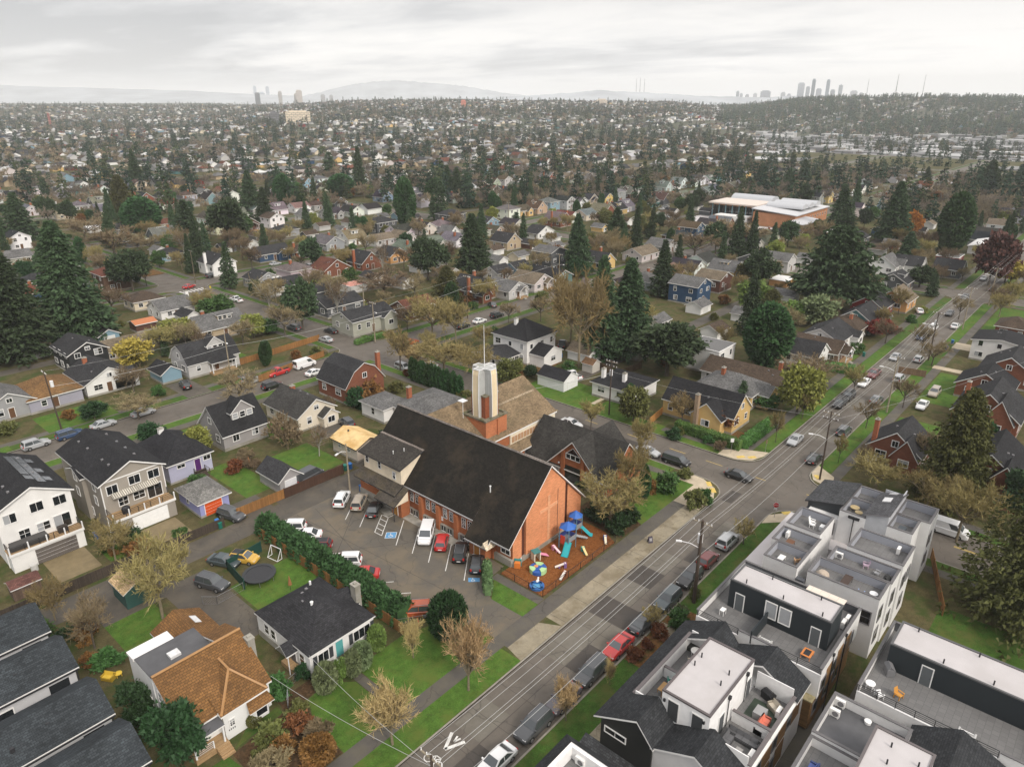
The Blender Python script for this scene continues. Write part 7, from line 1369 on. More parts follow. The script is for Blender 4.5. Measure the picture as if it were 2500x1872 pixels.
# ---- brown and green fill: back garden trees, street trees and shrubs in the middle distance
KN=[('bare_tree','brown bare tree',38),('olive_tree','olive bare tree',24),('street_tree','thin bare tree',10),('birch','pale birch',4),('fir','dark fir',7),('spruce','slender dark spruce',5),('cypress','dense green cypress',4),('pine','round dark pine',3),('leafy_tree','leafy garden tree',9),('bush','garden shrub',14)]
cand=[]
for _ in range(5000):
 a=tr.uniform(R_(5),R_(78));r_=math.sqrt(tr.uniform(120**2,620**2));u,v=r_*math.cos(a),r_*math.sin(a);x,y=proj(u,v,0)
 if not(-40<x<2250)or y>800:continue
 if y>640 and tr.random()<.55:continue
 if any(abs(u-(c0+c1)/2)<7 for c0,c1 in((102.6,112.2),(267.5,278),(433,443),(598,608)))or any(abs(v-(c0+c1)/2)<6.5 for c0,c1 in zip([q[1]for q in VS],[q[0]for q in VS[1:]])):continue
 if SCHOOL[0]-4<u<SCHOOL[1]+4 and SCHOOL[2]-4<v<SCHOOL[3]+4:continue
 if u<103 and v<138:continue
 if v<34 and u<112:continue
 if any((u-p)**2+(v-q)**2<62 for p,q in HP)or any((u-p)**2+(v-q)**2<20+w_*w_*.12 for p,q,w_ in TREES):continue
 cand.append((r_,u,v));TREES.append((u,v,5))
cand.sort();NB={};SPILL=[]
LIM=dict(con=90,bare=190,leaf=215)
for r_,u,v in cand:
 k,what,_=tr.choices(KN,[q[2]for q in KN])[0]
 if r_<260 and k in('fir','spruce','pine')and tr.random()<.7:k,what='bush','garden shrub'
 g='con' if k in('fir','spruce','cypress','pine')else('bare' if k in('bare_tree','olive_tree','street_tree','birch')else 'leaf')
 if NB.get(g,0)>=LIM[g]:SPILL.append((u,v,g));continue
 NB[g]=NB.get(g,0)+1;col=None
 h=dict(bare_tree=7.2,olive_tree=6.6,street_tree=5.6,birch=10,fir=16,spruce=12,cypress=8,pine=10,leafy_tree=6,bush=2.2)[k]*tr.uniform(.7,1.35);w_=h*dict(bare_tree=.95,olive_tree=1.0,street_tree=.8,birch=.5,fir=.36,spruce=.3,cypress=.5,pine=.8,leafy_tree=.85,bush=1.3)[k]
 if k in('leafy_tree','bush'):col,cn=tr.choice([('green','green'),('dark','dark green'),('olive','olive green'),('rust','rusty'),('olive','olive green'),('green','green'),('yellowgreen','yellow green')]);what=cn+' '+what
 gname={'con':'evergreens in the gardens','bare':'bare trees in the gardens','leaf':'shrubs and leafy trees in the gardens'}[g]
 sz='tall ' if h>dict(con=15,bare=9.2,leaf=6)[g]else('small ' if h<dict(con=10,bare=6.5,leaf=3)[g]else '');tree(k,u,v,h,w_,None,sz+what,col,gname,False)
FREE=[(27,94.9,52,99),(47,98,66,116),(50,104,66,115),(76.5,96,100,112),(76,113,100,132),(39,107,53,112),(21.5,47.5,28,55),(13.5,78,19,88),(28,147.5,100,152),(26.5,96,31,102),(30,122.5,66,132),(78.2,47.5,85,56),(72.5,28.8,92,31),(112.6,100,135,135),(10,150,60,158),(112.6,47,116,60),(101,78,102,132),(58,31,70,33),(117,78,140,98),(118.5,48,128,60)]
for k in range(120):
 x0,y0,x1,y1=FREE[k%len(FREE)];u,v=tr.uniform(x0,x1),tr.uniform(y0,y1)
 if any(abs(u-p)<6.2 and abs(v-q)<7 for p,q in HP+[(57.9,121.4),(71.3,119.6),(45.1,118.2),(69.7,99),(53.8,99),(42.1,102.2),(33.4,113)])or 93.7<v<94.9 or any((u-p)**2+(v-q)**2<2.2 for p,q,w_ in TREES):continue
 kd,what,col=tr.choice((('twiggy_bush','brown twiggy shrub',None),('twiggy_bush','bare brown shrub',None),('bush','rusty garden shrub','rust'),('bush','dark green garden shrub','dark'),('bush','olive garden shrub','olive'),('bush','green garden shrub','green')));h=tr.uniform(1.0,2.6);tree(kd,u,v,h,h*tr.uniform(1.1,1.6),None,what,col,'shrubs in the near gardens',False)
# ================================================================== vehicles
def loft(b,st,m=0):
 """body skin through cross-sections (x, z_bottom, z_top, half width)"""
 rings=[]
 for x,zb,zt,hw in st:
  i=len(b.v);b.v+=[(x,-hw*.9,zb),(x,-hw,zb+.14),(x,-hw,zt-.16),(x,-hw*.86,zt),(x,hw*.86,zt),(x,hw,zt-.16),(x,hw,zb+.14),(x,hw*.9,zb)];rings.append(i)
 for a,c in zip(rings,rings[1:]):
  for k in range(8):q=(k+1)%8;b.f.append((a+k,c+k,c+q,a+q));b.m.append(m)
 b.f.append(tuple(rings[0]+k for k in range(8)));b.m.append(m);b.f.append(tuple(rings[-1]+k for k in reversed(range(8))));b.m.append(m)
def glassq(p,inset,off):
 c=sum((Vector(q)for q in p),Vector())/4;n_=(Vector(p[1])-Vector(p[0])).cross(Vector(p[3])-Vector(p[0])).normalized()
 return[tuple(Vector(q)+(c-Vector(q)).normalized()*inset+n_*off)for q in p]
CARS=dict(sedan=(4.75,1.82,.92,.98,1.45,-1.75,1.05,-1.0,.25,1.0,.33),suv=(4.7,1.9,1.05,1.10,1.72,-2.2,1.0,-2.0,.35,1.12,.37),hatch=(4.15,1.76,.95,1.0,1.52,-1.95,1.05,-1.6,.3,1.05,.33),wagon=(4.85,1.86,.98,1.02,1.66,-2.3,1.2,-2.15,.5,1.05,.35),minivan=(5.1,1.98,1.05,1.08,1.75,-2.4,1.6,-2.3,.75,1.1,.36),pickup=(5.6,1.95,1.12,1.15,1.8,-.6,1.2,-.45,.5,1.12,.40),van=(5.7,2.02,1.2,1.3,2.2,-2.8,2.0,-2.78,1.2,1.3,.38))
def car_proto(t):
 L_,W_,zh,zb,zr,xb0,xb1,xt0,xt1,zd,wr=CARS[t];hl,hw=L_/2,W_/2
 r=bpy.data.objects.new(NM.get(t,'car'),None);COL.objects.link(r)
 b=MB();loft(b,[(-hl,.45,zd-.22,hw*.86),(-hl+.18,.3,zd,hw*.95),(-hl+.9,.22,zd if t!='pickup' else zd,hw),(xb0,.22,max(zd,zb-.02),hw),(xb1,.22,zb,hw),(xb1+.5,.22,zh,hw),(hl-.55,.24,zh-.08,hw*.97),(hl-.12,.3,zh-.22,hw*.88),(hl,.42,zh-.42,hw*.76)])
 kb_,kt_=hw*.93,hw*(.74 if t not in('van','minivan')else.84);B0=[(xb0,-kb_,zb-.03),(xb1,-kb_,zb-.03),(xb1,kb_,zb-.03),(xb0,kb_,zb-.03)];T0=[(xt0,-kt_,zr),(xt1,-kt_,zr),(xt1,kt_,zr),(xt0,kt_,zr)]
 F=[[B0[k],B0[(k+1)%4],T0[(k+1)%4],T0[k]]for k in range(4)]
 for p in F:b.poly(p)
 c_=[(xt0+.1,-kt_*.85,zr+.05),(xt1-.12,-kt_*.85,zr+.05),(xt1-.12,kt_*.85,zr+.05),(xt0+.1,kt_*.85,zr+.05)];b.poly(c_)
 for k in range(4):b.poly([T0[k],T0[(k+1)%4],c_[(k+1)%4],c_[k]])
 if t=='pickup':b.box(-hl+.15,-hw*.78,zd-.02,xb0-.1,hw*.78,zd+.005,1)
 mk('body',b,['carpaint','tyre'],r)
 for k,nm in((1,'windscreen'),(3,'rear_window')):g=MB();g.poly(glassq(F[k],.11,.012));mk(nm,g,'carglass',r)
 for k in(0,2):
  p=F[k];sp=.42 if t not in('van',)else.7
  for a0,a1 in((0.02,.98),)if t!='van' else((.68,.98),):
   lp=lambda a,c,s:tuple(Vector(a).lerp(Vector(c),s));s0,s1=(a0,a1)if k==0 else(1-a1,1-a0)
   g=MB();g.poly(glassq([lp(p[0],p[1],s0),lp(p[0],p[1],s1),lp(p[3],p[2],s1),lp(p[3],p[2],s0)],.12,.012));o=mk('side_window',g,'carglass',r)
   if t!='van':
    g=MB();xm=(xb0+xb1)/2;yy=p[0][1];yt=p[3][1];g.tube((xm,yy*1.012,zb),(xm-.05,yt*1.02,zr-.04),.045,.04,4);mk('pillar',g,'carpaint',r)
 for sx in(-1,1):
  for sy in(-1,1):
   x=sx*hl*.585;g=MB();g.tube((x,sy*(hw-.24),wr),(x,sy*(hw+.015),wr),wr,wr,14);wh=mk('wheel',g,'tyre',r)
   g=MB();g.tube((x,sy*(hw+.0),wr),(x,sy*(hw+.025),wr),wr*.62,wr*.58,10);mk('rim',g,'rim',wh)
 for sy in(-1,1):
  g=MB();g.box(hl-.36,sy*hw*.62-.2,zh-.36,hl-.09,sy*hw*.62+.2,zh-.22);mk('headlight',g,'lamp_clear',r)
  g=MB();z=zd-.34;g.box(-hl-.01,sy*hw*.72-.13,z,-hl+.22,sy*hw*.72+.13,z+(.2 if t in('sedan',)else.3));mk('tail_light',g,'lamp_red',r)
  g=MB();g.box(xb1-.25,sy*(hw+.02)-.1,zb,xb1-.1,sy*(hw+.02)+.1,zb+.15);mk('mirror',g,'carpaint',r)
 if t in('suv','wagon'):
  for sy in(-1,1):g=MB();g.tube((xt0+.2,sy*kt_*.88,zr+.09),(xt1-.2,sy*kt_*.88,zr+.09),.03,.03,5);mk('roof_rail',g,'rim',r)
 g=MB();g.box(-hl-.012,-.26,.55,-hl+.02,.26,.68);mk('number_plate',g,'white_metal',r)
 return r
NM=dict(van='van',pickup='pickup_truck',minivan='minivan');PC={}
CC=dict(w=(.72,.72,.72),s=(.36,.37,.38),k=(.012,.012,.013),dg=(.05,.053,.058),r=(.42,.02,.018),t=(.33,.28,.22),te=(.045,.062,.068),dr=(.12,.015,.015),or_=(.40,.075,.02),y=(.55,.33,.05),b=(.03,.06,.13),pu=(.085,.075,.09),gy=(.16,.165,.17))
def car(t,u,v,rz,c,label,z=0.0,group=None):
 z=ZR if z=='r' else z
 if t not in PC:PC[t]=car_proto(t);r=PC[t];r.location=(u,v,z);r.rotation_euler=(0,0,R_(rz))
 else:r=dup(PC[t],(u,v,z),R_(rz))
 for ch_ in r.children:
  if ch_.name.split('.')[0]in('body','mirror','pillar'):ch_.color=(*CC[c],1)
 return tag(r,label,{'van':'van','pickup':'pickup truck','minivan':'minivan'}.get(t,'car'),group)
A_=38.6;LOT='cars in the church car park';MS='cars parked along the main street';BS='cars parked on the back street';FS='cars farther up the main street'
for a in(('suv',57.0,86.4,A_,'w','white SUV at the end of the church stalls by the street lamp',.01,LOT),('wagon',58.3,83.6,A_,'t','tan wagon between the white SUV and the black sedan',.01,LOT),('sedan',58.5,80.2,A_,'k','black sedan beside the striped walkway',.01,LOT),('minivan',59.2,68.9,A_+180,'w','white minivan parked nose out by the church wall',.01,LOT),('hatch',59.3,65.7,A_,'r','bright red hatchback beside the white minivan',.01,LOT),('suv',59.3,61.9,A_,'k','black SUV next to the red hatchback',.01,LOT),('hatch',58.9,58.3,A_,'k','black crossover on the blue bay nearest the playground',.01,LOT),('suv',46.9,85.4,180-46,'w','white SUV at the top of the hedge side row',.01,LOT),('sedan',47.3,82.0,180-46,'w','white sedan second in the hedge side row',.01,LOT),('hatch',46.9,78.4,180-46,'dr','dark red hatchback with black roof by the hedge',.01,LOT),('suv',47.2,72.4,180-46,'w','white SUV by the hedge with black roof glass',.01,LOT),('sedan',47.0,68.3,180-46,'r','red sedan half hidden by the hedge',.01,LOT),('suv',46.6,57.4,180-42,'or_','orange red SUV at the low end of the hedge',.01,LOT),('sedan',37.3,34.9,180,'w','white sedan at the bottom edge of the picture','r',MS),('suv',43.0,34.9,180,'dg','dark grey SUV behind the white sedan','r',MS),('sedan',47.9,34.8,180,'pu','dull purple sedan behind the bare white tree','r',MS),('wagon',53.0,34.8,180,'dg','charcoal wagon with silver roof rails','r',MS),('sedan',58.4,34.8,180,'r','coral red sedan on the main street kerb','r',MS),('sedan',63.9,34.8,0,'dg','dark sedan parked facing away by the mulch bed','r',MS),('suv',69.6,34.7,180,'te','dark teal grey SUV beside the tall utility pole','r',MS),('suv',75.6,34.8,180,'k','black SUV just above the teal SUV','r',MS),('hatch',81.0,34.9,0,'dr','dark red car half hidden by the bare tree','r',MS),('suv',87.0,34.9,0,'s','silver SUV nearest the crossing on the right kerb','r',MS),('sedan',106.4,42.2,-88,'k','black sedan driving through the crossing','r'),('minivan',104.2,52.9,-88,'k','black minivan waiting by the church corner','r'),('sedan',104.0,58.6,-88,'s','silver car behind the pale bare street tree','r'),('sedan',104.6,76.4,-90,'w','white car behind the entrance wing roof','r'),('sedan',126.5,40.3,180,'s','silver sedan driving towards the crossing','r'),('sedan',121.3,34.9,0,'k','black coupe by the corner beyond the crossing','r'),('wagon',136.6,34.7,0,'dg','dark wagon under the bare street tree','r'),('suv',149.8,39.9,180,'k','black SUV in the queue on the left kerb, nearer','r',FS),('suv',155.2,39.9,180,'k','black SUV in the queue on the left kerb, farther','r',FS),('sedan',166,39.9,180,'w','white sedan ahead of the dark red pickup','r',FS),('pickup',173.2,39.9,180,'dr','dark red pickup truck on the left kerb','r',FS),('sedan',189.3,39.6,180,'s','silver sedan beside the road works barrier','r',FS),('hatch',191.5,34.8,0,'w','white hatchback by the dark utility pole','r',FS),('wagon',173.9,34.7,0,'s','silver wagon on the right kerb','r',FS),('sedan',157.4,34.8,0,'gy','grey car under bare branches on the right kerb','r',FS),('sedan',211.2,39,180,'b','blue sedan driving on the left lane','r',FS),('suv',222,38.6,180,'w','white SUV driving towards the camera','r',FS),('sedan',228.9,34.4,0,'w','white sedan parked on the right kerb far up','r',FS),('sedan',242.5,38.6,180,'dg','dark sedan driving far up the street','r',FS),('suv',265.5,39.2,180,'k','black SUV at the far junction','r',FS),('sedan',285,34.6,0,'dg','dark car beyond the far junction, right','r',FS),('sedan',301,40,180,'s','silver car beyond the far junction, left','r',FS),('suv',318,40,180,'w','white car far beyond the junction, left','r',FS),('wagon',330,34.6,0,'s','silver car at the far end of the street','r',FS),('minivan',183.8,49,10,'w','white wagon parked in the front yard beside the hedge',0),('pickup',128.8,27.0,180,'w','white pickup truck behind the brick cottage gable',0),('sedan',160.2,26.6,180,'w','white car parked beside the golden conifer',0),('suv',169.4,26.4,180,'t','tan car parked in a drive by the sidewalk',0),('sedan',239,46,20,'w','white car in a yard near the orange tan house',0),('van',111.3,11.6,-90,'w','white cargo van on the cross street behind the terrace','r'),('suv',31.4,145.4,3,'s','silver SUV on the back street behind the solar house','r',BS),('wagon',37.2,145.4,3,'b','dark blue wagon beside the leaning utility pole','r',BS),('sedan',43.2,145.4,3,'s','silver car behind the taupe house roof','r',BS),('sedan',50.9,145.4,3,'s','pale grey car among bare shrubs','r',BS),('suv',63.6,153.5,78,'k','black SUV in the drive of the gambrel house',0),('suv',75.2,145.2,3,'s','silver SUV behind the thicket on the back street','r',BS),('suv',76.4,138.8,3,'k','black SUV on the near kerb of the back street','r',BS),('pickup',81.9,145.2,183,'r','red pickup truck on the back street','r',BS),('van',89.0,145.0,3,'w','white van behind the red pickup truck','r',BS),('sedan',87.6,138.8,3,'w','white car on the near kerb by the hedge','r',BS),('sedan',103.9,157.8,95,'s','silver car on the cross street below the long fence','r'),('sedan',109.4,163.2,92,'k','black car on the cross street near the pale green house','r'),('suv',104.2,173.3,92,'dg','dark car beyond the open pine','r'),('pickup',109.2,213.6,92,'w','white pickup truck near the crosswalk','r'),('sedan',107.5,242,20,'r','red car turning at the far left crossing','r'),('suv',120.5,251.2,2,'k','black car parked by the white corner gable','r'),('sedan',132,197.8,85,'s','silver car behind the charcoal house',0),('sedan',147,252.4,2,'s','grey car in front of the navy house','r'),('suv',152.4,238,85,'w','white jeep like car near the rusty roof',0),('suv',136.8,138.9,0,'k','black SUV parked on the upper back street, nearer','r',BS),('sedan',143.6,138.9,0,'w','white sedan parked on the upper back street','r',BS),('suv',151.2,139.0,0,'k','black SUV parked on the upper back street, farther','r',BS),('suv',172.2,139,0,'s','silver SUV near the pinkish bungalow','r',BS),('sedan',158.8,148.0,60,'dg','dark car in the brick tudor drive',0),('sedan',117.5,139,0,'or_','orange car at the junction behind the bare tree','r',BS),('wagon',103.6,125.8,-88,'s','silver wagon parked on the cross street by the bare young tree','r'),('sedan',108.9,122.3,92,'w','white car behind the arborvitae row','r'),('pickup',142,107.5,30,'k','black pickup truck beside the white two storey house',0),('pickup',125.6,92.0,80,'w','white pickup truck beside the white garage',0),('suv',75.2,109.8,78,'dg','grey car in the drive of the cream bungalow',0),('hatch',38.4,83.6,-60,'y','yellow car with black roof beside the green fence',0),('sedan',36.2,85.0,-65,'te','dark green sedan with pale roof beside the yellow car',0),('suv',32.7,81.5,-70,'dg','dark grey SUV parked under the olive tree',0),('suv',42.9,95.3,-75,'dg','grey hatch car in front of the orange garage door',0),('van',57.6,96.6,8,'dg','dark camper van behind the alley fence',0)):car(*a)
for lab,tp in(('yellow car with black roof beside the green fence','hatch'),('dark red hatchback with black roof by the hedge','hatch')):
 o=[q for q in bpy.data.objects if q.get('label')==lab][0];g=MB();c=CARS[tp];g.box(c[7]+.1,-c[1]*.31,c[4]+.03,c[8]-.1,c[1]*.31,c[4]+.065);mk('roof_panel',g,'trim_dark',o)
for k,(x,y)in enumerate(((378,216),(383,217),(352,205),(353,198),(389,220))):car('sedan',x,y,90,'wskws'[k],'%s car in the school car park, number %s from the left'%(('white','silver','black','white','silver')[k],('three','four','one','two','five')[k]))
# ================================================================== poles, wires, signs
LINES=[]
def pole(u,v,h,label,arms=1,can=False,lamp=None,m='pole_wood',ax='y',r0=.17,lean=(0,0)):
 r=thing('utility_pole',(u,v,0),label,'utility pole','utility poles');b=MB();b.tube((0,0,0),(lean[0],lean[1],h),r0,r0*.65,8);mk('shaft',b,m,r)
 for k in range(arms):
  z=h-.35-k*1.0;b=MB();q=1.25;e=(0,q,0)if ax=='y' else(q,0,0);b.box(lean[0]-.06-e[0],lean[1]-.06-e[1],z-.06,lean[0]+.06+e[0],lean[1]+.06+e[1],z+.06);ca=mk('crossarm',b,'pole_grey' if k==0 else m,r)
  for s_ in(-1,-.45,.45,1):b=MB();b.tube((lean[0]+e[0]*s_*.95,lean[1]+e[1]*s_*.95,z+.06),(lean[0]+e[0]*s_*.95,lean[1]+e[1]*s_*.95,z+.3),.06,.05,6);mk('insulator',b,'white_metal',ca)
 if can:b=MB();b.tube((.35,.25,h-3.4),(.35,.25,h-2.2),.32,.32,10);mk('transformer',b,'white_metal',r)
 if lamp:
  a,z=lamp;b=MB();c,s=math.cos(R_(a)),math.sin(R_(a));b.path([(0,0,z),(c*1.2,s*1.2,z+.6),(c*2.3,s*2.3,z+.75)],.045);arm=mk('lamp_arm',b,'white_metal',r)
  b=MB();b.box(-.35,-.14,-.07,.35,.14,.07);mk('lamp_head',b,'white_metal',arm,None,False,(c*2.6,s*2.6,z+.75),R_(a))
 return r
def wire(pts,label,sag=.5,r0=.015):
 b=MB()
 for p,q in zip(pts,pts[1:]):
  P=[(p[0]+(q[0]-p[0])*t,p[1]+(q[1]-p[1])*t,p[2]+(q[2]-p[2])*t-4*sag*t*(1-t))for t in np.linspace(0,1,9)];b.path(P,r0,4)
 return tag(mk('power_line',b,'wire'),label,'power line','power lines')
MP=[(27,32.2,12.2),(71.9,32.2,12.2),(115,31.6,12.6),(152.7,31.4,12.2),(193.3,33.0,12.4),(228.1,32.4,12),(262,31.8,12),(300,31.8,12)]
for k,(u,v,h)in enumerate(MP):
 pole(u,v,h,('utility pole outside the bottom of the street row','tall dark utility pole with transformer beside the teal SUV','brown utility pole at the crossing corner','slim grey utility pole on the right verge','black utility pole by the white hatchback','grey utility pole far up the right verge','utility pole at the far junction','utility pole beyond the far junction')[k],2 if k==2 else 1,k in(1,4),{1:(120,8.2),2:(120,7.6),3:(110,9),4:(110,8.5),5:(110,9),6:(110,9)}.get(k),'pole_grey' if k in(3,5,6)else 'pole_wood',r0=.27 if k==1 else.17)
for s_,nm in((-1.15,'outer right'),(-.75,'inner right'),(.35,'inner left'),(1.15,'outer left')):wire([(u,v+s_,h-.02)for u,v,h in MP],'power line along the main street, %s of the four top lines'%nm)
wire([(u,v-.1,h-4.9)for u,v,h in MP],'lowest power line along the street poles',.8,.02)
BPL=[(37.2,150.2,12.2),(73.9,152.5,10.5),(112,147,11),(144,144.2,12.8),(190,146,12)]
for k,(u,v,h)in enumerate(BPL):pole(u,v,h,('dark leaning utility pole with a white transformer on the left','grey utility pole in front of the gambrel house','utility pole on the corner of the pale green house','tall dark utility pole beside the brick tudor','utility pole near the pinkish bungalow')[k],0 if k in(1,)else 1,k==0,None if k in(0,)else(250,8),'pole_wood' if k in(0,3)else 'pole_grey',lean=(-.5,.2)if k==0 else(0,0))
wire([(u,v,h-3.2)for u,v,h in BPL],'white cable along the back street poles',.8,.03);wire([(u,v+.8,h-.2)for u,v,h in BPL],'upper power line along the back street poles')
pole(60.0,88.4,8.6,'pale wooden lamp pole at the alley end of the car park',0,False,(200,7.2),'pole_grey');pole(113.8,73.7,hgt(113.8,73.7,778),'slim brown utility pole in front of the white shuttered house',2,True);pole(119,160,12,'utility pole by the charcoal house',1,False,None,'pole_grey')
wire([(113.8,73.7,9.2),(96,84,8.0),(85,81.5,9.6)],'white service cable from the shuttered house pole to the church',.5,.03);wire([(113.8,73.7,9.5),(115,31.6,11.5)],'power line crossing above the corner house',.9);wire([(115,31.6,11),(190,12,6.5)],'service line to the brick houses on the right',.9);wire([(27,32.2,11),(31.9,57.7,3.4)],'service line down to the white hip roofed house',.5,.02);wire([(27,32.2,11),(27.2,57.5,4)],'service line down to the orange roofed house',.5,.02)
for k in range(16):
 u,v=US[1+k%3][0]+50*(k%4),(246,350,452,142)[k%4]+1;x_,y_=proj(u,v)
 if 0<x_<2212:later(pole(u,v,11.5,None,1,False,None,'pole_grey'),'wooden utility pole',u,v,'utility pole','utility poles')
def sign(u,v,rz,kind_,label,h=2.2):
 r=thing('street_sign',(u,v,0),label,'sign',None,R_(rz));b=MB();b.tube((0,0,0),(0,0,h+.35),.04,.04,6);mk('post',b,'rim',r)
 if kind_=='stop':
  for s_,rr,mm,nm in((0,.46,'white_metal','border'),(-.012,.42,'stop_red','panel')):
   b=MB();P=[(rr*math.cos(R_(22.5+45*k)),rr*math.sin(R_(22.5+45*k)))for k in range(8)];b.poly([(x,s_-.05,h+z)for x,z in P]).poly([(x,s_-.03,h+z)for x,z in P][::-1]);mk(nm,b,mm,r)
  c=bpy.data.curves.new('lettering','FONT');c.body='STOP';c.size=.3;c.align_x='CENTER';c.align_y='CENTER';c.extrude=.004;q=put('lettering',c);me=bpy.data.meshes.new_from_object(q.evaluated_get(bpy.context.evaluated_depsgraph_get()));bpy.data.objects.remove(q);me.materials.clear();me.materials.append(M['white_metal']);o=put('lettering',me,r,None,(0,-.072,h));o.rotation_euler=(math.pi/2,0,0)
  b=MB();b.box(-.22,-.04,h-.85,.22,-.03,h-.52);mk('lower_panel',b,'white_metal',r)
 else:b=MB();b.box(-.3,-.05,h-.35,.3,-.03,h+.4);mk('panel',b,kind_,r)
 return r
defm('stop_red',(.5,.02,.025),rough=.4);defm('stop_back',(.2,.13,.09),rough=.6);defm('sign_yellow',(.7,.55,.05),rough=.5)
sign(98.4,32.6,-60,'stop','red octagonal STOP sign with white plate by the terrace corner');sign(118.6,42.7,0,'stop_back','brown back of a sign on the verge by the crossing');sign(114.2,47.3,-50,'white_metal','narrow white street sign at the hedge corner',2.6);gx,gy=at(457,637);sign(gx,gy,-60,'sign_yellow','yellow crossing sign at the far left junction',2.6);sign(48.1,49.4,-50,'white_metal','white post marker on the front lawn',1.0)
r=thing('sidewalk_sign',(79.9,43.5,0),'dark folding sidewalk sign on the concrete strip','sign',None,R_(-35));b=MB()
for s_ in(-1,1):b.slab([(-.35,s_*.3,.02),(.35,s_*.3,.02),(.3,s_*.03,1.0),(-.3,s_*.03,1.0)][::s_],.03,0,0)
mk('board',b,'paint',r,(.07,.06,.08))
b=MB()
for z in(.35,.5,.65):b.box(-.2,-.27+z*.27-.06,z,.2,-.25+z*.27-.05,z+.06)
mk('print',b,'white_metal',r)
# ================================================================== fences, bins, playground, garden things
def fence(pts,h,label,col,m='fence_wood',posts=True,name='fence',th=.05,cat='fence'):
 r=thing(name,(0,0,0),label,cat);b=MB();pp=MB()
 for(x0,y0),(x1,y1)in zip(pts,pts[1:]):
  L_=math.hypot(x1-x0,y1-y0);c=MB();c.box(0,-th/2,0.03,L_,th/2,h);b.add(c,(x0,y0,0),math.atan2(y1-y0,x1-x0))
 mk('boards',b,m,r,col)
 for(x0,y0),(x1,y1)in zip(pts,pts[1:]):
  L_=math.hypot(x1-x0,y1-y0);n=max(1,int(L_/2.4))
  for k in range(n+1):x,y=x0+(x1-x0)*k/n,y0+(y1-y0)*k/n;q=MB();q.box(x-.06,y-.06,0,x+.06,y+.06,h+.08);mk('post',q,m,r,col)
 return r
def wirefence(pts,h,label,m='black_metal',fill=True,gate=False):
 r=thing('wire_fence',(0,0,0),label,'fence');b=MB()
 for(x0,y0),(x1,y1)in zip(pts,pts[1:]):
  L_=math.hypot(x1-x0,y1-y0);n=max(1,int(L_/2.4))
  for k in range(n+1):x,y=x0+(x1-x0)*k/n,y0+(y1-y0)*k/n;q=MB();q.tube((x,y,0),(x,y,h+.05),.045,.045,6);mk('post',q,m,r)
  b.tube((x0,y0,h),(x1,y1,h),.03,.03,4);b.tube((x0,y0,.08),(x1,y1,.08),.015,.015,4)
  if fill:
   for k in range(int(L_/.3)):
    t=k*.3;d=((x1-x0)/L_,(y1-y0)/L_)
    for s_ in(0,1):
     a,c=t+s_*h,t+(1-s_)*h
     if max(a,c)<=L_:b.tube((x0+d[0]*a,y0+d[1]*a,.08),(x0+d[0]*c,y0+d[1]*c,h),.006,.006,3,0,False)
 mk('wire_mesh',b,m,r);return r
OW=(.26,.125,.04);DWD=(.055,.042,.032);GW=(.16,.11,.07)
fence([(43.0,87.8),(43.2,66),(43.3,55.6)],1.7,'orange brown board fence behind the car park hedge',OW);fence([(51.6,94.3),(62.8,94.0)],1.8,'dark brown alley fence beside the camper van',(.07,.035,.022));fence([(43.5,94.6),(51.6,94.4)],1.7,'orange board fence along the alley end',OW);fence([(8,94.7),(19,94.5),(28.5,94.3)],1.6,'dark weathered fence along the alley by the concrete drive',DWD);fence([(30.5,94.3),(41,94.0)],1.5,'dark fence along the alley below the taupe house',DWD);fence([(13.8,60),(14.0,78)],1.7,'brown fence beside the row houses',OW)
wirefence([(59.9,54.7),(59.9,47.4),(68,47.3),(76.3,47.2)],1.1,'black wire fence round the playground');wirefence([(27.9,56.2),(29.5,58.6),(31.7,59.1)],1.2,'grey wire gate fence beside the white hip roofed house','rim');wirefence([(30.1,79.1),(31.3,77.7),(35.0,77.8)],1.2,'silver wire gate at the end of the gravel drive','rim')
fence([(35.2,77.9),(35.8,83.4),(41.2,83.9)],1.7,'dark green screened fence round the trampoline lawn',(.012,.05,.04),'paint');wirefence([(43.2,57.6),(47,55.0)],1.1,'wire fence by the dome bush','rim',False)
for ox0,oy0,ox1,oy1,c,lab in((1403,918,1440,886,(.42,.2,.06),'bright orange board fence beside the yellow corner house'),(1233,760,1330,815,GW,'brown fence round the garden with the tiny shed'),(1330,815,1385,795,GW,'brown fence joining the tiny shed garden'),(1170,740,1230,752,GW,'brown fence behind the dark garage'),(515,790,690,735,OW,'orange brown fence round the sports court'),(560,825,700,770,OW,'brown fence below the sports court'),(1940,805,1998,815,(.2,.13,.08),'slatted wooden gate by the concrete drive on the right'),(2010,1205,2035,1330,OW,'brown fence beside the back lawn'),(790,655,860,690,GW,'brown fence beside the pale green house')):
 if lab:fence([at(ox0,oy0),at(ox1,oy1)],1.6,lab,c)
fence([(1.5,60),(1.5,60.5)],1,'short fence stub',DWD)if False else None
def wbin(u,v,c,label,rz=0):
 r=thing('wheelie_bin',(u,v,0),label,'bin','wheelie bins',rz);b=MB();b.slab([(-.25,-.28,1.0),(.25,-.28,1.0),(.25,.28,1.0),(-.25,.28,1.0)],.98,0,0);mk('body',b,'paint',r,c);b=MB();b.slab([(-.3,-.34,1.03),(.3,-.34,1.03),(.3,.34,1.12),(-.3,.34,1.12)],.06,0,0);mk('lid',b,'paint',r,tuple(q*1.25 for q in c))
BLU=(.02,.11,.32);GRN=(.01,.12,.09)
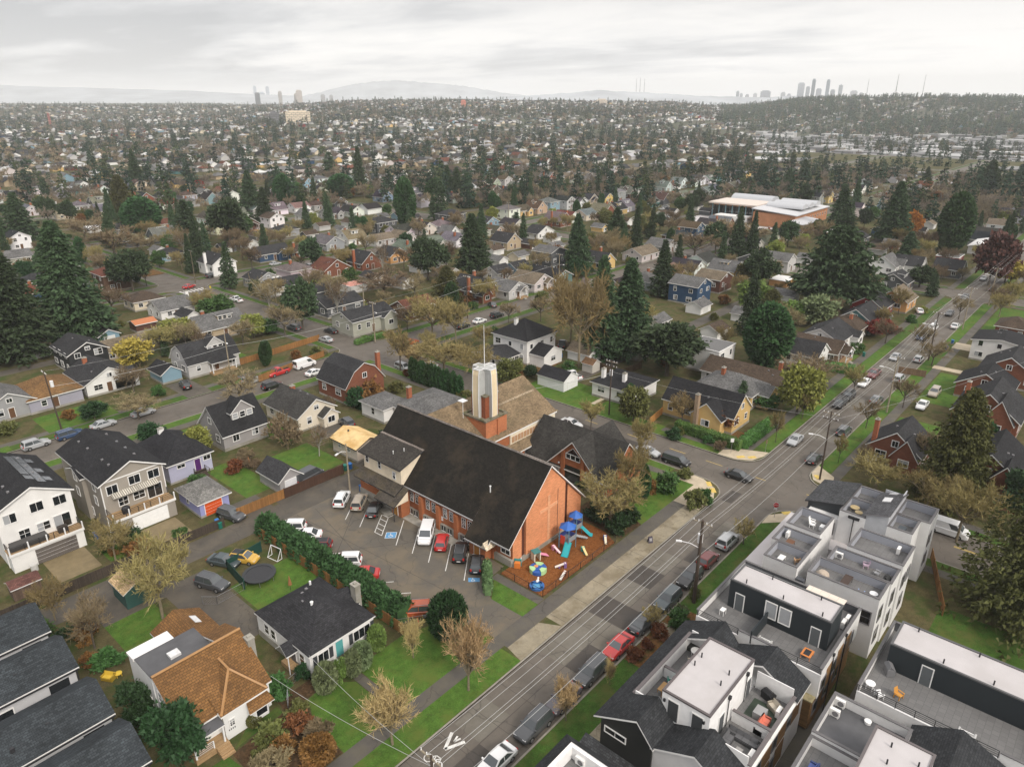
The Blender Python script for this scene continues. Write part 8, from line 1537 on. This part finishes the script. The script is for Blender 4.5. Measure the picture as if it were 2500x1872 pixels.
for u,v,c,l in((61.2,86.9,BLU,'blue bin at the church corner'),(64.7,94.6,BLU,'blue bin beside the pale yellow garage door'),(63.8,94.8,GRN,'green bin beside the blue bin at the pale yellow garage'),(40.4,94.9,BLU,'blue bin behind the dark alley fence'),(40.3,94.0,GRN,'green bin in the alley by the orange garage'),(26.9,104.9,BLU,'blue bin between the two tall houses'),(131.5,52.5,BLU,'blue bin inside the corner hedge'),(130.6,53.6,(.02,.03,.04),'black bin inside the corner hedge'),(205.6,31.6,BLU,'blue bin at the concrete drive on the right'),(212,31.6,BLU,'blue bin beside the bare tree on the right'),(74.2,10.0,BLU,'blue bin behind the terrace, nearer of the pair'),(74.9,9.4,BLU,'blue bin behind the terrace, farther of the pair'),(76.4,10.4,GRN,'green bin behind the terrace, nearer of the pair'),(77.4,10.5,GRN,'green bin behind the terrace, farther of the pair'),(60.6,12.4,BLU,'blue bin in the gap between town houses'),(78.6,8.9,BLU,'blue bin by the lawn fence'),(134,103,BLU,'blue bin near the black pickup'),(135,102.5,BLU,'second blue bin near the black pickup'),(186,46,GRN,'green bin on the sidewalk')):wbin(u,v,c,l)
r=thing('climbing_frame',(71.2,51.6,0),'blue roofed climbing frame with teal slides on wood chips','climbing frame');BLR=(.03,.12,.42);TL=(.03,.36,.40);PUR=(.05,.08,.3)
def tower_(x,y,s,h,zr_,n):
 for sx in(-1,1):
  for sy in(-1,1):b=MB();b.tube((x+sx*s,y+sy*s,0),(x+sx*s,y+sy*s,zr_),.06,.06,8);mk('post',b,'paint',r,(.12,.25,.33))
 b=MB();b.box(x-s,y-s,h-.08,x+s,y+s,h);mk('platform',b,'paint',r,(.2,.21,.23));b=MB();q=s+.3
 P=[(x+q*1.12*math.cos(R_(30+60*k)),y+q*1.12*math.sin(R_(30+60*k)),zr_)for k in range(6)]
 for k in range(6):b.poly([P[k],P[(k+1)%6],(x,y,zr_+.85)])
 b.poly(P[::-1]);mk('roof',b,'paint',r,BLR)
 for a,c in(((-s,-s),(s,-s)),((s,-s),(s,s)),((-s,s),(s,s))):b=MB();b.box(x+min(a[0],c[0])-.02,y+min(a[1],c[1])-.02,h,x+max(a[0],c[0])+.02,y+max(a[1],c[1])+.02,h+.75);mk('guard_panel',b,'paint',r,PUR if c[1]>0 else(.25,.26,.28))
tower_(-.3,.2,.85,1.5,3.5,6);tower_(3.2,1.4,.7,1.3,3.2,6)
def slide(p,q,wd,col):
 d=Vector(q)-Vector(p);s=Vector((-d.y,d.x,0)).normalized()*wd/2;b=MB();m1=Vector(p)+d*.8;m1 .z=q[2]+.05;pts=[Vector(p),Vector(p)+Vector((d.x*.12,d.y*.12,-.05)),m1,Vector(q)]
 for a,c in zip(pts,pts[1:]):
  b.slab([tuple(a-s),tuple(c-s),tuple(c+s),tuple(a+s)][::-1],.05,0,0)
  for k in(-1,1):b.slab([tuple(a+s*k-s*.1),tuple(c+s*k-s*.1),tuple(c+s*k+s*.1+Vector((0,0,.16))),tuple(a+s*k+s*.1+Vector((0,0,.16)))],.03,0,0)
 mk('slide',b,'paint',r,col)
slide((-.9,-.5,1.5),(-2.6,-1.0,.12),1.0,TL);slide((3.6,.7,1.3),(4.4,-.9,.12),.6,TL)
b=MB()
for k in range(6):b.box(.9+k*.42,-.2-k*.12,1.35-k*.24,1.35+k*.42,.5-k*.12,1.42-k*.24)
mk('stairs',b,'paint',r,(.34,.36,.37));b=MB();b.box(-1.2,.0,.9,-1.15,.8,2.3);mk('climbing_panel',b,'paint',r,(.5,.06,.03))
def toy(name,u,v,label,parts,rz=0,cat='toy'):
 r=thing(name,(u,v,.02),label,cat,None,R_(rz))
 for nm,c,f in parts:b=MB();f(b);mk(nm,b,'paint',r,c)
toy('toy_slide',66.0,53.2,'small white toy slide house with pink slide',[('frame',(.7,.62,.5),lambda b:b.box(-.9,-.5,0,-.75,.5,1.3).box(.0,-.5,0,.15,.5,1.3).box(-.75,.4,.2,0,.5,1.2)),('roof',(.05,.2,.2),lambda b:b.box(-.95,-.55,1.3,.2,.55,1.4)),('chute',(.75,.3,.45),lambda b:b.slab([(.15,-.35,.85),(1.6,-.35,.1),(1.6,.35,.1),(.15,.35,.85)],.08,0,0))],-20)
toy('toy_climber',62.8,54.2,'small orange and teal toy climber by the church wall',[('panel',(.65,.2,.04),lambda b:b.box(-.6,-.4,0,.0,.4,.8)),('wall',(.03,.25,.25),lambda b:b.box(.0,-.5,0,.15,.5,1.1)),('ladder',(.7,.7,.7),lambda b:b.box(.2,-.4,0,.8,-.3,.9))],30)
def ring(b,a0,a1,r0,r1,h):
 for k in range(4):t0,t1=R_(a0+(a1-a0)*k/4),R_(a0+(a1-a0)*(k+1)/4);b.prism([(r0*math.cos(t0),r0*math.sin(t0)),(r1*math.cos(t0),r1*math.sin(t0)),(r1*math.cos(t1),r1*math.sin(t1)),(r0*math.cos(t1),r0*math.sin(t1))],0,h)
toy('play_table',63.8,51.4,'round blue and lime play table with wavy seats',[('segment',(.03,.1,.35)if k%2 else(.38,.6,.3),(lambda k:lambda b:ring(b,k*60,k*60+60,.45,1.2,.5 if k%2 else.65))(k))for k in range(6)]+[('tabletop',(.03,.1,.35),lambda b:b.tube((0,0,0),(0,0,.6),.6,.6,14)),('basin',(.6,.25,.1),lambda b:b.tube((0,.35,.6),(0,.35,.65),.3,.3,10))])
toy('sand_pool',61.0,49.3,'round blue sand pool with a white toy dog',[('rim',(.03,.13,.36),lambda b:ring(b,0,360,.7,1.0,.3)or ring(b,0,120,.7,1,.3)or ring(b,120,240,.7,1,.3)or ring(b,240,360,.7,1,.3)),('sand',(.1,.3,.5),lambda b:b.tube((0,0,0),(0,0,.12),.7,.7,14)),('toy_dog',(.75,.74,.72),lambda b:b.ball((.5,.3,.55),.3,.18,.2).ball((.75,.4,.8),.16,.14,.16))])
for u,v,rz,l,c1,c2 in((75.6,48.4,40,'white and blue toddler slide by the fence corner',(.75,.66,.5),(.04,.12,.35)),(71.3,49.0,60,'yellow and green toy seesaw near the big slide',(.7,.55,.25),(.05,.35,.3)),(66.4,49.5,-40,'white and purple rocking toy on the wood chips',(.75,.7,.65),(.2,.12,.3)),(64.8,47.9,10,'white and brown rocking horse by the fence',(.7,.66,.6),(.25,.08,.04)),(69.0,52.3,80,'pink and white spring rider near the toy slide',(.75,.6,.65),(.5,.2,.3))):
 toy('rocking_toy',u,v,l,[('seat',c1,lambda b:b.slab([(-.8,-.16,.25),(.7,-.16,.75),(.7,.16,.75),(-.8,.16,.25)],.12,0,0)),('stand',c2,lambda b:b.box(.45,-.25,0,.8,.25,.7).box(-.3,-.2,0,-.1,.2,.35))],rz)
r=thing('trampoline',(37.7,78.4,0),'round black trampoline on the lawn behind the green screen','trampoline');b=MB();b.tube((0,0,.85),(0,0,.9),2.1,2.1,24);mk('mat',b,'trim_dark',r);b=MB();[ring(b,k*90,k*90+90,1.75,2.2,.97)for k in range(4)];b.v=[(x,y,max(z,.82))for x,y,z in b.v];mk('rim_pad',b,'paint',r,(.035,.037,.04))
for k in range(6):b=MB();t=R_(60*k);b.tube((2*math.cos(t),2*math.sin(t),0),(2*math.cos(t),2*math.sin(t),.85),.04,.04,5);mk('leg',b,'rim',r)
r=thing('soccer_goal',(42.0,81.2,0),'white soccer goal frame beside the hedge','goal',None,R_(100));b=MB();b.path([(-1,0,0),(-1,0,1.6),(1,0,1.6),(1,0,0),(1,.8,0),(-1,.8,0),(-1,0,0)],.05).path([(-1,.8,0),(-1,0,1.6)],.04).path([(1,.8,0),(1,0,1.6)],.04);mk('frame',b,'white_metal',r)
sofa(17.0,74.8,0,1.4,'yellow slatted bench behind the orange roofed house',(.62,.42,.05),R_(-60),1);table(17.9,74.4,0,'small yellow round table beside the yellow bench',(.62,.42,.05),.4,.4,.45,0,True)
for u,v,l in((39.1,73.2,'closed brown parasol behind the white hip roofed house'),(53.2,108,'closed tan parasol in the garden of the grey dormer house')):r=thing('parasol',(u,v,0),l,'parasol');b=MB();b.tube((0,0,0),(0,0,2.4),.03,.03,6);mk('pole',b,'pole_wood',r);b=MB();b.tube((0,0,.9),(0,0,2.3),.28,.03,8);mk('canopy',b,'paint',r,(.26,.12,.05))
r=thing('fire_hydrant',(98.6,43.6,0),'yellow fire hydrant in the planting at the curb bulb','hydrant');b=MB();b.tube((0,0,0),(0,0,.7),.14,.13,8).ball((0,0,.72),.15,.15,.12,8,5).tube((-.25,0,.5),(.25,0,.5),.07,.07,6);mk('barrel',b,'yellow_paint',r)
r=thing('mail_box',(66.6,30.0,0),'small red box on the mulch beside the utility pole','mailbox');b=MB();b.box(-.3,-.2,.2,.3,.2,.9).tube((0,0,0),(0,0,.2),.06,.06,5);mk('box',b,'stop_red',r)
r=thing('bicycle',(45.6,55.4,0),'red and white bicycles leaning at the hedge end','bicycle',None,R_(60));b=MB();b.path([(-.5,0,.35),(-.15,0,.75),(.4,0,.8),(.5,0,.35),(0,0,.35),(-.5,0,.35)],.03).path([(.4,0,.8),(.42,0,1.0)],.03);mk('frame',b,'stop_red',r)
for x in(-.5,.5):b=MB();[b.tube((x+.33*math.cos(t),0,.35+.33*math.sin(t)),(x+.33*math.cos(t+.55),0,.35+.33*math.sin(t+.55)),.025,.025,4)for t in np.arange(0,6.28,.52)];mk('wheel',b,'tyre',r)
# ================================================================== the far land: roofs and trees nobody could count
rs=np.random.RandomState(77)
def scatter(n,r0,r1,pw=1.0,amin=4,amax=79):
 a=R_(amin)+rs.rand(n)*R_(amax-amin);r_=r0*(r1/r0)**(rs.rand(n)**pw);return r_*np.cos(a),r_*np.sin(a),r_
def offstreet(u,v):
 ok=np.ones(len(u),bool)
 for(a,c),(d,e)in zip(US,US[1:]):ok&=~((u>c-5)&(u<d+5)&(v<985))
 for(a,c),(d,e)in zip(VS,VS[1:]):ok&=~((v>c-5)&(v<d+5)&(u<935))
 return ok
def stamp(name,T,cols,u,v,scale,rot,kind_='stuff',mats=None,ci=None,zs=None):
 """many copies of one small triangle shape in one mesh, each with its own colour"""
 n=len(u);k=len(T);c,s=np.cos(rot)[:,None,None],np.sin(rot)[:,None,None];sc=scale[:,None,None];zsc=(zs if zs is not None else scale)[:,None,None]
 X=T[None,:,:,0]*sc;Y=T[None,:,:,1]*sc;Zz=T[None,:,:,2]*zsc
 P=np.stack([X*c-Y*s+u[:,None,None],X*s+Y*c+v[:,None,None],Zz+(terrain(u,v)+ZR)[:,None,None]],-1)
 me=tri_mesh(name,P.reshape(-1,3,3),mats,np.tile(ci,n)if ci is not None else None)
 at_=me.attributes.new('tint','FLOAT_COLOR','FACE');colr=np.ones((n*k,4),np.float32);colr[:,:3]=np.repeat(cols[0],k,0)if ci is None else np.where((np.tile(ci,n)==0)[:,None],np.repeat(cols[0],k,0),np.repeat(cols[1],k,0));at_.data.foreach_set('color',colr.ravel());return me
def tintmat(name,rough=.85):
 m=bpy.data.materials.new(name);m.use_nodes=True;b=m.node_tree.nodes['Principled BSDF'];a=m.node_tree.nodes.new('ShaderNodeAttribute');a.attribute_name='tint';m.node_tree.links.new(a.outputs['Color'],b.inputs['Base Color']);b.inputs['Roughness'].default_value=rough;b.inputs['Specular IOR Level'].default_value=.15;M[name]=m
tintmat('far_tint')
hb=MB();gable_walls(hb,-4.6,4.6,-5.2,5.2,0,3.2,2.6,'y');nw=len(mbT(hb));hb2=MB();hb2 .poly([(-5.1,5.6,2.95),(-5.1,-5.6,2.95),(0,-5.6,5.95),(0,5.6,5.95)]).poly([(5.1,-5.6,2.95),(5.1,5.6,2.95),(0,5.6,5.95),(0,-5.6,5.95)])
HT=np.concatenate([mbT(hb),mbT(hb2)]);HCI=np.array([0]*nw+[1]*len(mbT(hb2)))
hp=MB();hip_roof(hp,-5,5,-5,5,3.0,2.4);hb3=MB();hb3 .box(-4.7,-4.7,0,4.7,4.7,3.0);HT2=np.concatenate([mbT(hb3),mbT(hp)]);HCI2=np.array([0]*len(mbT(hb3))+[1]*len(mbT(hp)))
FU=np.array([s_[1]for s_ in FARSPOTS]);FV=np.array([s_[2]for s_ in FARSPOTS])
def field(u,v):return np.sin(u/163+1.3)*np.cos(v/121)+.7*np.sin((u+2*v)/310)+.5*np.cos((u-v)/77)
gu,gv=np.meshgrid(np.arange(20,3600,13.0),np.concatenate([[a+13,a+13+70]for a in np.arange(-72.0,3600,104.5)]));gu=gu.ravel()+rs.normal(0,1.2,gu.size);gv=gv.ravel()+rs.normal(0,1.5,gv.size)
gr=np.hypot(gu,gv);ga=np.degrees(np.arctan2(gv,gu));keep=((gu>930)|(gv>980)|(gv<-72))&(gr<3500)&(ga>4)&(ga<79)&(np.mod(gu-107,165)>11)&(rs.rand(gu.size)<np.clip(.62-.16*field(gu,gv)-(gr-1000)/9000,.15,.9));gu,gv=gu[keep],gv[keep]
mu,mv,mr_=scatter(2500,3300,5300,1.0);mu,mv=np.concatenate([gu,mu]),np.concatenate([gv,mv])
def hcols(n):
 wl=np.array([WC[q[0]]for q in WPAL]);wp=np.array([q[2]for q in WPAL]);rl=np.array([RC[q[0]]for q in RPAL]+[(.42,.42,.41),(.3,.3,.31)]);rp=np.array([q[2]for q in RPAL]+[2.5,4.0]);return wl[rs.choice(len(wl),n,p=wp/wp.sum())],rl[rs.choice(len(rl),n,p=rp/rp.sum())]*rs.uniform(.8,1.25,(n,1))
for k,(T,CI)in enumerate(((HT,HCI),(HT2,HCI2))):
 sel=slice(k,None,2);u=np.concatenate([FU[sel],mu[sel]]);v=np.concatenate([FV[sel],mv[sel]]);n=len(u)
 me=stamp('houses',T,hcols(n),u,v,rs.uniform(.8,1.15,n),rs.choice([0,np.pi/2,np.pi],n)+rs.normal(0,.05,n),mats=['far_tint'],ci=CI);o=tag(put('distant_houses',me),'countless %s roofed houses spreading to the hills'%('gable','hip')[k],'houses',None,'stuff')
wb_=MB();wb_.box(-1,-1,0,1,1,1);WTt=mbT(wb_)
n=420;ang=R_(41.35)-np.arctan((rs.uniform(1640,2330,n)-1106)/1665);rr=rs.uniform(820,1700,n);u,v=rr*np.cos(ang),rr*np.sin(ang);cw=np.where(rs.rand(n,1)<.35,.45,.22)*np.ones((n,3))*rs.uniform(.8,1.1,(n,1));me=stamp('sheds',WTt,(cw,),u,v,rs.uniform(6,19,n),rs.choice([0,1.57],n),mats=['far_tint'],zs=rs.uniform(4,9,n));tag(put('distant_warehouses',me),'pale flat warehouses crowded in the valley on the right','warehouses',None,'stuff')
cT=conifer_T(301,16,3.0,9,7,3,size=1.9);cT2=conifer_T(302,16,2.9,7,5,2,size=2.8);pT=np.concatenate([crown_T(303,4.4,4.4,3.6,5.4,330,1.25,18,.3),mbT(cyl_T(4,.3,.2,3))]);pT2=crown_T(304,4.4,4.4,3.4,4.4,60,2.3,14,.3)
bT=bare_T(305,9,.8,n1=6,n2=5,n3=5,n4=4,tw=.09)[1]
GRN_=np.array([(.026,.05,.03),(.03,.055,.03),(.02,.042,.028),(.05,.065,.028)]);BRN_=np.array([(.21,.165,.11),(.18,.15,.115),(.23,.19,.125),(.17,.145,.115)])
def far_trees(T,pal,u,v,smin,smax,label,name):
 ok=offstreet(u,v)&(rs.rand(len(u))<np.clip(.78+.3*field(u,v),.2,1))&~((u>SCHOOL[0])&(u<SCHOOL[1])&(v>SCHOOL[2])&(v<SCHOOL[3]))&~((np.hypot(u,v)<430));u,v=u[ok],v[ok];n=len(u);c=pal[rs.randint(len(pal),size=n)]*rs.uniform(.7,1.3,(n,1));s_=rs.uniform(smin,smax,n)
 me=stamp(name,T,(c,),u,v,s_*rs.uniform(.85,1.15,n),rs.rand(n)*6.3,mats=['far_tint'],zs=s_);tag(put(name,me),label,'trees',None,'stuff')
su=np.array([q[0]for q in SPILL if q[2]=='con']);sv=np.array([q[1]for q in SPILL if q[2]=='con']);bu=np.array([q[0]for q in SPILL if q[2]=='bare']);bv=np.array([q[1]for q in SPILL if q[2]=='bare'])
def valley(u,v):
 x=1106-np.tan(np.arctan2(v,u)-A1)*1665;r_=np.hypot(u,v);return~((x>1640)&(r_>820)&(r_<1700)&(rs.rand(len(u))<.3))
u,v,r_=scatter(1000,430,1300,1.0);q=valley(u,v);far_trees(cT,GRN_,np.concatenate([u[q],su]),np.concatenate([v[q],sv]),.7,1.35,'dark conifers scattered over the middle distance','distant_conifers')
u,v,r_=scatter(4600,1200,5400,.8);q=valley(u,v);far_trees(cT2,GRN_,u[q],v[q],.7,1.35,'dark conifers fading on the far hills','distant_conifers')
u,v,r_=scatter(2300,420,1300,1.0);far_trees(bT,BRN_,np.concatenate([u,bu]),np.concatenate([v,bv]),.8,1.35,'bare brown trees over the middle distance','distant_bare_trees')
u,v,r_=scatter(2400,800,2000,1.0);q=valley(u,v);far_trees(pT,np.concatenate([BRN_,GRN_*1.3]),u[q],v[q],.6,1.15,'rounded bare and green trees farther off','distant_round_trees')
u,v,r_=scatter(11000,1700,5400,.8);far_trees(pT2,np.concatenate([BRN_*.8,GRN_]),u,v,.7,1.4,'tree cover on the far hills','distant_woods')
n=1300;ang=R_(41.35)-np.arctan((rs.uniform(1560,2330,n)-1106)/1665);rr=rs.uniform(620,1350,n);far_trees(bT,BRN_,(rr*np.cos(ang))[:850],(rr*np.sin(ang))[:850],.8,1.3,'bare trees on the flat valley land at right','distant_bare_trees');far_trees(cT,GRN_,(rr*np.cos(ang))[850:],(rr*np.sin(ang))[850:],.7,1.25,'conifers on the flat valley land at right','distant_conifers')
n=3400;ang=R_(41.35)-np.arctan((rs.uniform(1560,2330,n)-1106)/1665);rr=rs.uniform(1750,3100,n);far_trees(cT2,GRN_*1.5,rr*np.cos(ang),rr*np.sin(ang),.7,1.4,'dark wooded ridge on the right beyond the valley','distant_conifers')
def ridge(name,prof,d,mcol,depth=1500):
 """a hill range: crest given as (column, row) of the skyline at distance d, with sloping sides"""
 b=MB();C=[]
 for x,y in prof:a=math.atan((x-1106)/1665.0);az=A1-a;C.append((math.cos(az),math.sin(az),60+d/math.cos(a)*.93*(215-y)/1548,d/math.cos(a)*.93))
 for dd,f in((-depth,0),(-depth*.4,.55),(0,1),(depth*.8,.3)):
  for c,s,z,q in C:b.v.append((c*(q+dd),s*(q+dd),-5+(z+5)*f))
 n=len(C)
 for i in range(3):
  for j in range(n-1):b.f.append((i*n+j,i*n+j+1,(i+1)*n+j+1,(i+1)*n+j));b.m.append(0)
 return tag(mk(name,b,mcol,None,None,True),kind='structure')
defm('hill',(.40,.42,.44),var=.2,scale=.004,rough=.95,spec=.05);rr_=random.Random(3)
def wob(pts,s=1.0,n=8):
 o=[]
 for(x0,y0),(x1,y1)in zip(pts,pts[1:]):
  for k in range(n):t=k/n;o.append((x0+(x1-x0)*t,y0+(y1-y0)*t+rr_.uniform(-s,s)))
 return o+[pts[-1]]
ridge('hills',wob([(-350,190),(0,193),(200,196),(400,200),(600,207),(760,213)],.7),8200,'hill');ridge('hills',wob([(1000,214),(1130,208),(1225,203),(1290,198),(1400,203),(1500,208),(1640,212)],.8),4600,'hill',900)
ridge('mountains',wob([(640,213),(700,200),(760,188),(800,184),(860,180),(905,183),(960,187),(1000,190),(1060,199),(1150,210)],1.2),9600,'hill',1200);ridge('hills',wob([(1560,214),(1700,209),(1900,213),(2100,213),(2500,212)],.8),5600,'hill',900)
def block(ox,y0,y1,wpx_,d,c,label,crown=None):
 a=math.atan((ox-1106)/1665.0);az=A1-a;q=d/math.cos(a);u,v=q*math.cos(az),q*math.sin(az);k=q*math.cos(a)/1548;wd=wpx_*k/1.35;zt=60+(215-y0)*k*.97;z0=0
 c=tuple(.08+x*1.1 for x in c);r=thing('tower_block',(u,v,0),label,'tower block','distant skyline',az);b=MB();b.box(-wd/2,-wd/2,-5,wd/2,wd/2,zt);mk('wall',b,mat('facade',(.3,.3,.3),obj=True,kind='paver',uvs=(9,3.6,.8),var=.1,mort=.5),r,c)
 b=MB();f=.7 if crown is None else crown;b.box(-wd*f/2,-wd*f/2,zt,wd*f/2,wd*f/2,zt+k*2.0);mk('roof_crown',b,'paint',r,tuple(x*.9 for x in c))
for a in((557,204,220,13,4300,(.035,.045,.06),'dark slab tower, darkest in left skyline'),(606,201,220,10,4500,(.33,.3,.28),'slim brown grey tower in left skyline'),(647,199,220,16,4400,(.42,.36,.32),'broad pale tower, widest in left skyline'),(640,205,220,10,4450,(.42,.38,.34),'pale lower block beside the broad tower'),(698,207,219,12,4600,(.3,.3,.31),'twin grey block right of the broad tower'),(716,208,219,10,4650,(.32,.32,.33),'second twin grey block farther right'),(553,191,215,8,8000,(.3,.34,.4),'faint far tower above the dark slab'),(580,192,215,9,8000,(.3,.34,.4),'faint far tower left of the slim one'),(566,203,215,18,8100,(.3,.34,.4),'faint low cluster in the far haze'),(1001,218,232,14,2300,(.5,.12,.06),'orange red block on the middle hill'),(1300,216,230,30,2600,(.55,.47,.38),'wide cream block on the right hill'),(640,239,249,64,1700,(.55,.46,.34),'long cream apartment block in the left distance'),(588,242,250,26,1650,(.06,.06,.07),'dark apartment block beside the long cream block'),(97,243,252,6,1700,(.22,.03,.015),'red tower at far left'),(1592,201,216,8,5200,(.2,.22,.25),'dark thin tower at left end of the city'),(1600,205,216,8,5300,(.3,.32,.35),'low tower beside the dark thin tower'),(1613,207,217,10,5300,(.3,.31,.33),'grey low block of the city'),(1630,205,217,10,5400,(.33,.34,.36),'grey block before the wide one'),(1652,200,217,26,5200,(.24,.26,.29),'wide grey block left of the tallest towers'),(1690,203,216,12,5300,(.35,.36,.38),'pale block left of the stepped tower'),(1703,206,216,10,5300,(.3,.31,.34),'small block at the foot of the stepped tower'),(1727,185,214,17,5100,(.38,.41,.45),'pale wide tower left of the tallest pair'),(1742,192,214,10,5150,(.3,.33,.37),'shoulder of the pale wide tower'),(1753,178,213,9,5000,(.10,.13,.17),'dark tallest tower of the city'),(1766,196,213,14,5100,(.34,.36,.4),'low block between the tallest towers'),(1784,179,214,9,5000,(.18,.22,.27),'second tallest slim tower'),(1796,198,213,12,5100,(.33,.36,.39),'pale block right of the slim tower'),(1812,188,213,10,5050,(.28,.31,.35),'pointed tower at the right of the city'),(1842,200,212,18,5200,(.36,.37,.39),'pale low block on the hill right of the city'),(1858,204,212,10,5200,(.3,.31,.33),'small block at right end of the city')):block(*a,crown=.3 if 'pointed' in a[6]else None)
def mast(ox,y0,yb,d,label,disc=False):
 a=math.atan((ox-1106)/1665.0);az=A1-a;q=d/math.cos(a);u,v=q*math.cos(az),q*math.sin(az);k=q*math.cos(a)/1548;zt=60+(215-y0)*k;r=thing('radio_mast',(u,v,0),label,'radio mast','radio masts on the skyline');b=MB();b.tube((0,0,0),(0,0,zt),4.5 if disc else 2.2,.8,6);mk('shaft',b,'trim_grey',r)
 if disc:b=MB();zd=60+(215-203)*k;b.tube((0,0,zd-6),(0,0,zd),5,17,14).tube((0,0,zd),(0,0,zd+7),17,5,14);mk('saucer',b,'paint',r,(.5,.5,.5))
for a in((1870,178,212,4300,'tall thin radio mast right of the city'),(1990,169,212,4200,'tall thin radio mast farthest right'),(1373,176,205,4500,'thin radio mast, first of three on the hill'),(1381,175,205,4500,'thin radio mast, second of three on the hill'),(1390,177,205,4500,'thin radio mast, third of three on the hill')):mast(*a)
mast(1932,168,212,4300,'observation tower with a round saucer top',True)
# ================================================================== the air
hz=bpy.data.materials.new('haze');hz.use_nodes=True;hn=hz.node_tree;hn.nodes.remove(hn.nodes['Principled BSDF']);pv=hn.nodes.new('ShaderNodeVolumePrincipled');pv.inputs['Color'].default_value=(.93,.95,.97,1);pv.inputs['Density'].default_value=1.1e-4;pv.inputs['Anisotropy'].default_value=0.0
hn.links.new(pv.outputs[0],hn.nodes['Material Output'].inputs['Volume']);b=MB();b.box(-11500,-11500,-30,11500,11500,330);M['haze']=hz;tag(mk('haze',b,'haze'),'thin pale haze over the whole town','haze',None,'stuff')
# ================================================================== labels told by the nearest landmark
ORD=['first','second','third','fourth','fifth','sixth','seventh','eighth','ninth','tenth','eleventh','twelfth','thirteenth','fourteenth','fifteenth','sixteenth','seventeenth','eighteenth','nineteenth','twentieth']
groups={}
for o,what,u,v in REG:
 px_,py_=proj(u,v);h_,lu,lv=min(LAND,key=lambda q:(q[1]-u)**2+(q[2]-v)**2);lx,ly=proj(lu,lv);fd=(u-lu)*FH.x+(v-lv)*FH.y;sd=(u-lu)*RT.x+(v-lv)*RT.y
 if abs(sd)>abs(fd):rel_='right of' if sd>0 else 'left of'
 else:rel_='beyond' if fd>0 else 'in front of'
 if math.hypot(u-lu,v-lv)>45:rel_='well '+rel_ if rel_=='beyond' else 'far '+rel_ if 'of' in rel_ and 'front' not in rel_ else rel_
 groups.setdefault('%s %s %s'%(what,rel_,h_),[]).append((px_,o))
for base_,lst in groups.items():
 lst.sort(key=lambda q:q[0])
 if len(base_.split())>12:base_=base_.replace('two storey ','').replace('house with','house,')
 for k,(x,o)in enumerate(lst):o['label']=base_ if len(lst)==1 else '%s, %s from left'%(base_,ORD[k]if k<20 else 'late')
